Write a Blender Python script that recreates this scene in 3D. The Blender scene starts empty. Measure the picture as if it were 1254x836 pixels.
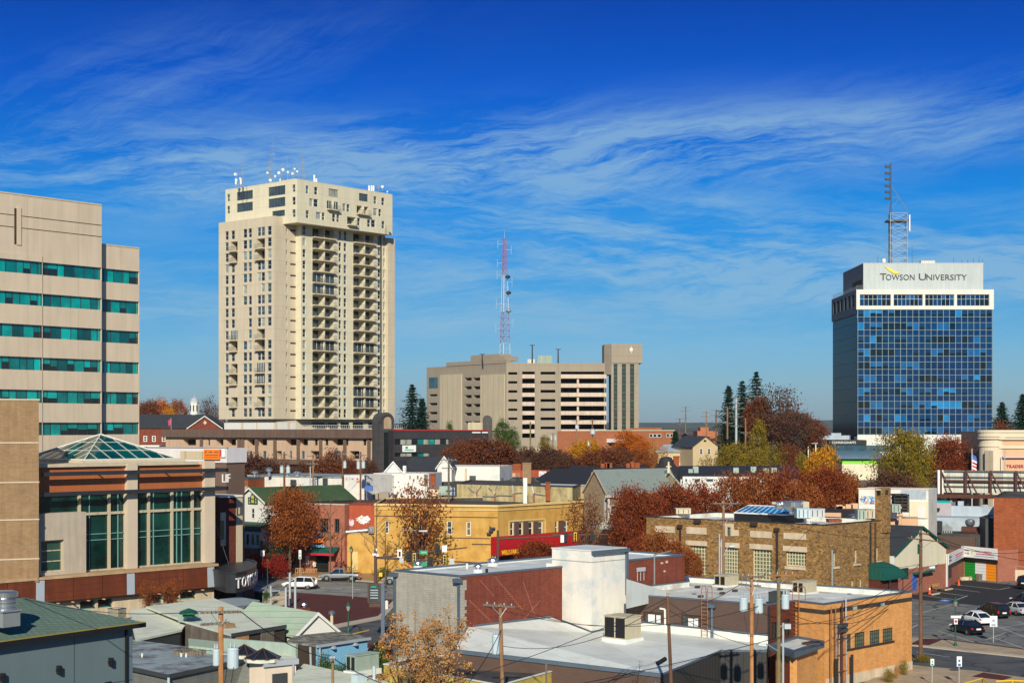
SKY_SAT=1.35
SKY_RAMP=[(0,(0.50,0.64,0.97)),(0.035,(0.44,0.64,0.96)),(0.12,(0.216,0.552,0.865)),(0.21,(0.041,0.525,0.902)),(0.32,(0.007,0.308,0.828)),(0.4,(0.0,0.212,0.644)),(0.75,(0.38,0.72,0.80))]
CLOUD=1.1;CLOUD_COL=(2.8,4.9,6.7);EXPO=0.05
import bpy,math,random
from mathutils import Vector,Matrix
rnd=random.Random(11)
F=1940.0;H=21.5;CX=627.0;HY=525.0
COL=bpy.context.scene.collection
def gp(px,py,z=0.0):
 Y=(H-z)*F/(py-HY);return((px-CX)/F*Y,Y)
def at(px,Y):return((px-CX)/F*Y,Y)
def zz(py,Y):return H-(py-HY)/F*Y
def gr(Y):
 s=min(max((Y-240)/170,0),1);return 14*s*s*(3-2*s)
def rad(a):return math.radians(a)
def V2(p):return Vector((p[0],p[1],0))
def Rd(a):a=rad(a);return(math.sin(a),math.cos(a))
def Ld(a):a=rad(a);return(-math.cos(a),math.sin(a))
def add2(p,d,t):return(p[0]+d[0]*t,p[1]+d[1]*t)
def onray(p,d,px):
 k=(px-CX)/F;return(k*p[1]-p[0])/(d[0]-k*d[1])
 # ------------------------------------------------------------ materials
MATS={}
def lin(c):
 return tuple(((x/255)/12.92 if x/255<=.04045 else((x/255+.055)/1.055)**2.4)for x in c)
def _mat(name):
 m=bpy.data.materials.new(name);m.use_nodes=True
 nt=m.node_tree;nt.nodes.clear()
 out=nt.nodes.new('ShaderNodeOutputMaterial');bs=nt.nodes.new('ShaderNodeBsdfPrincipled')
 nt.links.new(bs.outputs[0],out.inputs[0]);MATS[name]=m
 return m,nt,bs,out
def noise(nt,vec,scale,detail=4,rough=.6):
 n=nt.nodes.new('ShaderNodeTexNoise');n.inputs['Scale'].default_value=scale
 n.inputs['Detail'].default_value=detail;n.inputs['Roughness'].default_value=rough
 if vec is not None:nt.links.new(vec,n.inputs['Vector'])
 return n.outputs['Fac']
def mapping(nt,vec,sc):
 n=nt.nodes.new('ShaderNodeMapping');n.inputs['Scale'].default_value=sc
 nt.links.new(vec,n.inputs['Vector']);return n.outputs[0]
def ramp(nt,fac,stops):
 n=nt.nodes.new('ShaderNodeValToRGB');e=n.color_ramp.elements
 while len(e)>1:e.remove(e[-1])
 e[0].position=stops[0][0];e[0].color=(*stops[0][1],1)
 for p,c in stops[1:]:
  k=e.new(p);k.color=(*c,1)
 nt.links.new(fac,n.inputs[0]);return n.outputs[0]
def mixc(nt,fac,a,b,mode='MIX'):
 n=nt.nodes.new('ShaderNodeMix');n.data_type='RGBA';n.blend_type=mode
 for i,x in((0,fac),(6,a),(7,b)):
  if hasattr(x,'node'):nt.links.new(x,n.inputs[i])
  elif i==0:n.inputs[0].default_value=x
  else:n.inputs[i].default_value=(*x,1)
 return n.outputs[2]
def tc(nt,which):
 n=nt.nodes.new('ShaderNodeTexCoord');return n.outputs[which]
def bump(nt,h,bs,st=.3,dist=.02):
 n=nt.nodes.new('ShaderNodeBump');n.inputs['Strength'].default_value=st;n.inputs['Distance'].default_value=dist
 nt.links.new(h,n.inputs['Height']);nt.links.new(n.outputs[0],bs.inputs['Normal'])
def mul(c,k):return tuple(min(x*k,1)for x in c)
def plain(name,c,rough=.8,var=.12,sc=1.2,metal=0,streak=0,grime=None,bmp=.15,lines=None,spec=.4,crack=None):
 """painted / concrete / roofing surface: cloudy tone variation, optional vertical weather streaks and grime blotches, optional joint lines (u,v spacing)"""
 m,nt,bs,out=_mat(name)
 uv=tc(nt,'UV');ob=tc(nt,'Object')
 n1=noise(nt,ob,sc,6,.65)
 col=ramp(nt,n1,[(.3,mul(c,1-var)),(.7,mul(c,1+var))])
 if streak:
  s=noise(nt,mapping(nt,uv,(1.1,.09,1)),1.0,5,.62)
  k=ramp(nt,s,[(.34,mul((1,1,1),1-streak)),(.62,(1,1,1))])
  col=mixc(nt,1.0,col,k,'MULTIPLY')
 if grime:
  gcol,amt,gs=grime
  s=noise(nt,ob,gs,7,.7)
  k=ramp(nt,s,[(.47,(0,0,0)),(.62,(amt,)*3)])
  col=mixc(nt,k,col,gcol)
 if crack:
  cc,cs=crack;v=nt.nodes.new('ShaderNodeTexVoronoi');v.feature='DISTANCE_TO_EDGE';v.inputs['Scale'].default_value=cs
  w_=nt.nodes.new('ShaderNodeVectorMath');w_.operation='ADD';n_=nt.nodes.new('ShaderNodeTexNoise');n_.inputs['Scale'].default_value=cs*3;n_.inputs['Detail'].default_value=4;nt.links.new(ob,n_.inputs['Vector']);nt.links.new(ob,w_.inputs[0]);nt.links.new(n_.outputs['Color'],w_.inputs[1]);nt.links.new(w_.outputs[0],v.inputs['Vector'])
  col=mixc(nt,ramp(nt,v.outputs['Distance'],[(.006,(1,1,1)),(.022,(0,0,0))]),col,cc)
 if lines:
  lu,lv,lc,lw=lines
  b=nt.nodes.new('ShaderNodeTexBrick');b.offset=0;b.inputs['Scale'].default_value=1
  b.inputs['Brick Width'].default_value=lu;b.inputs['Row Height'].default_value=lv
  b.inputs['Mortar Size'].default_value=lw;b.inputs['Mortar Smooth'].default_value=.2
  nt.links.new(uv,b.inputs['Vector'])
  col=mixc(nt,b.outputs['Fac'],col,lc)
 nt.links.new(col,bs.inputs['Base Color'])
 bs.inputs['Roughness'].default_value=rough;bs.inputs['Metallic'].default_value=metal
 bs.inputs['Specular IOR Level'].default_value=spec
 if bmp:bump(nt,noise(nt,ob,9,5,.7),bs,bmp,.03)
 return m
def brick(name,c1,c2,mortar,w=.42,h=.14,ms=.018,var=.25,rough=.9,streak=0,off=.5):
 m,nt,bs,out=_mat(name)
 uv=tc(nt,'UV');ob=tc(nt,'Object')
 b=nt.nodes.new('ShaderNodeTexBrick');b.offset=off;b.inputs['Scale'].default_value=1
 b.inputs['Color1'].default_value=(*c1,1);b.inputs['Color2'].default_value=(*c2,1);b.inputs['Mortar'].default_value=(*mortar,1)
 b.inputs['Brick Width'].default_value=w;b.inputs['Row Height'].default_value=h
 b.inputs['Mortar Size'].default_value=ms;b.inputs['Bias'].default_value=-.1
 nt.links.new(uv,b.inputs['Vector'])
 s=noise(nt,ob,.5,8,.75)
 k=ramp(nt,s,[(.3,mul((1,1,1),1-var)),(.7,(1,1,1))])
 col=mixc(nt,1.0,b.outputs['Color'],k,'MULTIPLY')
 if streak:
  s=noise(nt,mapping(nt,uv,(2.2,.12,1)),1.0,5,.7)
  k=ramp(nt,s,[(.40,mul((1,1,1),1-streak)),(.6,(1,1,1))])
  col=mixc(nt,1.0,col,k,'MULTIPLY')
 nt.links.new(col,bs.inputs['Base Color']);bs.inputs['Roughness'].default_value=rough
 bs.inputs['Specular IOR Level'].default_value=.2
 bump(nt,b.outputs['Fac'],bs,-.4,.02)
 return m
def stone(name,cols,mortar,sc=2.4):
 m,nt,bs,out=_mat(name)
 uv=tc(nt,'UV')
 mp=mapping(nt,uv,(sc,sc*1.9,1))
 v=nt.nodes.new('ShaderNodeTexVoronoi');v.feature='F1';v.inputs['Scale'].default_value=1;nt.links.new(mp,v.inputs['Vector'])
 sp=nt.nodes.new('ShaderNodeSeparateColor');nt.links.new(v.outputs['Color'],sp.inputs[0])
 col=ramp(nt,sp.outputs[0],[(i/(len(cols)-1),c)for i,c in enumerate(cols)])
 e=nt.nodes.new('ShaderNodeTexVoronoi');e.feature='DISTANCE_TO_EDGE';e.inputs['Scale'].default_value=1;nt.links.new(mp,e.inputs['Vector'])
 k=ramp(nt,e.outputs['Distance'],[(.02,(1,1,1)),(.09,(0,0,0))])
 col=mixc(nt,k,col,mortar)
 nt.links.new(col,bs.inputs['Base Color']);bs.inputs['Roughness'].default_value=.9;bs.inputs['Specular IOR Level'].default_value=.2
 bump(nt,e.outputs['Distance'],bs,.6,.05)
 return m
def glass(name,c,rough=.06,metal=.0,spec=.9,var=.35,sc=.35):
 m,nt,bs,out=_mat(name)
 col=ramp(nt,noise(nt,tc(nt,'Object'),sc,3,.6),[(.35,mul(c,1-var)),(.65,mul(c,1+var))])
 nt.links.new(col,bs.inputs['Base Color']);bs.inputs['Roughness'].default_value=rough
 bs.inputs['Metallic'].default_value=metal;bs.inputs['Specular IOR Level'].default_value=spec
 bump(nt,noise(nt,tc(nt,'Object'),.8,2,.5),bs,.08,.05)
 return m
def leafm(name,cols,sc=.55,trans=.25,isl=.5):
 m,nt,bs,out=_mat(name)
 g_=nt.nodes.new('ShaderNodeNewGeometry')
 n1=noise(nt,tc(nt,'Object'),sc,4,.6)
 mx=nt.nodes.new('ShaderNodeMix');mx.data_type='FLOAT';mx.inputs[0].default_value=isl
 nt.links.new(n1,mx.inputs[2]);nt.links.new(g_.outputs['Random Per Island'],mx.inputs[3])
 n=len(cols)
 col=ramp(nt,mx.outputs[0],[(.22+.56*i/(n-1),c)for i,c in enumerate(cols)])
 nt.links.new(col,bs.inputs['Base Color']);bs.inputs['Roughness'].default_value=.75;bs.inputs['Specular IOR Level'].default_value=.1
 tr=nt.nodes.new('ShaderNodeBsdfTranslucent');nt.links.new(col,tr.inputs[0])
 mxs=nt.nodes.new('ShaderNodeMixShader');mxs.inputs[0].default_value=trans
 nt.links.new(bs.outputs[0],mxs.inputs[1]);nt.links.new(tr.outputs[0],mxs.inputs[2]);nt.links.new(mxs.outputs[0],out.inputs[0])
 return m
def graffiti(name,base,cols,sc,thr=.5,brickc=None):
 m,nt,bs,out=_mat(name)
 uv=tc(nt,'UV')
 w=nt.nodes.new('ShaderNodeTexNoise');w.inputs['Scale'].default_value=sc;w.inputs['Detail'].default_value=3;nt.links.new(uv,w.inputs['Vector'])
 v=nt.nodes.new('ShaderNodeTexVoronoi');v.inputs['Scale'].default_value=sc*1.3;nt.links.new(w.outputs['Color'],v.inputs['Vector']);v.inputs['Scale'].default_value=9
 sp=nt.nodes.new('ShaderNodeSeparateColor');nt.links.new(v.outputs['Color'],sp.inputs[0])
 r=ramp(nt,sp.outputs[0],[(i/len(cols),c)for i,c in enumerate(cols)])
 r.node.color_ramp.interpolation='CONSTANT'
 nt.links.new(r,bs.inputs['Base Color']);bs.inputs['Roughness'].default_value=.8
 return m
 # ------------------------------------------------------------ mesh builder
LOC={}
class MB:
 def __init__(s):s.v=[];s.f=[];s.m=[]
 def poly(s,pts,mi=0):
  b=len(s.v);s.v+=[tuple(p)for p in pts];s.f.append(list(range(b,b+len(pts))));s.m.append(mi)
 def box(s,x0,x1,y0,y1,z0,z1,mi=0):
  s.obox((0,0),(1,0),(0,1),(x0,x1),(y0,y1),(z0,z1),mi)
 def obox(s,o,u,v,U,Vv,Z,mi=0,skip=''):
  b=len(s.v)
  for z in Z:
   for(a,c)in((U[0],Vv[0]),(U[1],Vv[0]),(U[1],Vv[1]),(U[0],Vv[1])):
    s.v.append((o[0]+u[0]*a+v[0]*c,o[1]+u[1]*a+v[1]*c,z))
  fs=[(0,3,2,1),(4,5,6,7),(0,1,5,4),(1,2,6,5),(2,3,7,6),(3,0,4,7)]
  flip=(u[0]*v[1]-u[1]*v[0])*(U[1]-U[0])*(Vv[1]-Vv[0])<0
  for f in fs:
   f=[b+i for i in f]
   if flip:f.reverse()
   s.f.append(f);s.m.append(mi)
 def hex8(s,lo,hi,mi=0):
  b=len(s.v);s.v+=[tuple(p)for p in lo]+[tuple(p)for p in hi]
  for f in[(0,3,2,1),(4,5,6,7),(0,1,5,4),(1,2,6,5),(2,3,7,6),(3,0,4,7)]:
   s.f.append([b+i for i in f]);s.m.append(mi)
 def prism(s,poly,z0,z1,mi=0,top=True,bottom=False,mtop=None):
  n=len(poly);zt=z1 if isinstance(z1,(list,tuple))else[z1]*n
  b=len(s.v)
  for p in poly:s.v.append((p[0],p[1],z0))
  for p,z in zip(poly,zt):s.v.append((p[0],p[1],z))
  ar=sum(poly[i][0]*poly[(i+1)%n][1]-poly[(i+1)%n][0]*poly[i][1]for i in range(n))
  for i in range(n):
   j=(i+1)%n;f=[b+i,b+j,b+n+j,b+n+i]
   if ar<0:f.reverse()
   s.f.append(f);s.m.append(mi)
  if top:
   f=[b+n+i for i in range(n)]
   if ar<0:f.reverse()
   s.f.append(f);s.m.append(mi if mtop is None else mtop)
  if bottom:s.f.append([b+i for i in range(n)]);s.m.append(mi)
 def tube(s,p0,p1,r0,r1=None,n=6,mi=0,cap=True):
  r1=r0 if r1 is None else r1
  p0=Vector(p0);p1=Vector(p1);d=(p1-p0)
  if d.length<1e-6:return
  d.normalize();a=d.orthogonal().normalized();c=d.cross(a);b=len(s.v)
  for p,r in((p0,r0),(p1,r1)):
   for i in range(n):
    t=2*math.pi*i/n;q=p+a*(r*math.cos(t))+c*(r*math.sin(t));s.v.append(tuple(q))
  for i in range(n):
   j=(i+1)%n;s.f.append([b+i,b+j,b+n+j,b+n+i]);s.m.append(mi)
  if cap:
   s.f.append([b+i for i in range(n)][::-1]);s.m.append(mi);s.f.append([b+n+i for i in range(n)]);s.m.append(mi)
 def path(s,pts,r,n=5,mi=0):
  for a,b in zip(pts[:-1],pts[1:]):s.tube(a,b,r,r,n,mi,True)
 def lathe(s,c,prof,n=16,mi=0):
  b=len(s.v);k=len(prof)
  for(r,z)in prof:
   for i in range(n):
    t=2*math.pi*i/n;s.v.append((c[0]+r*math.cos(t),c[1]+r*math.sin(t),c[2]+z))
  for q in range(k-1):
   for i in range(n):
    j=(i+1)%n;s.f.append([b+q*n+i,b+q*n+j,b+(q+1)*n+j,b+(q+1)*n+i]);s.m.append(mi)
  s.f.append([b+(k-1)*n+i for i in range(n)]);s.m.append(mi)
  s.f.append([b+i for i in range(n)][::-1]);s.m.append(mi)
 def text(s,txt,o,u,size,depth=.06,width=None,mi=0,up=(0,0,1),center=True,bold=.0):
  cu=bpy.data.curves.new('t','FONT');cu.body=txt;cu.size=1;cu.extrude=.5;cu.resolution_u=3;cu.offset=bold
  ob=bpy.data.objects.new('t',cu);COL.objects.link(ob)
  dg=bpy.context.evaluated_depsgraph_get();me=bpy.data.meshes.new_from_object(ob.evaluated_get(dg))
  xs=[v.co.x for v in me.vertices];ys=[v.co.y for v in me.vertices]
  x0,x1=min(xs),max(xs);y0,y1=min(ys),max(ys)
  sy=size/(y1-y0);sx=sy if width is None else width/(x1-x0)
  u=Vector((u[0],u[1],0)).normalized()if len(u)==2 else Vector(u).normalized();w=Vector(up);nrm=u.cross(w)
  b=len(s.v);off=-(x1-x0)/2*sx if center else 0
  for v in me.vertices:
   p=Vector(o)+u*((v.co.x-x0)*sx+off)+w*((v.co.y-y0)*sy)+nrm*(v.co.z*depth)
   s.v.append(tuple(p))
  for p in me.polygons:s.f.append([b+i for i in p.vertices]);s.m.append(mi)
  bpy.data.objects.remove(ob);bpy.data.curves.remove(cu);bpy.data.meshes.remove(me)
 def mesh(s,name,mats,off=Vector((0,0,0)),smooth=False,uv=True):
  me=bpy.data.meshes.new(name)
  me.from_pydata([(v[0]-off.x,v[1]-off.y,v[2]-off.z)for v in s.v],[],s.f)
  for m in mats:me.materials.append(MATS[m]if isinstance(m,str)else m)
  me.polygons.foreach_set('material_index',s.m)
  if smooth:me.polygons.foreach_set('use_smooth',[True]*len(me.polygons))
  if uv:
   ul=me.uv_layers.new(name='UVMap');d=[0.0]*(2*len(me.loops))
   for p in me.polygons:
    n=p.normal
    if abs(n.z)>.72:a=None
    else:
     l=math.hypot(n.x,n.y)or 1;a=(-n.y/l,n.x/l)
    for li in p.loop_indices:
     v=s.v[me.loops[li].vertex_index]
     if a is None:d[2*li]=v[0]*.7071+v[1]*.7071;d[2*li+1]=-v[0]*.7071+v[1]*.7071
     else:d[2*li]=v[0]*a[0]+v[1]*a[1];d[2*li+1]=v[2]/max(.3,math.sqrt(max(1e-6,1-n.z*n.z)))
   ul.data.foreach_set('uv',d)
  me.update();return me
 def build(s,name,mats,parent=None,smooth=False,uv=True,label=None):
  if isinstance(mats,str):mats=[mats]
  off=Vector((0,0,0))
  if parent is not None:
   t=parent
   while t.parent:t=t.parent
   off=LOC.get(t.name,Vector((0,0,0)))
  o=bpy.data.objects.new(name,s.mesh(name,mats,off,smooth,uv));COL.objects.link(o)
  if parent is not None:o.parent=parent
  if label:o['label']=label
  return o
def tag(o,label=None,cat=None,group=None,kind=None):
 if label:o['label']=label
 if cat:o['category']=cat
 if group:o['group']=group
 if kind:o['kind']=kind
 return o
def thing(name,label,cat,loc=(0,0,0),group=None):
 o=bpy.data.objects.new(name,None);COL.objects.link(o);o.empty_display_size=.5
 o.location=loc;LOC[o.name]=Vector(loc);tag(o,label,cat,group);return o
def single(name,mb,mats,label,cat,group=None,smooth=False):
 """a thing that is one mesh: origin at its base"""
 xs=[v[0]for v in mb.v];ys=[v[1]for v in mb.v];zs=[v[2]for v in mb.v]
 off=Vector((sum(xs)/len(xs),sum(ys)/len(ys),min(zs)))
 if isinstance(mats,str):mats=[mats]
 o=bpy.data.objects.new(name,mb.mesh(name,mats,off,smooth));o.location=off;COL.objects.link(o)
 return tag(o,label,cat,group)
def struct(name,mb,mats,label=None):
 o=mb.build(name,mats);o['kind']='structure'
 if label:o['label']=label
 return o
def copy_tree(o,parent=None):
 c=o.copy();COL.objects.link(c);c.parent=parent
 for ch in list(o.children):copy_tree(ch,c)
 return c
 # ------------------------------------------------------------ walls
class Wall:
 def __init__(s,a,b,inn=None):
  s.a=a;d=(b[0]-a[0],b[1]-a[1]);s.len=math.hypot(*d);s.u=(d[0]/s.len,d[1]/s.len)
  n=(-s.u[1],s.u[0])
  if inn is None:
   m=((a[0]+b[0])/2,(a[1]+b[1])/2)
   if n[0]*m[0]+n[1]*m[1]<0:n=(-n[0],-n[1])
  else:
   n=inn
  s.n=n
 def t(s,px):return onray(s.a,s.u,px)
 def y(s,t):return s.a[1]+s.u[1]*t
 def z(s,px,py):return zz(py,s.y(s.t(px)))
 def p(s,t,z,d=0):return(s.a[0]+s.u[0]*t+s.n[0]*d,s.a[1]+s.u[1]*t+s.n[1]*d,z)
 def rect(s,px0,py0,px1,py1):
  pc=(px0+px1)/2;return(s.t(px0),s.t(px1),s.z(pc,py1),s.z(pc,py0))
 def box(s,mb,t0,t1,d0,d1,z0,z1,mi=0):mb.obox(s.a,s.u,s.n,(min(t0,t1),max(t0,t1)),(d0,d1),(z0,z1),mi)
 def pxbox(s,mb,px0,py0,px1,py1,d0,d1,mi=0):
  r=s.rect(px0,py0,px1,py1);s.box(mb,r[0],r[1],d0,d1,r[2],r[3],mi)
def facade(mb,w,t0,t1,z0,z1,rects,mi=0,mir=None):
 ts=sorted({t0,t1}|{t for r in rects for t in(r[0],r[1])if t0<t<t1})
 zs=sorted({z0,z1}|{z for r in rects for z in(r[2],r[3])if z0<z<z1})
 for i in range(len(ts)-1):
  tm=(ts[i]+ts[i+1])/2;rr=[r for r in rects if r[0]<tm<r[1]]
  j=0
  while j<len(zs)-1:
   zm=(zs[j]+zs[j+1])/2
   if any(r[2]<zm<r[3]for r in rr):j+=1;continue
   k=j+1
   while k<len(zs)-1 and not any(r[2]<(zs[k]+zs[k+1])/2<r[3]for r in rr):k+=1
   mb.poly([w.p(ts[i],zs[j]),w.p(ts[i+1],zs[j]),w.p(ts[i+1],zs[k]),w.p(ts[i],zs[k])],mi);j=k
 for r in rects:
  d=r[4];a,b,c,e=r[:4];m=mi if mir is None else mir
  mb.poly([w.p(a,c),w.p(b,c),w.p(b,c,d),w.p(a,c,d)],m);mb.poly([w.p(a,e),w.p(b,e),w.p(b,e,d),w.p(a,e,d)],m)
  mb.poly([w.p(a,c),w.p(a,e),w.p(a,e,d),w.p(a,c,d)],m);mb.poly([w.p(b,c),w.p(b,e),w.p(b,e,d),w.p(b,c,d)],m)
def window(root,w,r,d,frame='white_trim',pane='win_dark',nx=1,ny=1,fw=.08,sub=True,name='window',kind=None,label=None):
 """w wall, r=(t0,t1,z0,z1), d depth of the pane behind the wall plane (negative = proud)"""
 a,b,c,e=r[:4]
 if a>b:a,b=b,a
 mp=MB();mp.poly([w.p(a,c,d),w.p(b,c,d),w.p(b,e,d),w.p(a,e,d)])
 mf=MB()if sub else mp;mi=0 if sub else 1;d1=d-.01;d0=d-.07
 w.box(mf,a,a+fw,d0,d1,c,e,mi);w.box(mf,b-fw,b,d0,d1,c,e,mi)
 w.box(mf,a+fw,b-fw,d0,d1,c,c+fw,mi);w.box(mf,a+fw,b-fw,d0,d1,e-fw,e,mi)
 for i in range(1,nx):
  t=a+(b-a)*i/nx;w.box(mf,t-fw*.35,t+fw*.35,d0+.012,d1,c+fw,e-fw,mi)
 for i in range(1,ny):
  z=c+(e-c)*i/ny;w.box(mf,a+fw,b-fw,d0+.02,d1,z-fw*.35,z+fw*.35,mi)
 if sub:
  f=mf.build(name,[frame],root,label=label);mp.build('pane',[pane],f);return f
 return mp.build(name,[pane,frame],root,label=label)
def inset(poly,d):
 n=len(poly);ar=sum(poly[i][0]*poly[(i+1)%n][1]-poly[(i+1)%n][0]*poly[i][1]for i in range(n));sg=1 if ar>0 else-1
 out=[]
 for i in range(n):
  p=V2(poly[i]);a=V2(poly[i-1]);b=V2(poly[(i+1)%n])
  e1=(p-a).normalized();e2=(b-p).normalized()
  n1=Vector((-e1.y,e1.x,0))*sg;n2=Vector((-e2.y,e2.x,0))*sg
  k=1+n1.dot(n2);o=(n1+n2)/max(k,.35);q=p+o*d;out.append((q.x,q.y))
 return out
class Bld:
 def __init__(s,name,label,cat,poly,z1,z0,wm,rm,par=.4,cop='coping_grey',copw=.3,edges=None,group=None,wl=None,coph=.1):
  c=(sum(p[0]for p in poly)/len(poly),sum(p[1]for p in poly)/len(poly))
  s.root=thing(name,label,cat,(c[0],c[1],z0),group);s.poly=poly;s.z1=z1;s.z0=z0
  s.wm=wm if isinstance(wm,list)else[wm];s.rm=rm;s.par=par;s.cop=cop;s.copw=copw;s.em=edges or{};s.coph=coph
  n=len(poly);ar=sum(poly[i][0]*poly[(i+1)%n][1]-poly[(i+1)%n][0]*poly[i][1]for i in range(n));sg=1 if ar>0 else-1
  s.w=[]
  for i in range(n):
   a,b=poly[i],poly[(i+1)%n];l=math.hypot(b[0]-a[0],b[1]-a[1])
   s.w.append(Wall(a,b,(-(b[1]-a[1])/l*sg,(b[0]-a[0])/l*sg)))
  s.rects={};s.wins=[];s.wl=wl
 def hole(s,e,r,d=.2):
  r=(min(r[0],r[1]),max(r[0],r[1]),min(r[2],r[3]),max(r[2],r[3]),d);s.rects.setdefault(e,[]).append(r);return r
 def win(s,e,px0,py0,px1,py1,d=.2,**k):
  r=s.hole(e,s.w[e].rect(px0,py0,px1,py1),d);s.wins.append((e,r,d,k));return r
 def winm(s,e,r,d=.2,**k):r=s.hole(e,r,d);s.wins.append((e,r,d,k));return r
 def dark(s,e,r,d=.2,m='void_dark',name='opening'):
  r=s.hole(e,r,d);mb=MB();w=s.w[e];mb.poly([w.p(r[0],r[2],d),w.p(r[1],r[2],d),w.p(r[1],r[3],d),w.p(r[0],r[3],d)]);return mb
 def fin(s):
  by={}
  for i,w in enumerate(s.w):by.setdefault(s.em.get(i,s.wm[0]),[]).append(i)
  for m,idx in by.items():
   mb=MB()
   for i in idx:facade(mb,s.w[i],0,s.w[i].len,s.z0-1.5,s.z1,s.rects.get(i,[]))
   mb.build('wall',[m],s.root)
  rb=MB();pin=inset(s.poly,s.copw-.02)if s.par else s.poly
  rb.poly([(p[0],p[1],s.z1-s.par)for p in(pin if Wall is not None else pin)])
  if s.par:
   q=inset(s.poly,s.copw);n=len(q);zr=s.z1-s.par
   for i in range(n):a,b=q[i],q[(i+1)%n];rb.poly([(*b,zr),(*a,zr),(*a,s.z1),(*b,s.z1)])
  s.roof=rb.build('roof',[s.rm],s.root)
  if s.cop:
   cb=MB();po=inset(s.poly,-.06);pi=inset(s.poly,s.copw+.03);n=len(po);a0=s.z1+.003;a1=s.z1+s.coph
   for i in range(n):
    j=(i+1)%n
    cb.hex8([(*po[i],a0),(*po[j],a0),(*pi[j],a0),(*pi[i],a0)],[(*po[i],a1),(*po[j],a1),(*pi[j],a1),(*pi[i],a1)])
   cb.build('coping',[s.cop],s.root)
  s.wins.sort(key=lambda q:-(q[1][1]-q[1][0])*(q[1][3]-q[1][2]))
  for e,r,d,k in s.wins[:95]:window(s.root,s.w[e],r,d,**k)
  if len(s.wins)>95:
   mb=MB();mats=[]
   for e,r,d,k in s.wins[95:]:
    w=s.w[e];pm=k.get('pane','win_dark')
    if pm not in mats:mats.append(pm)
    mb.poly([w.p(r[0],r[2],d),w.p(r[1],r[2],d),w.p(r[1],r[3],d),w.p(r[0],r[3],d)],mats.index(pm))
   fm='white_trim' if not s.wins[95][3].get('frame')else s.wins[95][3]['frame']
   mats.append(fm);mi=len(mats)-1
   for e,r,d,k in s.wins[95:]:
    w=s.w[e];zc=r[2]+(r[3]-r[2])*.5;w.box(mb,r[0],r[1],d-.06,d-.01,zc-.03,zc+.03,mi)
   o=mb.build('window',mats,s.root);o['kind']='stuff';o['label']='the remaining small windows of the tower'
  return s.root
def gable(root,p0,p1,D,z0,ze,zr,wm,rm,trim='white_trim',over=.35,th=.14,hip=0,rl=None):
 """p0,p1: eave feet of the near gable wall; D: depth vector; ridge runs along D"""
 p0=V2(p0);p1=V2(p1);D=Vector((D[0],D[1],0));m=(p0+p1)/2
 def q(p,z):return(p.x,p.y,z)
 mb=MB()
 for k in(0,1):
  o=D*k;mb.poly([q(p0+o,z0),q(p1+o,z0),q(p1+o,ze),q(m+o,zr),q(p0+o,ze)])
 for p in(p0,p1):mb.poly([q(p,z0),q(p+D,z0),q(p+D,ze),q(p,ze)])
 wall=mb.build('wall',[wm],root)
 rb=MB();dn=D.normalized()*over;tb=MB()
 for p in(p0,p1):
  e=(p-m);sl=(ze-zr)/e.length;e2=m+e*(1+over/e.length);z2=ze+sl*over
  A=m-dn;B=m+D+dn;C=e2+D+dn;E=e2-dn
  lo=[(A.x,A.y,zr+.01),(B.x,B.y,zr+.01),(C.x,C.y,z2+.01),(E.x,E.y,z2+.01)]
  rb.hex8(lo,[(x,y,z+th)for x,y,z in lo])
  A2=A-dn.normalized()*.05;E2=E-dn.normalized()*.05
  lo=[(A2.x,A2.y,zr-.12),(A.x-0,A.y,zr-.12),(E.x,E.y,z2-.12),(E2.x,E2.y,z2-.12)]
  tb.hex8([(x,y,z)for x,y,z in lo],[(x,y,z+th+.16)for x,y,z in lo])
 rb.build('roof',[rm],root)
 if trim:tb.build('trim',[trim],root)
 return wall
 # ------------------------------------------------------------ materials used in the scene
plain('white_trim',(.72,.71,.67),.6,.05,streak=.1)
plain('dark_trim',(.035,.04,.045),.5,.1)
plain('coping_grey',(.11,.15,.20),.45,.1,metal=.3)
plain('coping_dark',(.045,.03,.025),.6,.15)
plain('coping_white',(.75,.74,.70),.6,.06,streak=.1)
plain('coping_stone',(.55,.47,.34),.8,.1)
for n_,c_ in(('win_dark',(.012,.016,.018)),('win_mid',(.05,.07,.075)),('win_blue',(.03,.09,.13)),('win_light',(.32,.33,.28)),('win_warm',(.25,.19,.10)),('win_green',(.02,.06,.045))):
 glass(n_,c_,.08)
glass('teal_a',(.0,.27,.25),.07,.0,1.0,.25,.5);glass('teal_b',(.0,.15,.15),.07,.0,1.0,.3,.5);glass('teal_c',(.0,.38,.36),.12,.0,1.0,.2,.5)
glass('teal_d',(.0,.07,.075),.07,.0,1.0,.3,.5)
glass('atrium_glass',(.004,.035,.028),.05,.0,.6,.7,.22);glass('pyramid_glass',(.0,.055,.04),.06,.0,.7,.5,.3)
glass('uni_a',(.003,.040,.125),.05,.1,.35,.15,.2);glass('uni_b',(.006,.10,.28),.06,.1,.4,.2,.2);glass('uni_c',(.002,.010,.022),.05,.0,.35,.3,.3)
glass('uni_d',(.012,.19,.46),.08,.1,.4,.2,.2);glass('uni_e',(.002,.028,.10),.06,.1,.3,.2,.3);glass('uni_side',(.0,.030,.045),.08,.0,.02,.5,.05)
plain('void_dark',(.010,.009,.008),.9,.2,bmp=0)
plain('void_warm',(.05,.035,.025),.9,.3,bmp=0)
plain('office_concrete',(.62,.51,.385),.85,.05,.2,streak=.12,lines=(7.5,200,(.36,.28,.2),.02))
plain('block_grey',(.50,.42,.33),.85,.08,.5,streak=.2)
plain('condo_cream',(.69,.625,.46),.85,.05,.15,streak=.1,lines=(400,2.98,(.55,.48,.33),.05))
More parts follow.
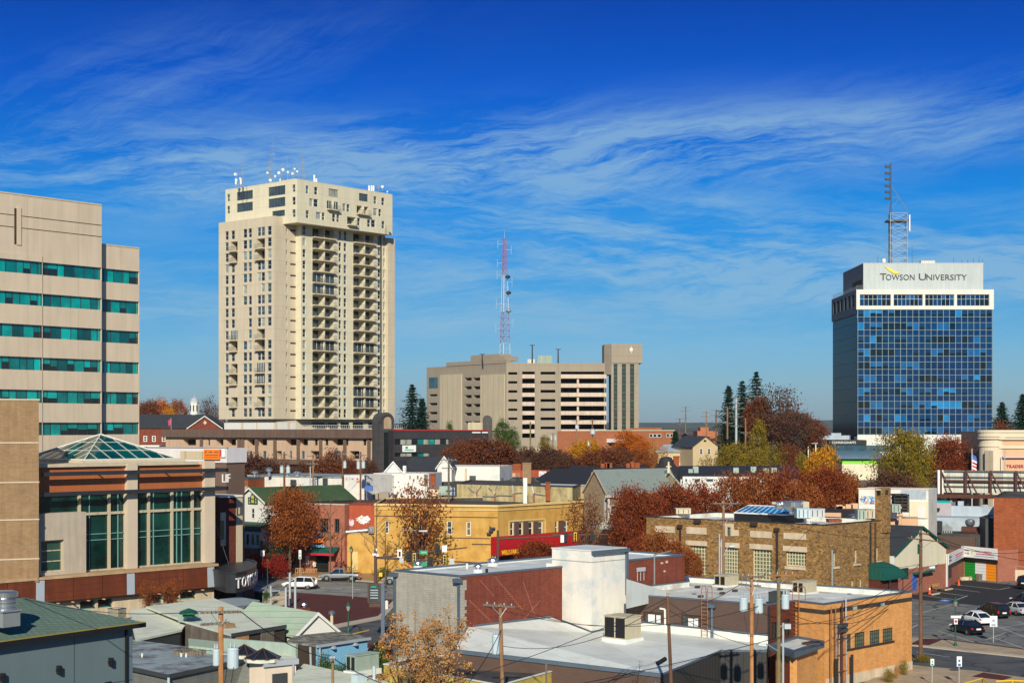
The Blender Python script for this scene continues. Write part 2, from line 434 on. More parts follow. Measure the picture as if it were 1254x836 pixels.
plain('condo_tan',(.60,.51,.375),.85,.05,.15,streak=.12,lines=(400,2.98,(.48,.38,.25),.05))  # tan tone carries the dimmer face brightness in its colour
plain('balcony_slab',(.62,.52,.36),.85,.08,streak=.2)
plain('railing_grey',(.12,.12,.11),.5,.1)
plain('podium_fascia',(.16,.10,.075),.8,.1,.5,streak=.25,lines=(1.5,300,(.10,.06,.045),.05))
plain('podium_salmon',(.58,.40,.27),.85,.08,.4,streak=.15)
plain('podium_brown',(.15,.095,.07),.85,.1,.4)
plain('arch_dark',(.075,.07,.068),.7,.12,.6,streak=.3,lines=(1.6,1.4,(.04,.04,.04),.05))
plain('arch_tan',(.44,.32,.20),.85,.1,.4,streak=.2)
plain('dark_cladding',(.040,.036,.040),.6,.15,.4,lines=(1.9,1.9,(.02,.02,.02),.04))
plain('garage_concrete',(.33,.275,.21),.9,.05,.12,streak=.1,lines=(8,3.1,(.24,.2,.15),.06))
plain('garage_slab',(.62,.50,.40),.9,.1,.2,streak=.2)
plain('garage_panel',(.52,.44,.31),.9,.05,.2,streak=.12,lines=(3.1,300,(.36,.3,.2),.12))
plain('uni_white',(.66,.65,.59),.7,.04,.3,streak=.06)
plain('uni_metal',(.42,.46,.46),.5,.05,.2,streak=.1,lines=(1.2,300,(.34,.37,.37),.04),metal=.2)
plain('uni_grey',(.16,.17,.17),.7,.08,.2)
brick('brown_brick',(.37,.235,.125),(.31,.19,.10),(.33,.235,.145),.5,.17,.012,.2,streak=.15)
brick('red_brick',(.25,.055,.032),(.19,.04,.026),(.22,.10,.07),.45,.16,.014,.3,streak=.2)
brick('deep_red_brick',(.16,.035,.022),(.10,.024,.016),(.11,.05,.035),.45,.16,.014,.3)
brick('orange_brick',(.80,.38,.12),(.68,.28,.08),(.62,.36,.16),.42,.14,.012,.22,streak=.12)
brick('rust_brick',(.42,.11,.04),(.31,.07,.028),(.30,.12,.06),.5,.15,.014,.3,streak=.15)
brick('pink_brick',(.42,.15,.095),(.36,.11,.07),(.40,.2,.14),.45,.16,.014,.2)
brick('painted_brown_brick',(.125,.080,.065),(.115,.072,.058),(.09,.06,.05),.45,.16,.012,.2)
brick('painted_grey_brick',(.50,.47,.40),(.44,.41,.35),(.38,.35,.30),.55,.19,.02,.3,streak=.15)
brick('cream_brick',(.58,.44,.26),(.50,.37,.21),(.46,.36,.22),.45,.16,.014,.2)
brick('plaza_brick',(.13,.035,.03),(.10,.028,.025),(.09,.04,.035),.5,.25,.02,.25)
plain('painted_orange_red',(.40,.075,.03),.8,.12,.6,streak=.2)
stone('armory_stone',[(.14,.065,.02),(.27,.14,.042),(.42,.24,.08),(.20,.105,.035),(.33,.21,.10),(.10,.06,.03),(.48,.25,.08)],(.25,.155,.07),2.9)
stone('tan_stone',[(.34,.26,.15),(.42,.32,.19),(.30,.23,.15),(.46,.36,.23)],(.36,.28,.17),1.9)
plain('limestone',(.66,.53,.37),.85,.1,.8,streak=.25)
plain('yellow_paint',(.58,.34,.085),.8,.07,.3,streak=.14,grime=((.40,.21,.035),.7,.5))
plain('cream_trim',(.64,.49,.22),.7,.06,.4)
plain('stucco_pale',(.58,.47,.24),.9,.1,.6,streak=.35,grime=((.22,.16,.08),.6,.8))
plain('white_roof',(.69,.72,.69),.55,.05,.3,grime=((.50,.50,.45),.6,.3),bmp=.1,lines=(2.4,9,(.52,.54,.54),.035))
plain('white_roof_dirty',(.72,.73,.68),.6,.10,.3,grime=((.38,.33,.25),.8,.3),bmp=.1,lines=(2.4,12,(.55,.55,.52),.035))
plain('white_wall',(.80,.75,.67),.8,.04,.4,streak=.08,grime=((.52,.57,.57),.8,.4),bmp=.15)
plain('white_siding',(.70,.69,.66),.75,.04,.4,streak=.06,lines=(300,.22,(.62,.6,.58),.02))
plain('cream_siding',(.76,.68,.50),.8,.05,.4,streak=.10,lines=(.35,300,(.62,.55,.4),.03))
plain('tar_roof',(.05,.048,.05),.85,.3,.3,grime=((.11,.09,.07),.6,.5))
plain('dark_shingle',(.042,.046,.055),.85,.2,.6,lines=(.4,.25,(.02,.022,.028),.02),bmp=.3)
plain('black_roof',(.022,.022,.025),.8,.2,.3)
plain('green_roof',(.04,.078,.032),.85,.15,.5,lines=(.5,.3,(.03,.07,.025),.02),grime=((.07,.11,.05),.5,.6))
plain('dark_green_roof',(.02,.075,.045),.7,.12,.5)
plain('grey_roof',(.66,.69,.56),.8,.06,.25,grime=((.50,.50,.42),.7,.45),bmp=.2,lines=(1.0,11,(.56,.58,.48),.03))
plain('grey_green_roof',(.40,.50,.38),.8,.08,.5,lines=(.6,.28,(.18,.22,.18),.02),bmp=.3)
plain('blue_grey_roof',(.30,.36,.38),.6,.2,.4,grime=((.09,.07,.055),.95,.35),bmp=.25)
plain('mossy_roof',(.10,.095,.08),.9,.35,.8,grime=((.34,.33,.28),.9,1.1),bmp=.4)
plain('weathered_wood',(.22,.18,.14),.9,.25,1.2,lines=(.22,300,(.08,.06,.045),.03),streak=.4)
plain('plywood',(.48,.25,.09),.85,.3,1.0,grime=((.16,.10,.06),.8,.9))
plain('blue_paint',(.20,.46,.70),.7,.04,.4,streak=.05)
plain('slate_blue_wall',(.13,.18,.195),.7,.05,.25,streak=.05,lines=(6.2,3.2,(.06,.08,.09),.04))
plain('slate_roof',(.24,.28,.26),.8,.15,.8,lines=(.5,.3,(.15,.18,.17),.02),grime=((.16,.2,.19),.7,.8))
plain('block_wall_grey',(.20,.205,.19),.85,.1,.5,streak=.25,lines=(.8,.4,(.13,.13,.12),.02))
plain('dark_corrugated',(.04,.038,.038),.7,.15,.4,lines=(.5,300,(.02,.02,.02),.05))
plain('terracotta_panel',(.40,.12,.04),.6,.08,.5,lines=(1.7,300,(.28,.08,.025),.02))
plain('wood_panel',(.150,.036,.010),.55,.2,.7,streak=.3,lines=(300,.62,(.09,.022,.01),.035))
plain('panel_grey',(.36,.40,.45),.5,.05)
plain('dark_metal',(.028,.032,.038),.45,.1)
plain('glass_block',(.13,.15,.08),.25,.35,2.0,bmp=.3,spec=.6)
plain('charcoal',(.05,.055,.06),.6,.12)
plain('black_paint',(.012,.012,.013),.5,.1)
plain('galvanised',(.52,.55,.58),.28,.12,2,metal=.85,spec=.6)
plain('metal_grey',(.30,.32,.33),.5,.1,metal=.3)
plain('pole_grey',(.45,.48,.50),.5,.08,metal=.2)
plain('hvac_tan',(.50,.44,.31),.6,.06,streak=.1)
plain('hvac_green',(.34,.42,.36),.6,.07,streak=.15)
plain('transformer_grey',(.46,.56,.60),.45,.05)
plain('wood_pole',(.30,.165,.085),.9,.25,1.2,streak=.35,bmp=.4)
plain('wood_pole_orange',(.48,.22,.085),.9,.25,1.2,streak=.35,bmp=.4)
plain('wood_pole_green',(.21,.17,.075),.9,.25,1.2,streak=.35,bmp=.4)
plain('wood_pole_dark',(.17,.085,.05),.9,.25,1.2,streak=.35,bmp=.4)
plain('rusty',(.34,.13,.035),.8,.3,2.0)
plain('rust_brown',(.095,.032,.02),.8,.25,1.0)
plain('red_canvas',(.36,.005,.010),.6,.06)
plain('green_canvas',(.006,.085,.065),.7,.08,lines=(.55,300,(.004,.055,.04),.05))
plain('street_green',(.008,.09,.05),.5,.08)
plain('sign_green',(.0,.30,.17),.5,.03)
plain('sign_white',(.78,.78,.76),.5,.03)
plain('sign_yellow',(.80,.50,.02),.5,.03)
plain('letter_dark',(.035,.04,.05),.5,.02);plain('letter_white',(.85,.85,.85),.5,.02);plain('letter_yellow',(.90,.62,.03),.5,.02);plain('letter_red',(.55,.02,.05),.5,.02)
plain('letter_blue',(.05,.14,.45),.5,.02);plain('letter_crimson',(.50,.03,.12),.5,.02)
plain('flag_green',(.01,.28,.035),.6,.04,lines=(300,.42,(.006,.16,.02),.04));plain('flag_white',(.76,.78,.78),.6,.04,lines=(300,.42,(.5,.52,.55),.04));plain('flag_orange',(.90,.29,.01),.6,.04,lines=(300,.42,(.6,.17,.005),.04))
plain('orange_sign',(.85,.20,.01),.6,.03);plain('cone_orange',(.85,.09,.015),.5,.03)
plain('asphalt',(.17,.17,.16),.92,.12,.25,grime=((.10,.10,.10),.9,.35),bmp=.2,crack=((.05,.05,.05),.16))
plain('asphalt_street',(.25,.245,.225),.92,.08,.2,grime=((.17,.165,.15),.9,.3),bmp=.2,crack=((.09,.09,.085),.14))
plain('asphalt_new',(.018,.018,.020),.85,.15,.4,bmp=.25)
plain('asphalt_dark',(.085,.088,.092),.9,.2,.25,bmp=.2,grime=((.055,.056,.06),.9,.4),crack=((.03,.03,.03),.15))
plain('pavement',(.42,.33,.22),.9,.1,.5,lines=(1.5,1.5,(.28,.21,.14),.03),grime=((.30,.22,.14),.7,.4))
plain('pavement_leafy',(.42,.25,.12),.9,.15,.8,grime=((.45,.17,.03),.9,.8))
plain('kerb',(.45,.38,.30),.9,.1,.8)
plain('road_paint',(.62,.62,.60),.8,.1,2.0,grime=((.3,.3,.3),.6,2.5));plain('road_yellow',(.72,.42,.03),.8,.1,2.0)
plain('hc_blue',(.02,.11,.45),.8,.1,2)
plain('beige_wall',(.66,.40,.235),.85,.05,.3,streak=.08);plain('beige_trim',(.66,.56,.41),.85,.05,.3)
plain('billboard_back',(.66,.67,.58),.7,.1,.5,streak=.45,lines=(2.8,1.1,(.30,.29,.24),.05))
plain('lav_wall',(.40,.36,.38),.85,.1,.5)
plain('light_blue_roof',(.42,.49,.56),.7,.08,.3,streak=.1,grime=((.26,.3,.34),.6,.4))
graffiti('tag_paint',(0,0,0),[(.70,.66,.68),(.62,.52,.60),(.75,.74,.76),(.40,.10,.14)],.9)
graffiti('mural_paint',(0,0,0),[(.04,.30,.60),(.80,.30,.05),(.10,.12,.40),(.75,.60,.35),(.60,.12,.30),(.10,.45,.62),(.78,.76,.7)],1.2)
for n_,c_,r_ in(('car_white',(.78,.79,.80),.25),('car_black',(.006,.007,.009),.18),('car_blackred',(.012,.008,.010),.2),('car_silver',(.42,.45,.50),.28),('car_grey',(.20,.23,.25),.3),('car_red',(.35,.01,.012),.25)):
 plain(n_,c_,r_,.02,bmp=0,spec=.7)
glass('car_glass',(.012,.018,.022),.04,0,1.0,.2,1);plain('tyre',(.015,.015,.015),.85,.1,bmp=0);plain('rim',(.40,.41,.43),.3,.05,metal=.8,bmp=0)
plain('lamp_red',(.55,.01,.015),.2,.02,bmp=0);plain('lamp_clear',(.7,.72,.72),.15,.02,bmp=0)
leafm('leaf_rust',[(.10,.028,.010),(.30,.082,.020),(.40,.125,.034),(.20,.048,.014),(.48,.17,.045)])
leafm('leaf_redbrown',[(.08,.018,.009),(.24,.047,.016),(.33,.080,.026),(.15,.028,.011),(.38,.11,.034)])
leafm('leaf_brown',[(.13,.040,.019),(.23,.075,.030),(.16,.048,.022)])
leafm('leaf_purple',[(.085,.038,.024),(.15,.068,.040),(.10,.044,.028)])
leafm('leaf_olive',[(.16,.14,.014),(.34,.22,.02),(.10,.11,.018),(.42,.24,.022)])
leafm('leaf_gold',[(.60,.26,.012),(.80,.40,.02),(.45,.14,.012),(.16,.16,.02)])
leafm('leaf_orange',[(.60,.14,.010),(.72,.22,.015),(.38,.065,.012),(.20,.09,.015)])
leafm('leaf_tan',[(.46,.22,.075),(.62,.34,.12),(.34,.15,.05)])
leafm('leaf_conifer',[(.012,.035,.022),(.022,.055,.032),(.014,.04,.02)],.8,.1)
leafm('leaf_green',[(.03,.07,.012),(.06,.12,.02),(.09,.14,.02)])
leafm('leaf_red',[(.25,.02,.02),(.38,.035,.025),(.16,.02,.015)])
plain('bark',(.14,.095,.065),.95,.25,2.0,streak=.3,bmp=.4);plain('bark_dark',(.06,.038,.03),.95,.25,2.0);plain('bark_pale',(.30,.24,.18),.95,.2,2.0)
# ------------------------------------------------------------ camera, light, sky
SC=bpy.context.scene
cam=bpy.data.cameras.new('camera');co=bpy.data.objects.new('camera',cam);COL.objects.link(co)
cam.sensor_width=36;cam.lens=F/1254*36;cam.shift_y=107/1254;cam.clip_start=1;cam.clip_end=30000
co.location=(0,0,H);co.rotation_euler=(math.pi/2,0,0);SC.camera=co
EL=rad(27);TR=Vector((.03,1,0)).normalized()
sun=bpy.data.lights.new('sun','SUN');sun.energy=5.0;sun.angle=rad(.55);sun.color=(1.0,.925,.74)
so=bpy.data.objects.new('sun',sun);COL.objects.link(so)
dv=Vector((TR.x*math.cos(EL),TR.y*math.cos(EL),-math.sin(EL)));so.rotation_euler=dv.to_track_quat('-Z','Y').to_euler();so.location=(0,-50,80)
W_=bpy.data.worlds.new('World');SC.world=W_;W_.use_nodes=True;nt=W_.node_tree;nt.nodes.clear()
out=nt.nodes.new('ShaderNodeOutputWorld');bg=nt.nodes.new('ShaderNodeBackground');sky=nt.nodes.new('ShaderNodeTexSky')
sky.sky_type='NISHITA';sky.sun_disc=False;sky.sun_elevation=EL;sky.sun_rotation=math.atan2(-TR.x,-TR.y);sky.altitude=150;sky.air_density=1.0;sky.dust_density=.6;sky.ozone_density=4.0
bg.inputs['Strength'].default_value=.10
nt.links.new(bg.outputs[0],out.inputs[0])
hs=nt.nodes.new('ShaderNodeHueSaturation');hs.inputs['Saturation'].default_value=SKY_SAT;hs.inputs['Value'].default_value=1.0
nt.links.new(sky.outputs[0],hs.inputs['Color'])
ge=nt.nodes.new('ShaderNodeTexCoord');sp=nt.nodes.new('ShaderNodeSeparateXYZ');nt.links.new(ge.outputs['Generated'],sp.inputs[0])
def M(op,a,b=None,c=None):
 n=nt.nodes.new('ShaderNodeMath');n.operation=op
 for i,x in enumerate((a,b,c)):
  if x is None:continue
  if hasattr(x,'node'):nt.links.new(x,n.inputs[i])
  else:n.inputs[i].default_value=x
 return n.outputs[0]
az=M('ARCTAN2',sp.outputs[0],sp.outputs[1]);el=M('ARCSINE',sp.outputs[2])
grd=ramp(nt,M('MULTIPLY',el,1.5),SKY_RAMP)
colr=mixc(nt,1.0,hs.outputs[0],grd,'MULTIPLY')
def comb(a,b,c=0.0):
 n=nt.nodes.new('ShaderNodeCombineXYZ')
 for i,x in enumerate((a,b,c)):
  if hasattr(x,'node'):nt.links.new(x,n.inputs[i])
  else:n.inputs[i].default_value=x
 return n.outputs[0]
def gauss(x,c,w):
 d=M('DIVIDE',M('SUBTRACT',x,c),w);return M('POWER',2.718,M('MULTIPLY',M('MULTIPLY',d,d),-1.0))
WR=M('MULTIPLY',M('SUBTRACT',noise(nt,comb(M('MULTIPLY',az,7.0),M('MULTIPLY',el,16.0),1.7),1.0,4,.6),.5),.036)
vs_=M('ADD',M('SUBTRACT',el,M('MULTIPLY',az,.07)),WR)
FN=noise(nt,comb(M('MULTIPLY',az,20.0),M('MULTIPLY',vs_,170.0),6.7),1.0,6,.8)
BG=noise(nt,comb(M('MULTIPLY',az,4.5),M('MULTIPLY',el,12.0),9.1),1.0,3,.55)
def sweep(slope,c,w,amp,fs,seed,thr=.48,gain=4.5,a0=0.0,aw=9.0):
 v=M('SUBTRACT',el,M('MULTIPLY',az,slope));sk=M('SUBTRACT',M('ADD',v,WR),M('MULTIPLY',az,fs))
 a_=noise(nt,comb(M('MULTIPLY',az,5.0),M('MULTIPLY',sk,52.0),seed),1.0,6,.74)
 q=M('ADD',M('MULTIPLY',a_,.55),M('ADD',M('MULTIPLY',FN,.25),M('MULTIPLY',BG,.32)))
 q=M('MINIMUM',M('MAXIMUM',M('MULTIPLY',M('SUBTRACT',q,thr),gain),0.0),1.0)
 q=M('MULTIPLY',M('MULTIPLY',q,gauss(v,c,w)),amp)
 return M('MULTIPLY',q,gauss(az,a0,aw))if aw<5 else q
parts_=[sweep(.05,.168,.024,1.1,.10,1.7,.50,5.5,-.02,.36),sweep(-.13,.125,.032,1.1,-.05,14.2,.515,5.5,.17,.30),sweep(.04,.078,.040,.8,.02,33.1,.50,4.5),sweep(.25,.265,.030,.26,.25,71.3,.50,5.0,-.24,.14)]
cl=parts_[0]
for q_ in parts_[1:]:cl=M('ADD',cl,q_)
cl=M('MULTIPLY',M('MULTIPLY',cl,CLOUD),M('MINIMUM',M('MAXIMUM',M('MULTIPLY',el,60.0),0.0),1.0))
colr=mixc(nt,M('MINIMUM',cl,.66),colr,CLOUD_COL)
nt.links.new(colr,bg.inputs[0])
vs=SC.view_settings;vs.view_transform='Standard';vs.look='None';vs.exposure=EXPO;vs.gamma=1;SC.display_settings.display_device='sRGB'
SC.cycles.max_bounces=5;SC.cycles.diffuse_bounces=3;SC.cycles.glossy_bounces=3;SC.cycles.transmission_bounces=3;SC.cycles.transparent_max_bounces=4
SC.cycles.caustics_reflective=False;SC.cycles.caustics_refractive=False
def P3(p,z):return(p[0],p[1],z)
# ============================================================ terrain, hills
mb=MB()
ys=[-60,60,120,180,230,250,270,290,310,330,350,370,390,410,430,500,700,1000,1600,2600,4200,6000]
xs=[-1,-.6,-.3,-.15,0,.15,.3,.6,1]
def xw(y,k):return k*(300+1.1*max(y,0))
for a,b in zip(ys[:-1],ys[1:]):
 for k0,k1 in zip(xs[:-1],xs[1:]):
  mb.poly([(xw(a,k0),a,gr(a)-.02),(xw(a,k1),a,gr(a)-.02),(xw(b,k1),b,gr(b)-.02),(xw(b,k0),b,gr(b)-.02)])
plain('ground_mix',(.13,.12,.10),.95,.25,.05,grime=((.10,.085,.045),.8,.04))
struct('ground',mb,'ground_mix','paved and grassy town ground')
plain('hill_far',(.05,.065,.05),.95,.3,.002,bmp=0);plain('hill_mid',(.07,.055,.04),.95,.3,.01,bmp=0)
for nm,Y0,h0,m_,seed in(('hills',5600,26,'hill_far',3),('hills',3000,9,'hill_mid',9)):
 mb=MB();rr=random.Random(seed);N=120;W=Y0*1.0;prof=[]
 ph=[rr.random()*6 for _ in range(6)]
 for i in range(N+1):
  x=-W+2*W*i/N;t=i/N*10
  prof.append((x,14+h0*(1+.35*math.sin(t*1.1+ph[0])+.22*math.sin(t*2.7+ph[1])+.1*math.sin(t*7+ph[2]))))
 for(x0,z0),(x1,z1)in zip(prof[:-1],prof[1:]):
  mb.poly([(x0,Y0,0),(x1,Y0,0),(x1,Y0+300,z1),(x0,Y0+300,z0)])
  mb.poly([(x0,Y0+300,z0),(x1,Y0+300,z1),(x1,Y0+900,0),(x0,Y0+900,0)])
 struct(nm,mb,m_)
 # ============================================================ condominium tower
C=at(364,413);R=Rd(40);L=Ld(40)
def cw(u,v):return(C[0]+R[0]*u+L[0]*v,C[1]+R[1]*u+L[1]*v)
rt=thing('apartment_tower','tall cream concrete apartment tower with stacked balconies and a roof full of antennas','tower',(*cw(12,12),17))
rr=random.Random(5);WINS=[]
PANES=['win_dark','win_dark','win_dark','win_mid','win_blue','win_light','win_mid']
ztop=86.6;zov=75.3;zb=24.1;NF=17;fh=(zov-zb)/NF
def blk(name,u0,u1,v0,v1,z0,z1,mat,Rr=(),Lr=()):
 """block with near corner (u0,v0); openings on the v=v0 face (Rr) and u=u0 face (Lr)"""
 mb=MB();wr=Wall(cw(u0,v0),cw(u1,v0),L);wl=Wall(cw(u0,v0),cw(u0,v1),R)
 facade(mb,wr,0,u1-u0,z0,z1,list(Rr));facade(mb,wl,0,v1-v0,z0,z1,list(Lr))
 a,b,c,d=cw(u1,v0),cw(u1,v1),cw(u0,v1),cw(u0,v0)
 mb.poly([P3(a,z0),P3(b,z0),P3(b,z1),P3(a,z1)]);mb.poly([P3(b,z0),P3(c,z0),P3(c,z1),P3(b,z1)])
 mb.poly([P3(a,z1),P3(b,z1),P3(c,z1),P3(d,z1)]);mb.poly([P3(a,z0),P3(b,z0),P3(c,z0),P3(d,z0)])
 mb.build(name,[mat],rt);return wr,wl
def WR(u0,v0):return Wall(cw(u0,v0),cw(u0+1,v0),L)
def WL(u0,v0):return Wall(cw(u0,v0),cw(u0,v0+1),R)
def addw(w,t0,t1,z0,z1,rects,pane=None,d=.25,nx=1,ny=2):
 r=(min(t0,t1),max(t0,t1),z0,z1,d);rects.append(r);WINS.append((w,r,d,pane or rr.choice(PANES),nx,ny));return r
BAL=[]
def addb(w,t0,t1,z0,z1,rects,encl=None):
 r=(min(t0,t1),max(t0,t1),z0,z1,1.9);rects.append(r);BAL.append((w,r,rr.random()<.22 if encl is None else encl));return r
wr=WR(0,0);wl=WL(0,0);Rr=[];Lr=[]
def prect(w,x0,y0,x1,y1):r=w.rect(x0,y0,x1,y1);return r
K=4.18
def pz(x,y):return 255+x/K,170+y/K
for x0,y0,x1,y1,k in[(500,240,514,280,1),(543,247,560,285,1),(518,306,536,345,1),(540,309,563,348,1),(500,367,516,405,1),(552,375,577,412,1),(582,378,597,415,1),(617,258,665,298,3),(688,332,704,370,1),(709,335,724,373,1),(635,385,651,423,1),(657,388,672,425,1),(772,281,818,320,3),(847,295,862,332,1),(887,302,902,339,1),(845,356,866,393,1),(872,360,886,396,1),(763,405,778,442,1),(814,413,830,450,1),(834,415,856,452,1),(888,421,903,458,1)]:
 a=pz(x0,y0);b=pz(x1,y1);r=wr.rect(a[0],a[1],b[0],b[1]);addw(wr,*r,Rr,nx=k)
for x0,y0,x1,y1 in[(607,320,664,362),(760,345,820,385),(711,400,755,440)]:
 a=pz(x0,y0);b=pz(x1,y1);r=wr.rect(a[0],a[1],b[0],b[1]);addb(wr,*r,Rr,x0==607)
for x0,y0,x1,y1,k in[(430,235,445,272,1),(430,298,446,337,1),(430,362,446,400,1),(308,243,394,290,6),(308,303,394,350,6),(146,268,228,312,6),(146,327,228,372,6),(97,283,110,320,1),(97,344,110,382,1),(327,367,392,398,4)]:
 a=pz(x0,y0);b=pz(x1,y1);r=wl.rect(a[0],a[1],b[0],b[1]);addw(wl,*r,Lr,nx=k,pane='win_mid' if k>3 else None)
blk('penthouse',0,35.4,0,28.8,zov,ztop,'condo_cream',Rr,Lr)
wl=WL(-3,5.5);wr=WR(-3,5.5);Lr=[];Rr=[];wtop=77.2;f2=(76.2-zb)/17.5
cols=[(88,102),(119,134),(180,197),(207,221),(253,268),(272,288),(304,322)]
for i in range(17):
 z0=zb+.9+i*f2;
 bal=rr.random()<.55 and i!=16
 for ci,(a,b)in enumerate(cols):
  t0,t1=wl.t(255+(a-1.5)/K),wl.t(255+(b+1.5)/K)
  if ci==1:
   if bal:addb(wl,wl.t(255+116/K),wl.t(255+150/K),z0-.5,z0+2.0,Lr);continue
  if ci==4 and bal:addb(wl,wl.t(255+249/K),wl.t(255+290/K),z0-.5,z0+2.0,Lr);continue
  if ci==5 and bal:continue
  if ci==4 and rr.random()<.35:continue
  if rr.random()<.06:continue
  addw(wl,t0,t1,z0-.3,z0+2.0,Lr)
 addw(wr,wr.t(350.2),wr.t(351.8),z0,z0+1.8,Rr)
VENTS=[]
for i in range(17):
 ventmb=MB();VENTS.append(ventmb);z0=zb+2.0+i*f2;wr.box(ventmb,wr.t(355.4),wr.t(362),-.05,.02,z0,z0+.42)
blk('west_wing',-3,5.2,5.5,28,zb,wtop,'condo_tan',Rr,Lr)
for ventmb in VENTS:ventmb.build('vent_grille',['void_warm'],rt)
v0=3.4;um=4.4;wr=WR(um,v0);Rr=[];w0=wr
t=wr.t
slab=MB();rail=MB()
for i in range(NF):
 z0=zb+i*fh
 addw(wr,t(370.6),t(374.4),z0+.7,z0+2.75,Rr)
 addb(wr,t(382.6),t(409.2),z0+.35,z0+2.75,Rr);addb(wr,t(432.6),t(458),z0+.35,z0+2.75,Rr)
 for a,b in((414.8,417.9),(421,424.3),(462.6,466),(469.6,471.4)):addw(wr,t(a),t(b),z0+.55,z0+2.75,Rr)
ulen=t(472)
blk('shaft',um,um+ulen,v0,26,zb,zov,'condo_cream',Rr,())
uE=um+ulen;E_end=onray(cw(uE,2.4),R,483.6)
blk('east_wing',uE,uE+E_end,2.4,20,zb,74.8,'condo_tan')  # shadowed look of this end strip comes from the tan colour
mb=MB();w=WR(0,2.35);mb.tube(w.p(w.t(468.8),zb-4,.8),w.p(w.t(468.8),zov,.8),.2);mb.build('drain_pipe',['dark_trim'],rt)
for w,r,en in BAL:
 a,b,c,e=r[:4];mb=MB();w.box(mb,a-.15,b+.15,-1.0,1.85,c-.32,c-.02)
 o=mb.build('balcony',['balcony_slab'],rt)
 rb=MB();n=max(5,int((b-a)/.32));w.box(rb,a-.1,b+.1,-.96,-.9,c+.95,c+1.02)
 for i in range(n+1):tt=a-.1+(b-a+.2)*i/n;w.box(rb,tt-.02,tt+.02,-.95,-.91,c,c+.95)
 rb.build('railing',['railing_grey'],o)
 gb=MB();m1=(a+b)/2
 if b-a>4:w.box(gb,m1-.12,m1+.12,-.5,1.88,c,e,1)
 dd=.1 if en else 1.88
 gb.poly([w.p(a,c,dd),w.p(b,c,dd),w.p(b,e,dd),w.p(a,e,dd)],0)
 n=5 if en else 2
 for i in range(1,n):tt=a+(b-a)*i/n;w.box(gb,tt-.05,tt+.05,dd-.08,dd-.01,c,e,2)
 gb.build('sliding_door',['win_mid' if en else rr.choice(['win_dark','win_dark','win_blue','win_mid']),'condo_cream','white_trim'],o)
WINS.sort(key=lambda q:-(q[1][1]-q[1][0])*(q[1][3]-q[1][2]))
for w,r,d,pn,nx,ny in WINS[:98]:window(rt,w,r,d,'railing_grey' if nx>2 else 'white_trim',pn,nx,ny if nx<3 else 1,.07,sub=False)
mb=MB();mats=['white_trim']+sorted(set(PANES))
for w,r,d,pn,nx,ny in WINS[98:]:
 mb.poly([w.p(r[0],r[2],d),w.p(r[1],r[2],d),w.p(r[1],r[3],d),w.p(r[0],r[3],d)],mats.index(pn)if pn in mats else 1)
 zc=r[2]+(r[3]-r[2])*.45;w.box(mb,r[0],r[1],d-.06,d-.01,zc-.05,zc+.05,0)
 w.box(mb,r[0],r[0]+.07,d-.06,d-.01,r[2],zc-.05,0);w.box(mb,r[1]-.07,r[1],d-.06,d-.01,r[2],zc-.05,0)
o=mb.build('window',mats,rt);o['kind']='stuff'
mb=MB();w=WL(-2.2,6.2);ww=WR(-2.2,6.2)
mb2=MB();c0=cw(-2,6);
mb.prism([cw(-1.6,6.4),cw(34,3.6),cw(34,26),cw(-1.6,26)],16,zb)
mb.build('base_wall',['condo_tan'],rt)
mb=MB();bw=Wall(cw(-1.6,6.4),cw(-1.6,26),R)
for x0,x1 in((275,295),(298.5,313.5),(316,335.5)):bw.pxbox(mb,x0,517.5,x1,526.2,-.12,-.02)
bw=Wall(cw(-1.6,6.4),cw(34,3.6),L)
for x0,x1 in((340,352),(356,362)):bw.pxbox(mb,x0,517.5,x1,526,-.12,-.02)
mb.build('panel',['white_siding'],rt)
mb=MB();ww=WR(5,3.2)
for x0,x1 in((383,398),(403,413),(418,428),(433,445),(452,462)):ww.pxbox(mb,x0,517,x1,523,.2,.38)
mb.build('base_window',['win_dark'],rt)
mb=MB();ww=WR(3,-2.5)
ww.box(mb,ww.t(350),ww.t(500),0,.1,21.5,21.65);ww.box(mb,ww.t(350),ww.t(500),.02,.08,22.45,22.55)
for i in range(60):tt=ww.t(350)+i*(ww.t(500)-ww.t(350))/59;ww.box(mb,tt,tt+.05,.02,.08,21.65,22.45)
mb.build('terrace_railing',['white_trim'],rt)
def mast(root,px,py0,py1,Y,r=.09,mat='metal_grey',name='antenna_mast'):
 mb=MB();p=at(px,Y);mb.tube(P3(p,zz(py1,Y)),P3(p,zz(py0,Y)),r,r*.5,5)
 z0=zz(py1,Y);z1=zz(py0,Y)
 for k in range(2):zc=z0+(z1-z0)*(.35+.25*k);mb.tube((p[0]-.4,p[1],zc),(p[0]+.4,p[1],zc),.04,.04,4)
 mb.build(name,[mat],root)
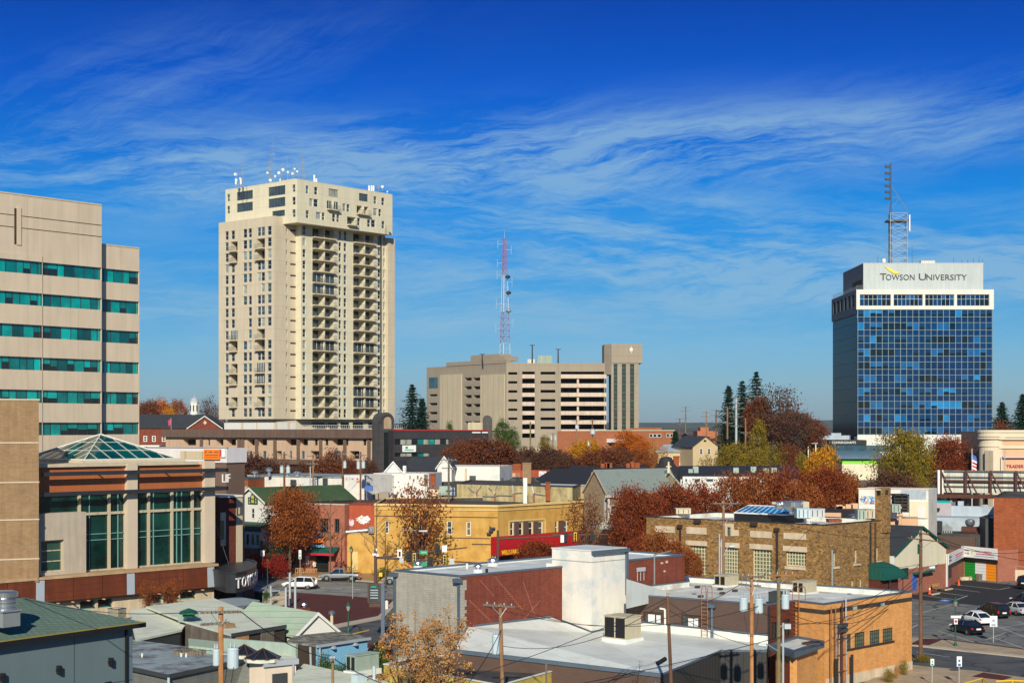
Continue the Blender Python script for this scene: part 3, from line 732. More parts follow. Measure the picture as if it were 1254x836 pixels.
def dish(root,px,py,Y,r,mat='white_trim'):
 mb=MB();r*=.68;p=at(px,Y);z=zz(py,Y);n=14;cen=Vector((p[0],p[1],z));ax=Vector((rr.uniform(-.4,.4),-1,.1)).normalized();a=ax.orthogonal().normalized();b=ax.cross(a)
 prof=[(0.02,.0),(r*.5,.06*r),(r*.85,.2*r),(r,.42*r),(r*.96,.5*r),(r*.5,.62*r),(.02,.68*r)]
 base=len(mb.v)
 for q,d in prof:
  for i in range(n):t_=2*math.pi*i/n;mb.v.append(tuple(cen+ax*d+(a*math.cos(t_)+b*math.sin(t_))*q))
 for q in range(len(prof)-1):
  for i in range(n):j=(i+1)%n;mb.f.append([base+q*n+i,base+q*n+j,base+(q+1)*n+j,base+(q+1)*n+i]);mb.m.append(0)
 mb.tube((cen.x,cen.y+.1,z-r),(cen.x,cen.y+.1,z+r*.3),.07,.07,5)
 mb.tube((cen.x,cen.y+.1,z-r*1.8),(cen.x,cen.y+.1,z-r),.07,.07,5)
 mb.build('dish_antenna',[mat],root)
for px,y0,y1 in[(297,197,230),(329,195,222),(331.5,182,222),(334.5,166,222),(352,192,221),(366.5,198,220),(370.5,184,220),(372.5,206,221),(359.5,199,219),(344,200,221),(463.5,222,235),(291,215,232)]:
 mast(rt,px,y0,y1,420)
for px,y,r in[(288.5,214,.75),(290,221,.5),(294,219,.45),(327.5,212,.55),(331,221,.6),(341.5,212,.6),(346.5,208,.6),(352.5,211,.45),(358.5,213,.65),(361,207,.4),(364,210,.4),(468.5,229,.6),(474.5,235,.35),(337,216,.4)]:
 dish(rt,px,y,420 if px>300 else 424,r,rr.choice(['white_trim','pole_grey','pole_grey']))
mb=MB()
for px in(343.5,349.5,385,452,455,457.5,387.5,289,295):
 p=at(px,424 if px<400 else 436);zt=ztop;mb.box(p[0]-.22,p[0]+.22,p[1]-.2,p[1]+.2,zt+.3 if px!=385 else zt,zt+(1.8 if px!=385 else 2.8));mb.tube((p[0],p[1],zt-.1),(p[0],p[1],zt+.3),.06,.06,4)
mb.build('panel_antenna',['white_trim'],rt)
mb=MB();u0=Rd(40);mb.obox(cw(3,4),R,L,(0,5),(0,6),(ztop,ztop+.9));mb.build('roof_plinth',['condo_tan'],rt)
# ============================================================ tan concrete office tower with teal window bands (left)
A0=at(124.5,206);Ra=Rd(40);La=Ld(40)
def ow(u,v):return(A0[0]+Ra[0]*u+La[0]*v,A0[1]+Ra[1]*u+La[1]*v)
ot=thing('office_tower','tan concrete office tower with horizontal teal window bands at the left edge','office building',(*ow(-10,6),0))
def bands(root,w,t0,t1,zs_,ztop,seedv,zbot=0):
 rects=[(t0+.0,t1-.0,a,b,.35)for a,b in zs_];r2=random.Random(seedv)
 mb=MB();z=zbot
 for a,b in zs_+[(ztop,ztop)]:
  mb.poly([w.p(t0,z),w.p(t1,z),w.p(t1,a),w.p(t0,a)])
  if a<ztop:mb.poly([w.p(t0,a),w.p(t1,a),w.p(t1,a,.35),w.p(t0,a,.35)]);mb.poly([w.p(t0,b),w.p(t1,b),w.p(t1,b,.35),w.p(t0,b,.35)])
  z=b
 for a,b in zs_:
  gb=MB();t=t0;mats=['teal_a','teal_b','teal_c','teal_d','win_dark','dark_trim']
  while t<t1-.1:
   wd=min(r2.choice([1.0,1.5,1.5]),t1-t);k=r2.choice([0,0,1,1,1,2,3,0])
   if r2.random()<.3:
    zm=a+(b-a)*r2.uniform(.35,.6);gb.poly([w.p(t,a,.34),w.p(t+wd,a,.34),w.p(t+wd,zm,.34),w.p(t,zm,.34)],4 if k!=3 else 3);gb.poly([w.p(t,zm,.34),w.p(t+wd,zm,.34),w.p(t+wd,b,.34),w.p(t,b,.34)],k)
   else:gb.poly([w.p(t,a,.34),w.p(t+wd,a,.34),w.p(t+wd,b,.34),w.p(t,b,.34)],k)
   w.box(gb,t+wd-.03,t+wd+.03,.28,.335,a,b,5);t+=wd
  gb.build('window_band',mats,root)
 return mb
wA=Wall(A0,ow(-1,0),La)
wa=Wall(ow(-34,0),A0,La)
rows=[]
for y0,y1 in[(327.6,342.7),(364.9,379.5),(402.5,417.6),(440.5,455.7),(479,494.2),(517.3,532.4)]:
 ya=205.8;rows.append((zz(y1,ya),zz(y0,ya)))
zt1=zz(252,206);rows=rows[::-1]
mb=bands(ot,wa,0,34,rows,zt1,3)
a,b,c,d=ow(-34,0),ow(0,0),ow(0,26),ow(-34,26)
for p,q in((b,c),(c,d),(d,a)):mb.poly([P3(p,0),P3(q,0),P3(q,zt1),P3(p,zt1)])
mb.poly([P3(x,zt1)for x in(a,b,c,d)]);mb.build('wall',['office_concrete'],ot)
tA=wa.t(52);bay=MB();wb=Wall(ow(-34,-.12),ow(0,-.12),La)
rr2=[(a_,b_)for a_,b_ in rows]
mb=bands(ot,wb,0,wb.t(52),rows,rows[-1][1]+.75,7)
tB=wb.t(52);mb.poly([wb.p(tB,0),wb.p(tB,0,.12),wb.p(tB,rows[-1][1]+.75,.12),wb.p(tB,rows[-1][1]+.75)]);zq=rows[-1][1]+.75
mb.poly([wb.p(0,zq),wb.p(tB,zq),wb.p(tB,zq,.12),wb.p(0,zq,.12)]);mb.build('bay',['office_concrete'],ot)
mb=MB();wa.box(mb,0,34,-.06,.3,zt1,zt1+.18);mb.build('coping',['coping_stone'],ot)
mb=MB()
for py in(276,290):zc=zz(py,206);wa.box(mb,0,34,-.03,.02,zc-.04,zc+.04)
mb.build('joint_line',['void_warm'],ot)
mb=MB();wa.pxbox(mb,17.5,255,20,299,-.05,.05);mb.build('slot_window',['void_warm'],ot);mb=MB();wa.pxbox(mb,20.2,254,25.5,300,-.12,.05);mb.build('slot_frame',['office_concrete'],ot)
V=1.3;wl2=Wall(ow(0,V),ow(1,V),La);end=wl2.t(170.5)
rows2=[]
for y0,y1 in[(333.3,349.2),(370,385.3),(406.5,421.5),(444,458),(480.5,495),(517,531.5)]:rows2.append((zz(y1,213),zz(y0,213)))
zt2=zz(305.5,213);mb=bands(ot,Wall(ow(0,V),ow(end,V),La),0,end,rows2[::-1],zt2,12)
a,b,c,d=ow(0,V),ow(end,V),ow(end,22),ow(0,22)
for p,q in((b,c),(c,d)):mb.poly([P3(p,0),P3(q,0),P3(q,zt2),P3(p,zt2)])
mb.poly([P3(x,zt2)for x in(a,b,c,d)]);mb.build('lower_wall',['office_concrete'],ot)
mb=MB();ww=Wall(ow(0,V),ow(end,V),La);ww.box(mb,0,end+.05,-.06,.3,zt2,zt2+.16);mb.build('lower_coping',['coping_stone'],ot)
# ============================================================ university tower (front parallel to the picture plane)
UY=428.0;xL=at(1049.7,UY)[0];xR=at(1215.5,UY)[0];ud=32.5
ut=thing('glass_tower','blue glass office tower with a white frame top carrying a university name and lattice mast','office building',((xL+xR)/2,UY+16,15))
zg0,zg1=zz(534,UY),zz(379,UY)
NC=22;cwid=(xR-xL-.3)/NC;r2=random.Random(4)
gb=MB();fb=MB();mats=['uni_a','uni_b','uni_c','uni_d','uni_e']
NR=10;ph=(zg1-zg0)/(NR-.32);z=zg1
rowsU=[]
for i in range(NR):
 zt=zg1-i*ph-.0;rowsU.append((zt-ph*.56,zt,'v'))
 if zt-ph>zg0-1:rowsU.append((zt-ph,zt-ph*.56,'s'))
for(a,b,k)in rowsU:
 hot=r2.random();run=0
 for c in range(NC):
  x0=xL+.15+c*cwid;x1=x0+cwid
  if k=='s':m=4 if r2.random()<.93 else 0
  elif c and r2.random()<.5:pass
  else:
   m=r2.choices([0,1,2,3,4],[.36,.22,.18,.05 if c>7 else .16,.2])[0]
  dy=r2.uniform(-.03,.03);dz=r2.uniform(-.02,.02)
  if k=='v' and r2.random()<.35 and m!=2:
   zm=a+(b-a)*r2.uniform(.3,.55)
   gb.poly([(x0,UY,a),(x1,UY+dy,a),(x1,UY+dy,zm),(x0,UY,zm)],2);gb.poly([(x0,UY,zm),(x1,UY+dy,zm),(x1,UY+dy+dz,b),(x0,UY+dz,b)],m)
  else:gb.poly([(x0,UY,a),(x1,UY+dy,a),(x1,UY+dy+dz,b),(x0,UY+dz,b)],m)
gb.build('glass_wall',mats,ut)
for c in range(NC+1):x=xL+.15+c*cwid;fb.box(x-.055,x+.055,UY-.16,UY-.04,zg0,zg1)
for a,b,k in rowsU:fb.box(xL,xR,UY-.2,UY-.045,b-.045,b+.045)
fb.box(xL,xR,UY-.2,UY-.045,rowsU[-1][0]-.05,rowsU[-1][0]+.08)
fb.build('mullion',[plain('uni_mullion',(.24,.33,.36),.5,.05)],ut)
mb=MB();mb.poly([(xL,UY,zg0),(xL,UY+ud,zg0),(xL,UY+ud,zg1),(xL,UY,zg1)]);mb.build('side_glass',['uni_side'],ut)
mb=MB()
for i in range(0,11):zc=zg1-i*ph;mb.box(xL-.05,xL-.005,UY+.1,UY+ud,zc-.05,zc+.05)
mb.build('side_mullion',['dark_trim'],ut)
mb=MB();mb.poly([(xR,UY,12),(xR,UY+ud,12),(xR,UY+ud,zg1),(xR,UY,zg1)]);mb.poly([(xL,UY+ud,12),(xR,UY+ud,12),(xR,UY+ud,zg1),(xL,UY+ud,zg1)]);mb.build('rear_wall',['uni_grey'],ut)
zc0,zc1=zg1,zz(354.5,UY);w=Wall((xL-.3,UY-.35),(xR+.25,UY-.35),(0,1));rects=[]
for a,b in((1053,1091),(1094.5,1130),(1133,1168.5),(1172,1211.5)):r=w.rect(a,360.5,b,374.2);rects.append((*r,.5))
mb=MB();facade(mb,w,0,w.len,zc0,zc1,rects);wlft=Wall((xL-.3,UY-.35),(xL-.3,UY+ud+.3),(1,0));lr=[]
mb.poly([(xL-.3,UY-.35,zc0),(xR+.25,UY-.35,zc0),(xR+.25,UY,zc0),(xL-.3,UY,zc0)])
mb.poly([(xR+.25,UY-.35,zc0),(xR+.25,UY+ud,zc0),(xR+.25,UY+ud,zc1),(xR+.25,UY-.35,zc1)]);mb.poly([(xL-.3,UY-.35,zc1),(xR+.25,UY-.35,zc1),(xR+.25,UY+ud,zc1),(xL-.3,UY+ud,zc1)])
mb.build('top_frame',['uni_white'],ut)
for r in rects:
 g2=MB();r3=random.Random(int(r[0]*10));n=7
 for i in range(n):
  for j in range(2):
   t0=r[0]+(r[1]-r[0])*i/n;t1=r[0]+(r[1]-r[0])*(i+1)/n;za=r[2]+(r[3]-r[2])*(0 if j==0 else .6);zb_=r[2]+(r[3]-r[2])*(.6 if j==0 else 1)
   g2.poly([w.p(t0,za,.48),w.p(t1,za,.48),w.p(t1,zb_,.48),w.p(t0,zb_,.48)],r3.choice([0,2,2,4,1]if j else[2,2,4,0]))
 o=g2.build('window',mats,ut);f2_=MB()
 for i in range(n+1):t0=r[0]+(r[1]-r[0])*i/n;w.box(f2_,t0-.05,t0+.05,.38,.47,r[2],r[3])
 zc=r[2]+(r[3]-r[2])*.6;w.box(f2_,r[0],r[1],.36,.465,zc-.05,zc+.05);f2_.build('frame',['uni_metal'],o)
for i in range(6):
 a=3.0+i*5.0;lr.append((a,a+2.8,zc0+.9,zc1-1.1,.4))
mb=MB();facade(mb,wlft,0,wlft.len,zc0-1.2,zc1,lr);mb.build('side_frame',['uni_grey'],ut)  # left side of the white frame, its shade put into the grey
for r in lr:g2=MB();g2.poly([wlft.p(r[0],r[2],.39),wlft.p(r[1],r[2],.39),wlft.p(r[1],r[3],.39),wlft.p(r[0],r[3],.39)]);g2.build('side_window',['uni_side'],ut)
py0=UY+2.0;xa=at(1057.3,py0)[0];xb=at(1204,py0)[0];zp=zz(323,py0);pd=26
mb=MB();mb.box(xa,xb,py0,py0+pd,zc1-.3,zp);o=mb.build('sign_penthouse',['uni_metal'],ut)
mb=MB();mb.box(xa-.08,xb+.08,py0-.08,py0+pd+.08,zp,zp+.18);mb.build('penthouse_coping',['uni_white'],ut)
mb=MB();mb.box(xa-.06,xa-.01,py0+.02,py0+pd,zc1+.1,zp-.05);mb.build('penthouse_side_shade',['uni_grey'],ut)  # thin grey sheet paints the shade on the penthouse side
mb=MB()
for i in range(11):mb.box(xa-.16,xa-.07,py0+1+i*1.15,py0+1.8+i*1.15,zz(348,py0),zz(341,py0))
mb.build('louvre',['void_warm'],ut)
zb_=zz(343,py0)
def px_at(px):return at(px,py0-.12)[0]
for s_,x0,x1,hh in(('T',1077.6,1085.5,8.2),('OWSON',1084.8,1120,6.9),('U',1125.2,1134.2,8.2),('NIVERSITY',1134.6,1184,6.9)):
 if s_ in 'TU':sg=MB()
 X0,X1=px_at(x0),px_at(x1);sg.text(s_,((X0+X1)/2,py0-.12,zb_),(1,0),hh*py0/F,.12,X1-X0,center=True)
 if s_ not in 'TU':sg.build('lettering',['letter_dark'],ut)
lf=MB();pts=[(1083.2,326.5),(1087,327.6),(1092,330.2),(1097,332.8),(1101.3,333.2),(1099.5,335.2),(1094.5,335.2),(1089,331.8)]
q=[(at(a,py0)[0],zz(b,py0))for a,b in pts]
for k,dd in((0,.06),):
 lo=[(x,py0-.1,z)for x,z in q];hi=[(x,py0-.22,z)for x,z in q];lf.poly(hi,0)
 for i in range(len(q)):j=(i+1)%len(q);lf.poly([lo[i],lo[j],hi[j],hi[i]],0)
lf.build('leaf_emblem',['letter_yellow'],ut)
mb=MB()
for z_ in(.5,1.0):mb.box(xL-.1,xL-.04,UY,UY+ud,zc1+z_,zc1+z_+.05)
for i in range(24):mb.box(xL-.1,xL-.04,UY+i*ud/24,UY+i*ud/24+.05,zc1,zc1+1)
for z_ in(.5,1.0):mb.box(xL-.1,xa,UY-.2,UY-.15,zc1+z_,zc1+z_+.05);mb.box(xb,xR,UY-.2,UY-.15,zc1+z_,zc1+z_+.05)
mb.build('terrace_railing',['metal_grey'],ut)
mb=MB();mb.box(xL,xR,UY-.3,UY+4,12,rowsU[-1][0]-.04);mb.build('base',['uni_white'],ut)
mb=MB();w=Wall((xL,UY-.3),(xR,UY-.3),(0,1))
w.pxbox(mb,1057,545,1098,553,-.06,.02);mb.build('base_window',['win_blue'],ut)
def lattice(mb,cx,cy,z0,z1,w0,w1,n,r=.09,mi=lambda k:0,rot=0,legs=4):
 prev=None
 for k in range(n+1):
  t_=k/n;z_=z0+(z1-z0)*t_;hw=(w0+(w1-w0)*t_)/2*1.15
  ring=[(cx+hw*math.cos(rot+2*math.pi*i/legs)*1.2,cy+hw*math.sin(rot+2*math.pi*i/legs)*1.2,z_)for i in range(legs)]
  m=mi(k)
  for i in range(legs):mb.tube(ring[i],ring[(i+1)%legs],r*.5,r*.5,4,m,False)
  if prev:
   for i in range(legs):
    mb.tube(prev[i],ring[i],r,r,4,m,False);mb.tube(prev[i],ring[(i+1)%legs],r*.5,r*.5,4,m,False)
    if legs==4:mb.tube(prev[(i+1)%legs],ring[i],r*.5,r*.5,4,m,False)
  prev=ring
my=py0+9;mm=thing('lattice_mast','galvanised square lattice mast with a slim side antenna above the university sign','antenna mast',(*at(1099,my),zp+.2))
mb=MB();c_=at(1099.5,my);lattice(mb,c_[0],c_[1],zp+.18,zz(262,my),4.6,4.6,7,.095,rot=rad(38));mb.build('lattice',['metal_grey'],mm)
mb=MB();c2_=at(1090.6,my);lattice(mb,c2_[0],c2_[1],zp+.2,zz(200,my),.7,.35,24,.06,rot=.5,legs=3);mb.build('antenna_mast',['dark_trim'],mm)
for py in(204,212,219.5,227.5,235,243):
 mb=MB();z_=zz(py,my);mb.box(c2_[0]-1.5,c2_[0]-.2,c2_[1]-.3,c2_[1]+.3,z_-.35,z_+.25);mb.tube((c2_[0]-1.7,c2_[1],z_+.3),(c2_[0]+.2,c2_[1],z_),.1,.1,4);mb.build('antenna_element',['dark_metal'],mm)
mb=MB();e_=at(1112,my);mb.tube((c2_[0],c2_[1],zz(226,my)),(e_[0],e_[1],zz(259,my)),.09,.09,4);e2_=at(1102,my);mb.tube((c2_[0],c2_[1],zz(242,my)),(e2_[0],e2_[1],zz(241,my)),.06,.06,4);mb.tube((c2_[0],c2_[1],zz(255,my)),(e2_[0],e2_[1],zz(243,my)),.06,.06,4);mb.tube((c2_[0]-.9,c2_[1],zz(262,my)),(c2_[0],c2_[1],zz(240,my)),.08,.08,4)
mb.build('brace',['uni_grey'],mm)
mb=MB();p=at(1113.8,my);mb.box(p[0]-.18,p[0]+.18,p[1]-.2,p[1]+.2,zz(283,my),zz(263,my));mb.build('panel_antenna',['white_trim'],mm)
mb=MB();mb.box(c_[0]-3.2,c_[0]+2.5,c_[1]-2,c_[1]+2,zz(272,my),zz(270,my));mb.build('platform',['dark_metal'],mm)
def rooftop_box(px0,px1,py0_,py1,Y,mat,label,cat='roof unit',dep=2.0,group=None,name='roof_unit'):
 mb=MB();a=at(px0,Y);b=at(px1,Y);z1=zz(py0_,Y);z0=zz(py1,Y);mb.box(a[0],b[0],Y,Y+dep,z0,z1);mb.box(a[0]-.06,b[0]+.06,Y-.06,Y+dep+.06,z1+.003,z1+.09)
 n=max(2,int((b[0]-a[0])/.5))
 for i in range(n):xx=a[0]+(b[0]-a[0])*(i+.5)/n;mb.box(xx-.04,xx+.04,Y-.05,Y,z0+.1,z1-.1,1)
 return single(name,mb,[mat,'void_warm'],label,cat,group)
rooftop_box(1128,1145,319.5,323,py0+3,'uni_white','white roof unit on the university sign penthouse')
mb=MB();mb.lathe((*at(1082.5,py0+2),zp+.25),[(.05,0),(.5,.3),(.6,.8),(.45,1.25),(.1,1.45)],12);single('dish_antenna',mb,'white_trim','round white dish beside the lattice mast foot','dish',smooth=True)
for i,px in enumerate((1075,1064,1117,1168,1178,1185,1192,1199,1203)):
 mb=MB();p=at(px,py0+1.5);mb.tube(P3(p,zp+.18),P3(p,zz((312,319,300,315,318,318,316,314,317)[i],py0+1.5)),.06,.04,4)
 o=single('whip_antenna',mb,'dark_trim','thin whip antenna on the edge of the university penthouse roof','antenna','whip antennas on the penthouse roof')
mb=MB();
fr=thing('restaurant_building','low dark fronted restaurant with storefront glass below the blue glass tower','building',(*at(1040,395),12))
w=Wall(at(1015,398),at(1061,398),(0,1));mb=MB();w.box(mb,0,w.len,0,16,11,zz(538.5,398));mb.build('wall',['dark_cladding'],fr)
mb=MB();w.pxbox(mb,1015,539,1061,544,-.25,-.01);mb.build('sign_board',['black_paint'],fr);mb=MB();mb.text("CUNNINGHAM'S",(at(1033,398)[0],397.6,zz(543,398)),(1,0),.62,.08,6);mb.build('lettering',['letter_white'],fr)
mb=MB();w.pxbox(mb,1024,545,1059,553.5,-.08,.0);o=mb.build('window',['win_blue'],fr);mb=MB()
for px in(1024,1031,1038,1045,1052,1058.6):w.pxbox(mb,px,545,px+1,553.5,-.2,-.09)
mb.build('frame',['dark_trim'],o)
g_=thing('green_building','cream building with a lime green band under a curved slate blue roof','building',(*at(1055,350),10))
w=Wall(at(1031,352),at(1075,352),(0,1));mb=MB();w.box(mb,0,w.len,0,14,8,zz(568,352));mb.build('wall',['cream_siding'],g_)
mb=MB();w.box(mb,.1,w.len-.1,.1,13.8,zz(568,352)+.004,zz(561.5,352));o=mb.build('green_band',[MATS.get('lime')or plain('lime',(.22,.62,.05),.5,.1)],g_)
mb=MB();n=8
for i in range(n):
 a0=math.pi*(.06+.5*i/n);a1=math.pi*(.06+.5*(i+1)/n);f=lambda a:(6-7*math.cos(a),zz(562,352)+2.0*math.sin(a)-.3)
 (d0,z0),(d1,z1)=f(a0),f(a1);mb.hex8([w.p(-1,z0,d0),w.p(w.len+1,z0,d0),w.p(w.len+1,z1,d1),w.p(-1,z1,d1)],[w.p(-1,z0+.15,d0),w.p(w.len+1,z0+.15,d0),w.p(w.len+1,z1+.15,d1),w.p(-1,z1+.15,d1)])
mb.build('roof',[plain('slate_blue_roof',(.10,.17,.23),.6,.1,.4,lines=(.6,300,(.06,.1,.14),.05))],g_)
# ============================================================ parking garage
GY=546.0;gt=thing('parking_garage','grey brown concrete parking garage with dark open decks and a taller stair tower','parking garage',(*at(650,570),14))
xg=[at(620,GY)[0],at(741,GY)[0]];w=Wall((xg[0],GY),(xg[1],GY),(0,1));zt=zz(444.5,GY);zb0=12
rects=[];slabs=MB();back=MB()
rowy=[(454.7,458),(466,469),(476.5,480),(487,490.8),(498,502),(509,513),(519.5,523.8)]
K2=5.225
def col(px0,px1,tall,ys):
 for(a,b)in ys:
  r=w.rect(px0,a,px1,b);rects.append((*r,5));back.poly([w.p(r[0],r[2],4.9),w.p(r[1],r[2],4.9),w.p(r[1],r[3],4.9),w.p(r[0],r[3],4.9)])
tallrows=[(454.8,458.2),(463.4,469.4),(474.6,480.6),(485.8,491.8),(497,503),(508.2,514.2),(519.4,525.4)]
col(622.5,633.4,0,[(455.5,458.5),(466.5,469.4),(477.6,480.6),(488.8,491.6),(500,502.8),(511,513.8)])
col(639.5,654.8,1,tallrows+[(530.5,535.8)])
col(662,680,0,[(455,458.3),(466,469.4),(477.2,480.6),(488.4,491.8),(499.6,503),(510.8,514.2),(522,525.2)])
col(686.8,743,1,tallrows);rects[-7:]=[(r[0],min(r[1],w.len-.3),r[2],r[3],5)for r in rects[-7:]]
mb=MB();facade(mb,w,0,w.len,zb0,zt,rects);mb.poly([w.p(0,zt),w.p(w.len,zt),w.p(w.len,zt,30),w.p(0,zt,30)])
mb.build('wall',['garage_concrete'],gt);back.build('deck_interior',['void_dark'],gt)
for px0,px1 in((639.5,654.8),(686.8,742.6)):
 for(a,b),nx in zip(tallrows,[463.4,474.6,485.8,497,508.2,519.4,530.5]):
  mb=MB();r=w.rect(px0,b+.1,px1,nx-.2);w.box(mb,r[0],r[1],-.22,-.01,r[2],r[3]);mb.build('deck_parapet',['garage_slab'],gt)
mb=MB();
for(a,b)in tallrows[1:]:w.pxbox(mb,706.5,a,709,b,.4,1.2)
mb.build('column',['garage_slab'],gt)
mb=MB();w.pxbox(mb,686.8,530.6,701,535.8,-.05,.0);mb.build('entrance',['void_dark'],gt)
w2=Wall(at(522.5,585),(xg[0],GY),None);n_=w2.n
zt2_=zz(446.5,560);rects=[];back=MB()
def col2(px0,px1,rows_):
 for a,b in rows_:
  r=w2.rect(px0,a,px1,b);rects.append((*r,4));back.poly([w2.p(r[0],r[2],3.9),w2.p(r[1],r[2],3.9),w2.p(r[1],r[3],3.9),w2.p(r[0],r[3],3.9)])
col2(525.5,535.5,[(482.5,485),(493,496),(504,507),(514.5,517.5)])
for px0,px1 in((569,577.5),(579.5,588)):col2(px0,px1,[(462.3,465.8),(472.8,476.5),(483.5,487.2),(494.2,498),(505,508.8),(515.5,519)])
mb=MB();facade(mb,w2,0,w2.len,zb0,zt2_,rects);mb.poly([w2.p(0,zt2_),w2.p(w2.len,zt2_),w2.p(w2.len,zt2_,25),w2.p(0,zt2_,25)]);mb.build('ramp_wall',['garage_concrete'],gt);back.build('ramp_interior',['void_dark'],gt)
mb=MB();w2.pxbox(mb,525.5,462,536,475,-.1,.0);mb.build('opening',['win_blue'],gt)
for px0,px1 in((540,566),(589.5,618.5)):
 mb=MB();r=w2.rect(px0,458.5,px1,527);w2.box(mb,r[0],r[1],-.5,-.01,r[2],r[3]);mb.build('concrete_panel',['garage_panel'],gt)
mb=MB();w2.box(mb,w2.t(547),w2.len,-.2,2,zt2_,zt2_+1.4);mb.build('upper_parapet',['garage_concrete'],gt)
mb=MB();w2.box(mb,w2.t(568),w2.t(603),3,8,zt2_+1.0,zt2_+3.6);w2.box(mb,w2.t(597),w2.t(612),2,8,zt2_+1,zt2_+2.6);mb.build('ramp_house',['garage_concrete'],gt)
xa_,xb_=at(748.5,GY-2)[0],at(786.5,GY-2)[0];ty=GY-2;w3=Wall((xa_,ty),(xb_-1.2,ty),(0,1));rects=[]
zcap0,zcap1=zz(444.5,ty),zz(421,ty)
for a,b in((751.5,756),(761.5,766.5),(771.5,776.5)):r=w3.rect(a,444.6,b,527);rects.append((r[0],r[1],r[2],zcap0-.3,.8))
mb=MB();facade(mb,w3,0,w3.len,zb0,zcap0,rects);e_=w3.p(w3.len,0)
mb.poly([w3.p(w3.len,zb0),w3.p(w3.len,zb0,14),w3.p(w3.len,zcap0,14),w3.p(w3.len,zcap0)]);mb.poly([w3.p(0,zb0),w3.p(0,zb0,14),w3.p(0,zcap0,14),w3.p(0,zcap0)]);mb.build('tower_wall',['garage_concrete'],gt)
mb=MB();mb.hex8([w3.p(-1.6,zcap0,6),w3.p(0,zcap0,-.3),w3.p(w3.len+1.2,zcap0,-.3),w3.p(w3.len+1.2,zcap0,14)],[w3.p(-1.6,zcap1,6),w3.p(0,zcap1,-.3),w3.p(w3.len+1.2,zcap1,-.3),w3.p(w3.len+1.2,zcap1,14)])
mb.hex8([w3.p(-2.4,zt-4,13),w3.p(-2.3,zt-4,3),w3.p(.02,zt-4,-.02),w3.p(.02,zt-4,13)],[w3.p(-2.4,zcap1-.01,13),w3.p(-2.3,zcap1-.01,3),w3.p(.02,zcap1-.01,-.02),w3.p(.02,zcap1-.01,13)])
mb.build('tower_cap',['garage_concrete'],gt)
r2=random.Random(2)
for r in rects:
 g2=MB();g2.poly([w3.p(r[0],r[2],.79),w3.p(r[1],r[2],.79),w3.p(r[1],r[3],.79),w3.p(r[0],r[3],.79)],0);n=8
 for i in range(n):z0=r[2]+(r[3]-r[2])*(i+.45)/n;w3.box(g2,r[0]+.15,r[1]-.15,.7,.78,z0,z0+.8,1);w3.box(g2,r[0],r[1],.6,.78,z0+1.6,z0+1.9,2)
 g2.build('window_strip',['win_dark','win_green','dark_trim'],gt)
mb=MB();p=at(773,ty-.4);mb.box(p[0]-.5,p[0]+.5,ty-.6,ty-.3,zz(430,ty),zz(426,ty));mb.tube((p[0],ty-.5,zz(433,ty)),(p[0],ty-.5,zz(424,ty)),.12,.12,5);mb.build('tower_antenna',['white_trim'],gt)
for px,y0 in((651.8,423),(683.5,428),(590.5,434)):
 mb=MB();Yp=GY+8;p=at(px,Yp);mb.tube(P3(p,zt),P3(p,zz(y0,Yp)),.28,.2,6);mb.box(p[0]-.9,p[0]+.9,p[1]-.4,p[1]+.4,zz(y0,Yp),zz(y0,Yp)+.25)
 single('lamp_post',mb,'dark_trim','dark lamp post standing on the garage roof deck','lamp post','lamp posts on the garage roof')
rooftop_box(658,676,435.5,445,GY+10,'hvac_green','grey ribbed plant room on the parking garage roof','plant room',6)
rooftop_box(646,655,440,445,GY+9,'uni_white','small pale roof unit left of the ribbed plant room','roof unit',3)
sh=thing('stair_house','small beige rooftop house with a dark arched end in front of the garage','building',(*at(588,480),14));mb=MB();w=Wall(at(573,480),at(602,480),(0,1));w.box(mb,0,w.len,0,8,14,zz(517,480));mb.build('wall',['garage_panel'],sh)
mb=MB();pts=[(w.t(589)+0,14)];n=10
a0,a1=w.t(591),w.t(602.5);cxm=(a0+a1)/2;rad_=(a1-a0)/2;zc=zz(514,480);ring=[(a1,14),(a0,14)]+[(cxm-rad_*math.cos(math.pi*i/n),zc+rad_*math.sin(math.pi*i/n))for i in range(n+1)]
lo=[w.p(a,z,-.6)for a,z in ring];hi=[w.p(a,z,6)for a,z in ring];mb.poly(lo);mb.poly(hi)
for i in range(len(ring)):j=(i+1)%len(ring);mb.poly([lo[i],lo[j],hi[j],hi[i]])
mb.build('arch',['arch_dark'],sh)
# ============================================================ red and white radio tower
TY=640;tt_=thing('radio_tower','tall red and white lattice radio tower rising behind the parking garage','radio tower',(*at(617.5,TY),14))
z0,z1=14,zz(292,TY);mb=MB()
def tm(k):
 zf=z0+(z1-z0)*k/34;py=HY-(zf-H)*F/TY
 return 0 if(py<333 or 377<py<413 or py>470)else 1
c_=at(617.8,TY);lattice(mb,c_[0],c_[1],z0,z1,5.6,.95,34,.12,mi=tm,rot=.35,legs=3)
mb.build('lattice',[plain('tower_red',(.30,.012,.015),.6,.1),'pole_grey'],tt_)
mb=MB();mb.tube(P3(c_,z1),P3(c_,z1+3),.08,.05,4)
for py,s in((299,-1),(306,1),(322,-1),(337,-1),(345,1),(372,-1),(395,1),(402,-1)):
 z_=zz(py,TY);hw=1+(z1-z_)/(z1-z0)*2.2;mb.tube((c_[0],c_[1],z_),(c_[0]+s*(hw+1.6),c_[1],z_),.08,.08,4);mb.tube((c_[0]+s*(hw+1.6),c_[1],z_-1.8),(c_[0]+s*(hw+1.6),c_[1],z_+1.8),.08,.08,4)
mb.build('antenna_arm',['metal_grey'],tt_)
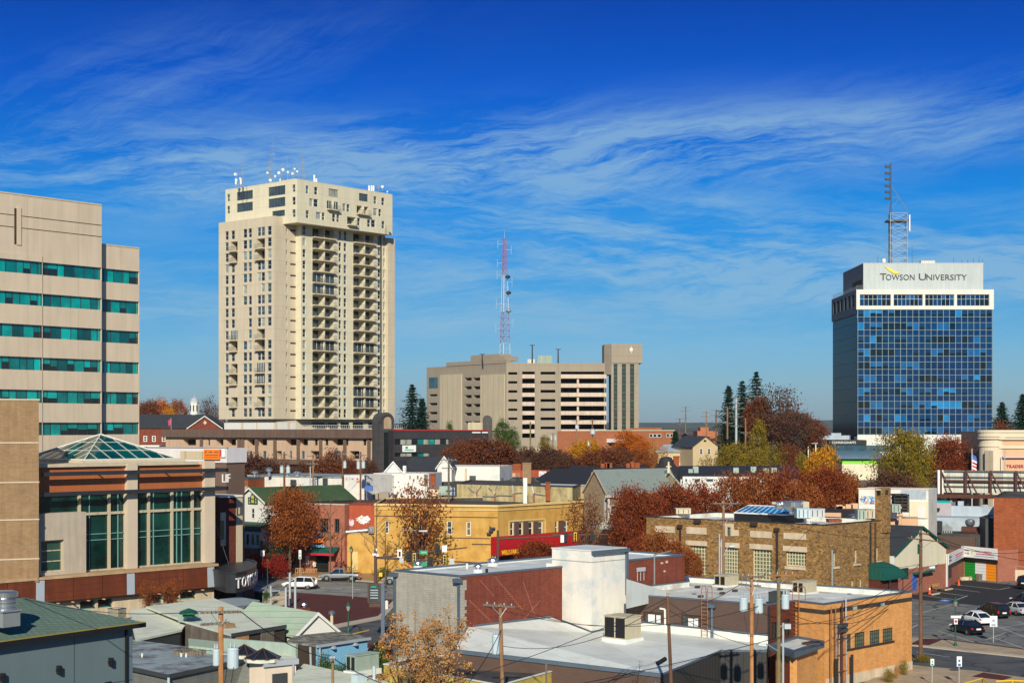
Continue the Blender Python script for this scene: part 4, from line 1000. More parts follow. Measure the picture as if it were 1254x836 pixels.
for px,py in((621.8,339),(622.8,358.5),(623,380.5)):
 mb=MB();p=at(px,TY-1);mb.lathe((p[0],p[1],zz(py,TY)-.8),[(.2,0),(1.0,.35),(1.05,1.0),(.3,1.5)],12);mb.build('dish_antenna',['dark_trim' if py<370 else 'metal_grey'],tt_,smooth=True)
 # ============================================================ brown and salmon podium building
PB=at(457,340);Pd=Ld(42);pe=onray(PB,Pd,203);PE=add2(PB,Pd,pe)
pdm=thing('podium_building','long salmon podium building with brown fascia and dark balconies in front of the apartment tower','building',((PB[0]+PE[0])/2,(PB[1]+PE[1])/2,8))
w=Wall(PE,PB);Lw=w.len;zf1=H-.1;zf0=zz(536,350)
zw0=zz(563,350);rects=[];op=MB()
def pr(px0,y0,px1,y1):r=w.rect(px0,y0,px1,y1);return r
for px0,px1 in((224,240),(254.5,257),(264.5,273.5),(277.5,289),(303,312),(315.5,327),(350,363),(366,377),(385,389),(398,402),(407,421),(423.5,426.5),(444.5,448.5)):
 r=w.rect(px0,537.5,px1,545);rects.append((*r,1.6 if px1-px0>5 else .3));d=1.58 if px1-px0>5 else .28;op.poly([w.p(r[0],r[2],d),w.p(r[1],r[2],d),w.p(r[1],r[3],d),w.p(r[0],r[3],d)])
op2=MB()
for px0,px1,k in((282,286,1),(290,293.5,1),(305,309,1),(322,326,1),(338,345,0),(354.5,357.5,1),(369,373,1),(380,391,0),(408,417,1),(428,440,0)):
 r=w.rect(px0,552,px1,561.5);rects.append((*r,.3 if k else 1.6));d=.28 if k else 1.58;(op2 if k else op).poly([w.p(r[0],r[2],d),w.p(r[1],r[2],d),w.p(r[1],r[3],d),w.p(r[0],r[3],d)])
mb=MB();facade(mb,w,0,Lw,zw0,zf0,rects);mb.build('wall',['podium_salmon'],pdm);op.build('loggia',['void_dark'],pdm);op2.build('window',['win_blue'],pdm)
mb=MB();w.box(mb,-.6,Lw+.6,-.9,22,zf0,zf1);mb.build('fascia',['podium_fascia'],pdm)
mb=MB();w.box(mb,0,Lw,-.5,.0,zz(569,350),zw0);
for px in(246,292,296.5,313.6,336,364.5,392,421.5,451):w.pxbox(mb,px,536.5,px+3,568,-.35,-.01)
mb.build('pilaster',['podium_brown'],pdm)
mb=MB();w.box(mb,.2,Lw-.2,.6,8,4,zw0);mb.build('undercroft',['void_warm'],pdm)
for px in(302,345,393,440):mb=MB();w.pxbox(mb,px,566,px+4.5,585,-.3,.5);mb.build('column',['podium_brown'],pdm)
ar=thing('arched_tower','dark arch topped stair tower with a tan inset panel beside the podium building','tower',(*at(470,336),6))
w=Wall(at(460.5,337),at(482,340),None);n=14;Lw=w.len
def archring(a0,a1,z0,ztop):r=(a1-a0)/2;return[(a1,z0),(a0,z0)]+[((a0+a1)/2-r*math.cos(math.pi*i/n),ztop-r+r*math.sin(math.pi*i/n))for i in range(n+1)]
def archsolid(mb,w,ring,d0,d1,mi=0):
 lo=[w.p(a,z,d0)for a,z in ring];hi=[w.p(a,z,d1)for a,z in ring];mb.poly(lo,mi);mb.poly(hi[::-1],mi)
 for i in range(len(ring)):j=(i+1)%len(ring);mb.poly([lo[i],lo[j],hi[j],hi[i]],mi)
mb=MB();archsolid(mb,w,archring(w.t(463),w.t(482),4,zz(505,338)),0,2.2);mb.build('wall',['arch_dark'],ar)
mb=MB();archsolid(mb,w,archring(w.t(470),w.t(479),zz(525,338),zz(510,338)),-.12,-.01);mb.build('inset_panel',['arch_tan'],ar)
mb=MB();rg=archring(w.t(462.8),w.t(482.2),15,zz(504.6,338));rg2=archring(w.t(466),w.t(479.6),15,zz(508.5,338))
for i in range(2,len(rg)-1):mb.hex8([w.p(*rg[i],-.25),w.p(*rg[i+1],-.25),w.p(*rg2[i+1],-.25),w.p(*rg2[i],-.25)],[w.p(*rg[i],0.3),w.p(*rg[i+1],0.3),w.p(*rg2[i+1],-.0),w.p(*rg2[i],-.0)])
mb.build('arch_rim',['arch_dark'],ar)
mb=MB();w.pxbox(mb,470,529,479.5,575,-.1,-.01);mb.build('window',['win_dark'],ar)
dk=thing('dark_office','dark clad low office building with ribbon windows and a thin red roof line','office building',(*at(540,350),10))
C0=at(482,337);D0=Rd(58);e0=onray(C0,D0,598);w=Wall(C0,add2(C0,D0,e0));Lw=w.len
zt=zz(527,345);mb=MB();rc=[]
for(x0,x1,y0,y1)in((483,550,537,543.8),(483,527,554,558.5)):r=w.rect(x0,y0,x1,y1);rc.append((max(r[0],.3),r[1],r[2],r[3],.3))
facade(mb,w,0,Lw,5,zt,rc);a,b=w.p(0,0,18),w.p(Lw,0,18);mb.poly([w.p(Lw,5),w.p(Lw,5,18),w.p(Lw,zt,18),w.p(Lw,zt)]);mb.poly([w.p(0,5),w.p(0,5,18),w.p(0,zt,18),w.p(0,zt)]);mb.poly([w.p(0,zt),w.p(Lw,zt),w.p(Lw,zt,18),w.p(0,zt,18)])
mb.build('wall',['dark_cladding'],dk)
for r in rc:
 gb=MB();t=r[0];r4=random.Random(3)
 while t<r[1]-.1:wd=min(1.4,r[1]-t);gb.poly([w.p(t,r[2],.29),w.p(t+wd,r[2],.29),w.p(t+wd,r[3],.29),w.p(t,r[3],.29)],r4.choice([0,0,1,2,3]));w.box(gb,t+wd-.05,t+wd+.05,.2,.28,r[2],r[3],4);t+=wd
 gb.build('window_band',['win_dark','teal_b','teal_a','win_light','dark_trim'],dk)
mb=MB();w.box(mb,-.1,Lw+.1,-.1,.2,zt+.005,zt+.16);mb.build('red_roof_line',['lamp_red'],dk)
mb=MB();w.pxbox(mb,492.5,545,509,553,-.15,-.01);mb.build('sign',['sign_white'],dk);mb=MB();w.pxbox(mb,496,546.5,499,549,-.2,-.16);w.pxbox(mb,495,550,506,551,-.2,-.16);mb.build('sign_mark',['sign_green'],dk)
mb=MB();w.pxbox(mb,578,528.6,588,530,-.15,-.01);w.pxbox(mb,590,528.6,597,530,-.15,-.01);mb.build('roof_sign',['letter_white'],dk)
# ============================================================ FOREGROUND, RIGHT: brick complex with white roofs
Z7=7.0
def gpz(px,py,z):return(*gp(px,py,z),z)
A_=gp(1009.3,740,Z7);B_=gp(1116.6,724.4,Z7);K1=gp(839,706,Z7);RB=gp(973.8,736,Z7);PB_=gp(941,740.6,Z7);PL=gp(767,728,Z7)
M0=gp(484,698.7,9.5);M1=gp(563.5,706,9.5);M2=gp(838,680,9.5)
mR=Vector((M2[0]-M1[0],M2[1]-M1[1],0)).normalized();M3=(M0[0]+(M2[0]-M1[0]),M0[1]+(M2[1]-M1[1]))
K0=add2(M2,(mR.x,mR.y),.4);PL=(PL[0],PL[1])
plb=onray(M1,(mR.x,mR.y),770);PLb=add2(M1,(mR.x,mR.y),plb)
b=Bld('brick_building','orange brick building with a white flat roof, roof units and a long glass block window','building',[A_,B_,K1,K0,PLb,PL,PB_,RB],Z7,0,'orange_brick','white_roof_dirty',par=.45,copw=.25,edges={5:'painted_brown_brick',6:'deep_red_brick',4:'painted_brown_brick',3:'painted_brown_brick'})
root=b.root
gw=[]
for x0,x1,y0,y1 in((1031.8,1042.6,776,796.5),(1046.5,1059.5,773.6,793.5),(1065,1077.8,771,790.8),(1081,1093.8,768.5,788)):
 b.win(0,x0,y0,x1,y1,d=.15,frame='charcoal',pane='glass_block',nx=5,ny=4,fw=.06)
b.win(5,787.5,749,811.5,767,d=.18,frame='rust_brown',pane='win_mid',nx=3,ny=1,fw=.12)
b.win(5,834,752.5,858,772.5,d=.18,frame='rust_brown',pane='win_mid',nx=3,ny=1,fw=.12)
for x0,y0,x1,y1 in((944.5,761,952.5,782),(961,757.5,968,779)):b.win(6,x0,y0,x1,y1,d=.15,frame='dark_trim',pane='win_dark',nx=2,ny=3,fw=.05)
b.fin();w0=b.w[0];w7=b.w[7];w5=b.w[5];w6=b.w[6]
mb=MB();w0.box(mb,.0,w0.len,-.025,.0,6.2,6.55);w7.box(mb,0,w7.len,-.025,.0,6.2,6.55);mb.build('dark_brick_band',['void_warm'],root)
for px,py in((1046.6,744),(1080.3,739.7)):mb=MB();w0.pxbox(mb,px-2.4,py-2,px+2.4,py+2.2,-.06,-.03);mb.build('vent_plate',['hvac_green'],root)
mb=MB();w0.box(mb,.3,w0.len,-.07,.0,-.5,.85);mb.build('plinth',['limestone'],root)
mb=MB();r=w0.rect(1031,770,1094.5,798);w0.box(mb,r[0],r[1],-.10,.0,2.85,3.0);mb.build('sill',['coping_dark'],root)
for px0,px1,y0,y1 in((793,801,752,762),(803,808,753,764),(842,848,757,769),(849,854,757,770)):
 mb=MB();w5.pxbox(mb,px0,y0,px1,y1,.11,.13);mb.build('curtain',['sign_white'],root)
mb=MB();p=lambda px,py,d=-.1:w5.p(w5.t(px),w5.z(px,py),d)
mb.path([p(809,744.5),p(815,745.5),p(815.5,780)],.09,6);mb.build('white_pipe',['white_trim'],root)
mb=MB();w5.pxbox(mb,869.5,739,877.5,743.5,-.4,-.02);mb.path([p(873,743,-.15),p(873,785,-.15)],.13,6);mb.build('downspout',['coping_grey'],root)
mb=MB();p6=w6;mb.path([w6.p(-.05,1,-.1),w6.p(-.05,Z7-.1,-.1)],.1,6);mb.build('downspout',['black_paint'],root)
def ladder(w,px0,px1,ytop,ybot,label,d=-.35):
 a,c=w.t(px0),w.t(px1);pm=(px0+px1)/2;z0,z1=w.z(pm,ybot),w.z(pm,ytop)
 mb=MB()
 for t in(a,c):
  pts=[w.p(t,z0,d),w.p(t,z1-.35,d)];n=6
  for i in range(n+1):an=math.pi*i/n;pts.append(w.p(t,z1-.35+.35*math.sin(an),d+.4-.4*math.cos(an)))
  pts.append(w.p(t,Z7+.05,d+.8));mb.path(pts,.035,5)
 z=z0+.3
 while z<Z7+.2:mb.tube(w.p(a,z,d),w.p(c,z,d),.022,.022,4);z+=.32
 single('ladder',mb,'rusty',label,'ladder')
ladder(w5,861.5,868.8,717,784,'rusty steel ladder on the brown painted wall with hooped rails over the white roof')
ladder(w7,974,981.8,717,782,'rusty steel ladder on the orange brick corner with hooped rails')
def hvac(px0,px1,ytop,ybot,zroof,label,mat='hvac_tan',a=43,dark=(0,.45),group=None,h=None):
 """box unit: near corner column px of the split, grilles on its left face"""
 pm=px0+(px1-px0)*dark[1];c=gp(pm,ybot,zroof);R=Rd(a);L=Ld(a)
 lu=onray(c,R,px1);lv=onray(c,L,px0);hh=h or(zz(ytop+3,c[1])-zroof)
 t=thing('roof_unit',label,'air conditioner',(*c,zroof),group)
 mb=MB();mb.obox(c,R,L,(0,lu),(0,lv),(zroof+.12,zroof+hh));mb.obox(c,R,L,(-.06,lu+.06),(-.06,lv+.06),(zroof+hh+.002,zroof+hh+.07));mb.build('casing',[mat],t)
 mb=MB();mb.obox(c,R,L,(-.15,lu+.15),(-.15,lv+.15),(zroof-.3,zroof+.12));mb.build('curb',['coping_white'],t)
 for i in range(2):
  mb=MB();v0=.08+i*lv*.5;v1=lv*.5*(i+1)-.08;mb.obox(c,R,L,(-.03,.0),(v0,v1),(zroof+.2,zroof+hh-.08));g2=mb.build('grille',['black_paint'],t)
 return t
hvac(875,904.5,702,718.5,6.55,'tan roof unit with black grilles at the back of the white roof behind the ladder')
hvac(970.7,1000,709.8,727.5,6.55,'tan roof unit with black grilles above the orange brick corner')
def condenser(px0,px1,ytop,ybot,zroof,label,group=None,mat='black_paint',a=43):
 pm=px0+(px1-px0)*.55;c=gp(pm,ybot,zroof);R=Rd(a);L=Ld(a);lu=onray(c,R,px1);lv=onray(c,L,px0);hh=zz(ytop+1.5,c[1])-zroof
 mb=MB();mb.obox(c,R,L,(0,lu),(0,lv),(zroof,zroof+hh));mb.obox(c,R,L,(-.03,lu+.03),(-.03,lv+.03),(zroof+hh+.002,zroof+hh+.06),1)
 for i in range(7):
  z=zroof+hh*(i+.6)/7.5;mb.obox(c,R,L,(0.02,lu-.02),(-.025,-.002),(z,z+.035),1);mb.obox(c,R,L,(-.025,-.002),(.02,lv-.02),(z,z+.035),1)
 q=(c[0]+R[0]*lu/2+L[0]*lv/2,c[1]+R[1]*lu/2+L[1]*lv/2,zroof+hh+.06);mb.lathe(q,[(min(lu,lv)*.4,0),(min(lu,lv)*.4,.05),(.05,.08)],12,0)
 return single('condenser',mb,[mat,'charcoal'],label,'air conditioner',group)
for i,(x0,x1,y0,y1)in enumerate(((786.5,799.5,709,719),(800,812,706.3,716.5),(813.5,824.5,703.2,715.5))):
 condenser(x0,x1,y0,y1,6.55,('leftmost and lowest of three black condensers on the white roof','middle one of three black condensers on the white roof','rightmost of three black condensers by the red brick wall end')[i],'black condensers on the white roof')
condenser(941,962,724.3,741.5,6.5,'dark grey condenser at the roof edge behind the leaning transformer pole',mat='charcoal')
for i,(px,py)in enumerate(((832,718),(854,719.5),(882,722),(884.5,727),(900,724),(858,731),(842,716.5))):
 mb=MB();p_=gp(px,py,6.56);mb.obox(p_,Rd(43),Ld(43),(-.25,.25),(-.15,.15),(6.56,6.75));mb.build('roof_block',['void_warm'],root)
mb=MB();p1=gp(905,716,6.7);p2=gp(1000,724,6.7);mb.tube(P3(p1,6.7),P3(gp(968,722,6.7),6.7),.05,.05,5);mb.build('gas_pipe',['metal_grey'],root)
mb=MB();q=[gpz(766.5,729,7.1),gpz(779,729,7.1),gpz(815.5,723,7.15),gpz(767,708.5,8.9)];mb.poly(q)
for i in range(4):a,c=q[i],q[(i+1)%4];mb.poly([(a[0],a[1],6.4),(c[0],c[1],6.4),c,a])
mb.build('sloped_roof',['white_roof'],root)
ax=b.w[7];an=thing('brick_annex','low brick annex with a flat white roof over a rust red door','building',(*gp(985,800,4),0))
mb=MB();q=[gp(1007.5,792.5,4),gp(972,799.5,4),gp(944,791,4),gp(974.5,782.5,4)]
q=[gp(1007.5,787,4.2),gp(972.5,799.2,4.2),gp(944,791,4.2),gp(976,781.5,4.2)]
mb.prism(q,3.95,4.25,bottom=True);mb.build('roof',['white_roof_dirty'],an)
mb=MB();po=inset(q,-.12);pi=inset(q,.15)
for i in range(4):j=(i+1)%4;mb.hex8([(*po[i],3.85),(*po[j],3.85),(*pi[j],3.85),(*pi[i],3.85)],[(*po[i],4.42),(*po[j],4.42),(*pi[j],4.42),(*pi[i],4.42)])
mb.build('fascia',['coping_grey'],an)
mb=MB();mb.obox(gp(994,787.5,4.3),Rd(43),Ld(43),(-.7,.9),(-.5,.5),(4.3,4.42));mb.build('roof_hatch',['rust_brown'],an)
w=Wall(add2(q[2],Rd(43),.0),q[1]);w=Wall(inset(q,.35)[2],inset(q,.35)[1]);mb=MB();w2=Wall(inset(q,.35)[1],inset(q,.35)[0])
w.box(mb,0,w.len,0,.3,-1,3.94);w2.box(mb,0,w2.len,0,.3,-1,3.94);mb.build('wall',['orange_brick'],an)
mb=MB();w.box(mb,w.t(961)if w.t(961)>0 else .4,w.len-.1,-.05,-.01,0,3.2);mb.build('door',[plain('door_red',(.26,.06,.03),.7,.08,lines=(1.6,1.2,(.15,.03,.02),.02))],an)
cr=thing('conduit_rack','rack of rusty and dark service pipes standing against the orange brick wall','pipes',(*w0.p(w0.t(1022),0,-.4),))
CRp=[]
for px,y0,m,r in((1011.5,743,'rusty',.05),(1017,743,'rusty',.05),(1018.5,762,'metal_grey',.05),(1021.5,762,'metal_grey',.05),(1025,738,'rust_brown',.07),(1027.5,756,'rusty',.14),(1029.6,732,'pole_grey',.06),(1017.4,806,'black_paint',.12),(1037,801,'black_paint',.12)):
 mb=MB();t_=w0.t(px);p_=w0.p(t_,0,-.5);zt_=zz(y0,p_[1]);mb.tube((p_[0],p_[1],0),(p_[0],p_[1],zt_),r,r,6);mb.build('pipe',[m],cr)
mb=MB();
for py in(765,780,800,820):w0.pxbox(mb,1017.5,py,1029,py+1.2,-.62,-.56)
for py in(762,768):w0.pxbox(mb,1018,py,1028.5,py+4.5,-.8,-.58)
mb.build('bracket',['charcoal'],cr)
# ============================================================ main building M: grey and red brick, white roof
zM=9.5
m=Bld('brick_building','long red brick building with a painted grey end wall and a white membrane roof','building',[M1,M2,M3,M0],zM,0,'red_brick','white_roof',par=.12,copw=.25,edges={3:'painted_grey_brick'},coph=.12)
m.fin();root=m.root;wr_,wg=m.w[0],m.w[3]
for i,(px,py,r)in enumerate(((512,696,.42),(585.5,700.2,.42),(603.5,692.3,.5))):
 mb=MB();p_=gp(px,py,zM-.1);mb.lathe((*p_,zM-.15),[(r,0),(r,.25),(r*.95,.3)],14,0);mb.lathe((*p_,zM+.13),[(r*.6,0),(r*.62,.22),(r*.95,.24),(r*.9,.34),(r*.3,.48)],14,1)
 mb.build('roof_vent',['coping_white','galvanised'],root)
mb=MB();p_=gp(572,694.6,zM);mb.tube(P3(p_,zM-.1),P3(p_,zM+.35),.1,.1,8);p_=gp(596,699.5,zM);mb.tube(P3(p_,zM-.1),P3(p_,zM+.25),.12,.12,8,1);mb.build('vent_pipe',['coping_white','black_paint'],root)
for w,px in((wg,484.6),(wg,563.0)):
 mb=MB();t_=w.t(px);w.box(mb,t_-.35,t_+.35,-.5,-.02,zM-.45,zM-.12);w.box(mb,t_-.09,t_+.09,-.22,-.03,.3,zM-.45);mb.build('downspout',['coping_grey'],root)
mb=MB();w=wr_;
rq=random.Random(9);z=zM-.3
while z>2:
 w.box(mb,0.0,.5+rq.choice([0,.22]),-.012,0,z-.26,z);z-=.27
mb.build('painted_edge',['painted_grey_brick'],root)
mb=MB()
for(a,c)in(((605,706),(640,748)),((587,710),(605,730)),((640,712),(654,752)),((574,735),(600,760)),((662,735),(636,765))):
 mb=MB();n=14;pr_=None
 for i in range(n+1):
  px=a[0]+(c[0]-a[0])*i/n;py=a[1]+(c[1]-a[1])*i/n;q_=(w.t(px),w.z(px,py))
  if pr_:w.box(mb,min(pr_[0],q_[0]),max(pr_[0],q_[0]),-.012,-.002,pr_[1]-.02,pr_[1]+.02);w.box(mb,q_[0]-.02,q_[0]+.02,-.014,-.004,min(pr_[1],q_[1]),max(pr_[1],q_[1]))
  pr_=q_
 mb.build('repointed_crack',['pink_brick'],root)
mb=MB()
for i,px in enumerate((779.5,783,786.5)):w.pxbox(mb,px,694.5-i*.3,px+2.6,699.5-i*.3,-.15,-.01)
for px in(780,784,788):mb.tube(w.p(w.t(px),7.6,-.05),w.p(w.t(px),w.z(px,700),-.05),.03,.03,4)
mb.build('meter_box',['pole_grey'],root)
mb=MB();w.pxbox(mb,809,688,811,690,-.1,-.01);w.pxbox(mb,815,686,817,689,-.1,-.01);w.pxbox(mb,812.5,698,814,700,-.1,-.01);mb.build('junction_box',['coping_stone'],root)
mb=MB();mb.path([w.p(w.t(800.5),6.9,-.08),w.p(w.t(800.5),zM+.35,-.08),w.p(w.t(825),zM+.5,.4)],.07,5);mb.build('conduit',['metal_grey'],root)
TR0=(6.8,135.3);u_=Vector((PLb[0]-TR0[0],PLb[1]-TR0[1],0)).normalized();TRr=add2(TR0,Rd(43.5),onray(TR0,Rd(43.5),766.8));TRl=add2(TR0,Ld(43.5),onray(TR0,Ld(43.5),676));TRb=(TRr[0]+TRl[0]-TR0[0],TRr[1]+TRl[1]-TR0[1])
tw=Bld('penthouse_tower','white painted block tower with patchy walls rising above the white roofs','building',[TR0,TRr,TRb,TRl],11.05,3.0,'white_wall','white_roof',par=.0,cop=None)
tw.fin();mb=MB();po=inset([TR0,TRr,TRb,TRl],-.05);mb.prism(po,11.06,11.16);mb.build('roof_edge',['white_roof'],tw.root)
mb=MB();wq=tw.w[0];wq.box(mb,-.1,wq.len+.1,-.35,-.06,10.8,11.1);wq.box(mb,wq.len-.16,wq.len+.1,-.2,-.01,7.0,10.79);mb.build('gutter',['coping_grey'],tw.root)
mb=MB();wq=tw.w[3];
for ww in(tw.w[0],tw.w[3]):ww.box(mb,0,ww.len,-.03,-.004,10.1,10.16)
mb.build('joint_line',['painted_grey_brick'],tw.root)
mb=MB();mb.prism([add2(TRl,Ld(43.5),.7),TRl,add2(TRl,Rd(43.5),2),add2(add2(TRl,Rd(43.5),2),Ld(43.5),.7)],8.2,9.75);mb.build('side_block',['white_wall'],tw.root)
lw_=thing('shed_building','low dark walled building with a broad sloping white roof below the white tower','building',(5,127,0))
eL,eR,E2,E3=gp(555.8,794.7,4.3),gp(810.8,824.6,3.3),gp(882.6,796,4.0),gp(938.6,796.6,3.9)
pr_r,pl_r=(PB_[0]+.0,PB_[1]+.1),(PL[0],PL[1]+.2)
mw1=add2(M1,(mR.x,mR.y),1.0);mw1=(mw1[0],mw1[1]+.15);mw2=add2(M1,(mR.x,mR.y),10.9)
T0=(TR0[0],TR0[1]);pts={'eL':(*eL,4.3),'eR':(*eR,3.3),'E2':(*E2,4.0),'E3':(*E3,3.9),'pr':(*pr_r,3.85),'pl':(*pl_r,4.1),'T0':(*T0,4.12),'m2':(mw2[0],mw2[1]+.2,5.3),'m1':(mw1[0],mw1[1],5.35)}
mb=MB();
for tri in(('eL','eR','m1'),('eR','T0','m1'),('T0','m2','m1'),('eR','E2','T0'),('E2','E3','pr'),('E2','pr','pl'),('E2','pl','T0')):mb.poly([pts[k]for k in tri])
mb.build('roof',['white_roof'],lw_)
mb=MB();wf=Wall(eL,eR);wg2=Wall(eR,E2);wh=Wall(E2,E3)
def rail3(mb,a,c,za,zb_,hh=.32,out=.12):
 w=Wall(a,c);mb.hex8([w.p(0,za-hh+.06,-out),w.p(w.len,zb_-hh+.06,-out),w.p(w.len,zb_-hh+.06,.0),w.p(0,za-hh+.06,.0)],[w.p(0,za+.06,-out),w.p(w.len,zb_+.06,-out),w.p(w.len,zb_+.06,.0),w.p(0,za+.06,0)])
rail3(mb,eL,eR,4.3,3.3);rail3(mb,eR,E2,3.3,4.0,.15,.08);rail3(mb,E2,E3,4.0,3.9,.15,.08)
mb.tube((eR[0]-.5,eR[1]-.1,0),(eR[0]-.5,eR[1]-.1,2.8),.12,.12,6);mb.build('gutter',['coping_grey'],lw_)
mb=MB();mb.poly([(*eL,-.5),(*eR,-.5),(*eR,3.28),(*eL,4.28)]);mb.build('wall',['painted_brown_brick'],lw_)
mb=MB();mb.poly([(*eR,-.5),(*E2,-.5),(*E2,3.98),(*eR,3.28)]);mb.poly([(*E2,-.5),(*E3,-.5),(*E3,3.88),(*E2,3.98)]);mb.poly([(*E3,-.5),(*pr_r,-.5),(*pr_r,3.83),(*E3,3.88)]);mb.build('side_wall',['dark_corrugated'],lw_)
def strip(mb,a,c,za,zb_,h,d=.04,off=0):
 w=Wall(a,c);mb.hex8([w.p(0,za,-d),w.p(w.len,zb_,-d),w.p(w.len,zb_,.0),w.p(0,za,.0)],[w.p(0,za+h,-d),w.p(w.len,zb_+h,-d),w.p(w.len,zb_+h,0),w.p(0,za+h,0)])
mb=MB();strip(mb,PL,PB_,4.1,3.85,.62,.1);mb.build('upstand',['white_wall'],lw_)
mb=MB();strip(mb,PL,PB_,4.75,4.5,.12,.13);strip(mb,mw1,mw2,5.35,5.3,.14,.1);strip(mb,TRl,TR0,5.1,4.15,.12,.06);strip(mb,TR0,TRr,4.15,4.3,.12,.06);mb.build('flashing',['coping_grey'],lw_)
hvac(740,785,760.5,784.5,4.15,'large tan roof unit with black side panels at the foot of the white tower',dark=(0,.58),a=43,h=1.9)
# ============================================================ yellow low building, dark roof
q=[gp(470,813,3),gp(530,801,3),gp(682,820,3),gp(613,838.5,3)]
q=[gp(613,839,3),gp(682,820,3),gp(530,801,3),gp(470,813,3)]
yb=Bld('low_building','low yellow painted building with a black flat roof and white roof edge','building',q,3.0,0,plain('bright_yellow',(.70,.52,.12),.8,.1,.5,streak=.3,grime=((.2,.17,.04),.5,1.0)),'tar_roof',par=.2,cop='coping_white',copw=.14,coph=.07)if False else None
plain('bright_yellow',(.70,.52,.12),.8,.1,.5,streak=.3,grime=((.2,.17,.04),.5,1.0))
yb=Bld('low_building','low yellow painted building with a black flat roof and white roof edge','building',q,3.0,0,'bright_yellow','tar_roof',par=.2,cop='coping_white',copw=.14,coph=.07);yb.fin()
# ============================================================ stone armory building
zA=10.0;S0=gp(1008.5,643,zA);S1=gp(1089.5,636.4,zA);S3=gp(791.5,632.7,zA);S2=(S1[0]+S3[0]-S0[0],S1[1]+S3[1]-S0[1])
s=Bld('stone_building','brown rubble stone building with tall cream paned windows and tan stone lintels','building',[S0,S1,S2,S3],zA,0,'armory_stone','white_roof_dirty',par=.55,cop='coping_dark',copw=.35)
for x0,y0,x1,y1,ny in((843.6,667.8,865,703,8),(885.7,670.2,904.4,706,8),(921.5,672.6,944.8,710,8)):s.win(3,x0,y0,x1,y1,d=.3,frame='cream_trim2',pane='glass_block',nx=6,ny=ny,fw=.14)
s.win(3,962.3,675,986.8,693,d=.3,frame='cream_trim2',pane='glass_block',nx=7,ny=4,fw=.13)
s.win(3,890.8,645.5,895.6,654.5,d=.2,frame='charcoal',pane='teal_a',fw=.08)
for x0,y0,x1,y1 in((1019.6,675.5,1024,693),(1045.8,671.8,1050.5,689.5),(1071.6,669.3,1076.4,686),(1043,709.5,1046,718),(1053,707.5,1056,718.5)):s.win(0,x0,y0,x1,y1,d=.3,frame='cream_trim2',pane='win_warm',nx=1,ny=2,fw=.1)
plain('cream_trim2',(.62,.56,.38),.7,.06,.5)
s.fin();root=s.root;w=s.w[3];wR=s.w[0]
def stonebit(w,x0,y0,x1,y1,nm,d=.09,mat='limestone',rt_=root):
 mb=MB();w.pxbox(mb,x0,y0,x1,y1,-d,-.004);mb.build(nm,[mat],rt_)
for x0,y0,x1,y1 in((803,644,826.7,651.5),(841,645.2,865.2,653.5),(919,650,945.2,658),(960,652.3,987.2,660)):stonebit(w,x0,y0,x1,y1,'stone_panel')
stonebit(w,887.8,641,891,656,'niche_frame',.14);stonebit(w,895.3,641,898.7,656,'niche_frame',.14);stonebit(w,888,640.6,898.6,645,'niche_frame',.13);stonebit(w,898.8,648.4,904.8,655.8,'stone_panel')
for x0,y0,x1,y1 in((815.5,660,828,665.6),(840.2,661.8,866,667.6),(882,664,905.8,670),(918.3,666,946.2,672.3),(959.3,668.5,988.3,675)):stonebit(w,x0,y0,x1,y1,'lintel',.12)
stonebit(w,961.6,693.3,987,697,'sill',.15)
for x0,y0,x1,y1 in((1019,693.2,1027,696),(1045,689.6,1053.5,692),(1071,686.2,1079,688.6)):stonebit(wR,x0,y0,x1,y1,'sill',.15)
for px,y0,y1 in((833.6,642,700),(952.3,646,712)):
 mb=MB();t_=w.t(px);w.box(mb,t_-.3,t_+.3,-.4,-.02,w.z(px,y0+4),w.z(px,y0));w.box(mb,t_-.1,t_+.1,-.22,-.02,.5,w.z(px,y0+4));mb.build('downspout',['coping_dark'],root)
for px in(855,924):mb=MB();t_=w.t(px);w.box(mb,t_-.45,t_+.45,-.35,-.02,zA-.45,zA-.05);mb.build('scupper',['coping_dark'],root)
for px,m_,r_ in((1017.3,'metal_grey',.12),(1064.5,'black_paint',.1),(1070.5,'rust_brown',.1)):
 mb=MB();t_=wR.t(px);mb.tube(wR.p(t_,.3,-.2),wR.p(t_,zA-(.1 if px>1020 else 3),-.2),r_,r_,6);mb.build('conduit',[m_],root)
mb=MB();c_=gp(905,634.5,zA-.3);R_s=(wR.u[0],wR.u[1]);L_s=(w.u[0],w.u[1])if w.u[0]<0 else(-w.u[0],-w.u[1])
sk=thing('skylight','gabled roof skylight with blue panes and white frame on a dark curb','skylight',(*gp(930,632,zA),zA-.5))
c0=gp(961,635.5,zA);lv=onray(c0,L_s,899);lu=4.6
mb=MB();mb.obox(c0,R_s,L_s,(0,lu),(0,lv),(zA-.6,zA+.55));mb.build('curb',['black_paint'],sk)
mb=MB();P=lambda u,v,z:(c0[0]+R_s[0]*u+L_s[0]*v,c0[1]+R_s[1]*u+L_s[1]*v,z)
zb_,zr_=zA+.56,zA+1.45;
mb.poly([P(0,0,zb_),P(0,lv,zb_),P(lu/2,lv-.6,zr_),P(lu/2,.6,zr_)]);mb.poly([P(lu,0,zb_),P(lu,lv,zb_),P(lu/2,lv-.6,zr_),P(lu/2,.6,zr_)]);mb.poly([P(0,0,zb_),P(lu,0,zb_),P(lu/2,.6,zr_)]);mb.poly([P(0,lv,zb_),P(lu,lv,zb_),P(lu/2,lv-.6,zr_)])
mb.build('glazing',['uni_d'],sk);mb=MB()
for i in range(10):v=lv*i/9;vv=.6+(lv-1.2)*i/9;mb.tube(P(0,v,zb_+.03),P(lu/2,vv,zr_+.03),.035,.035,4)
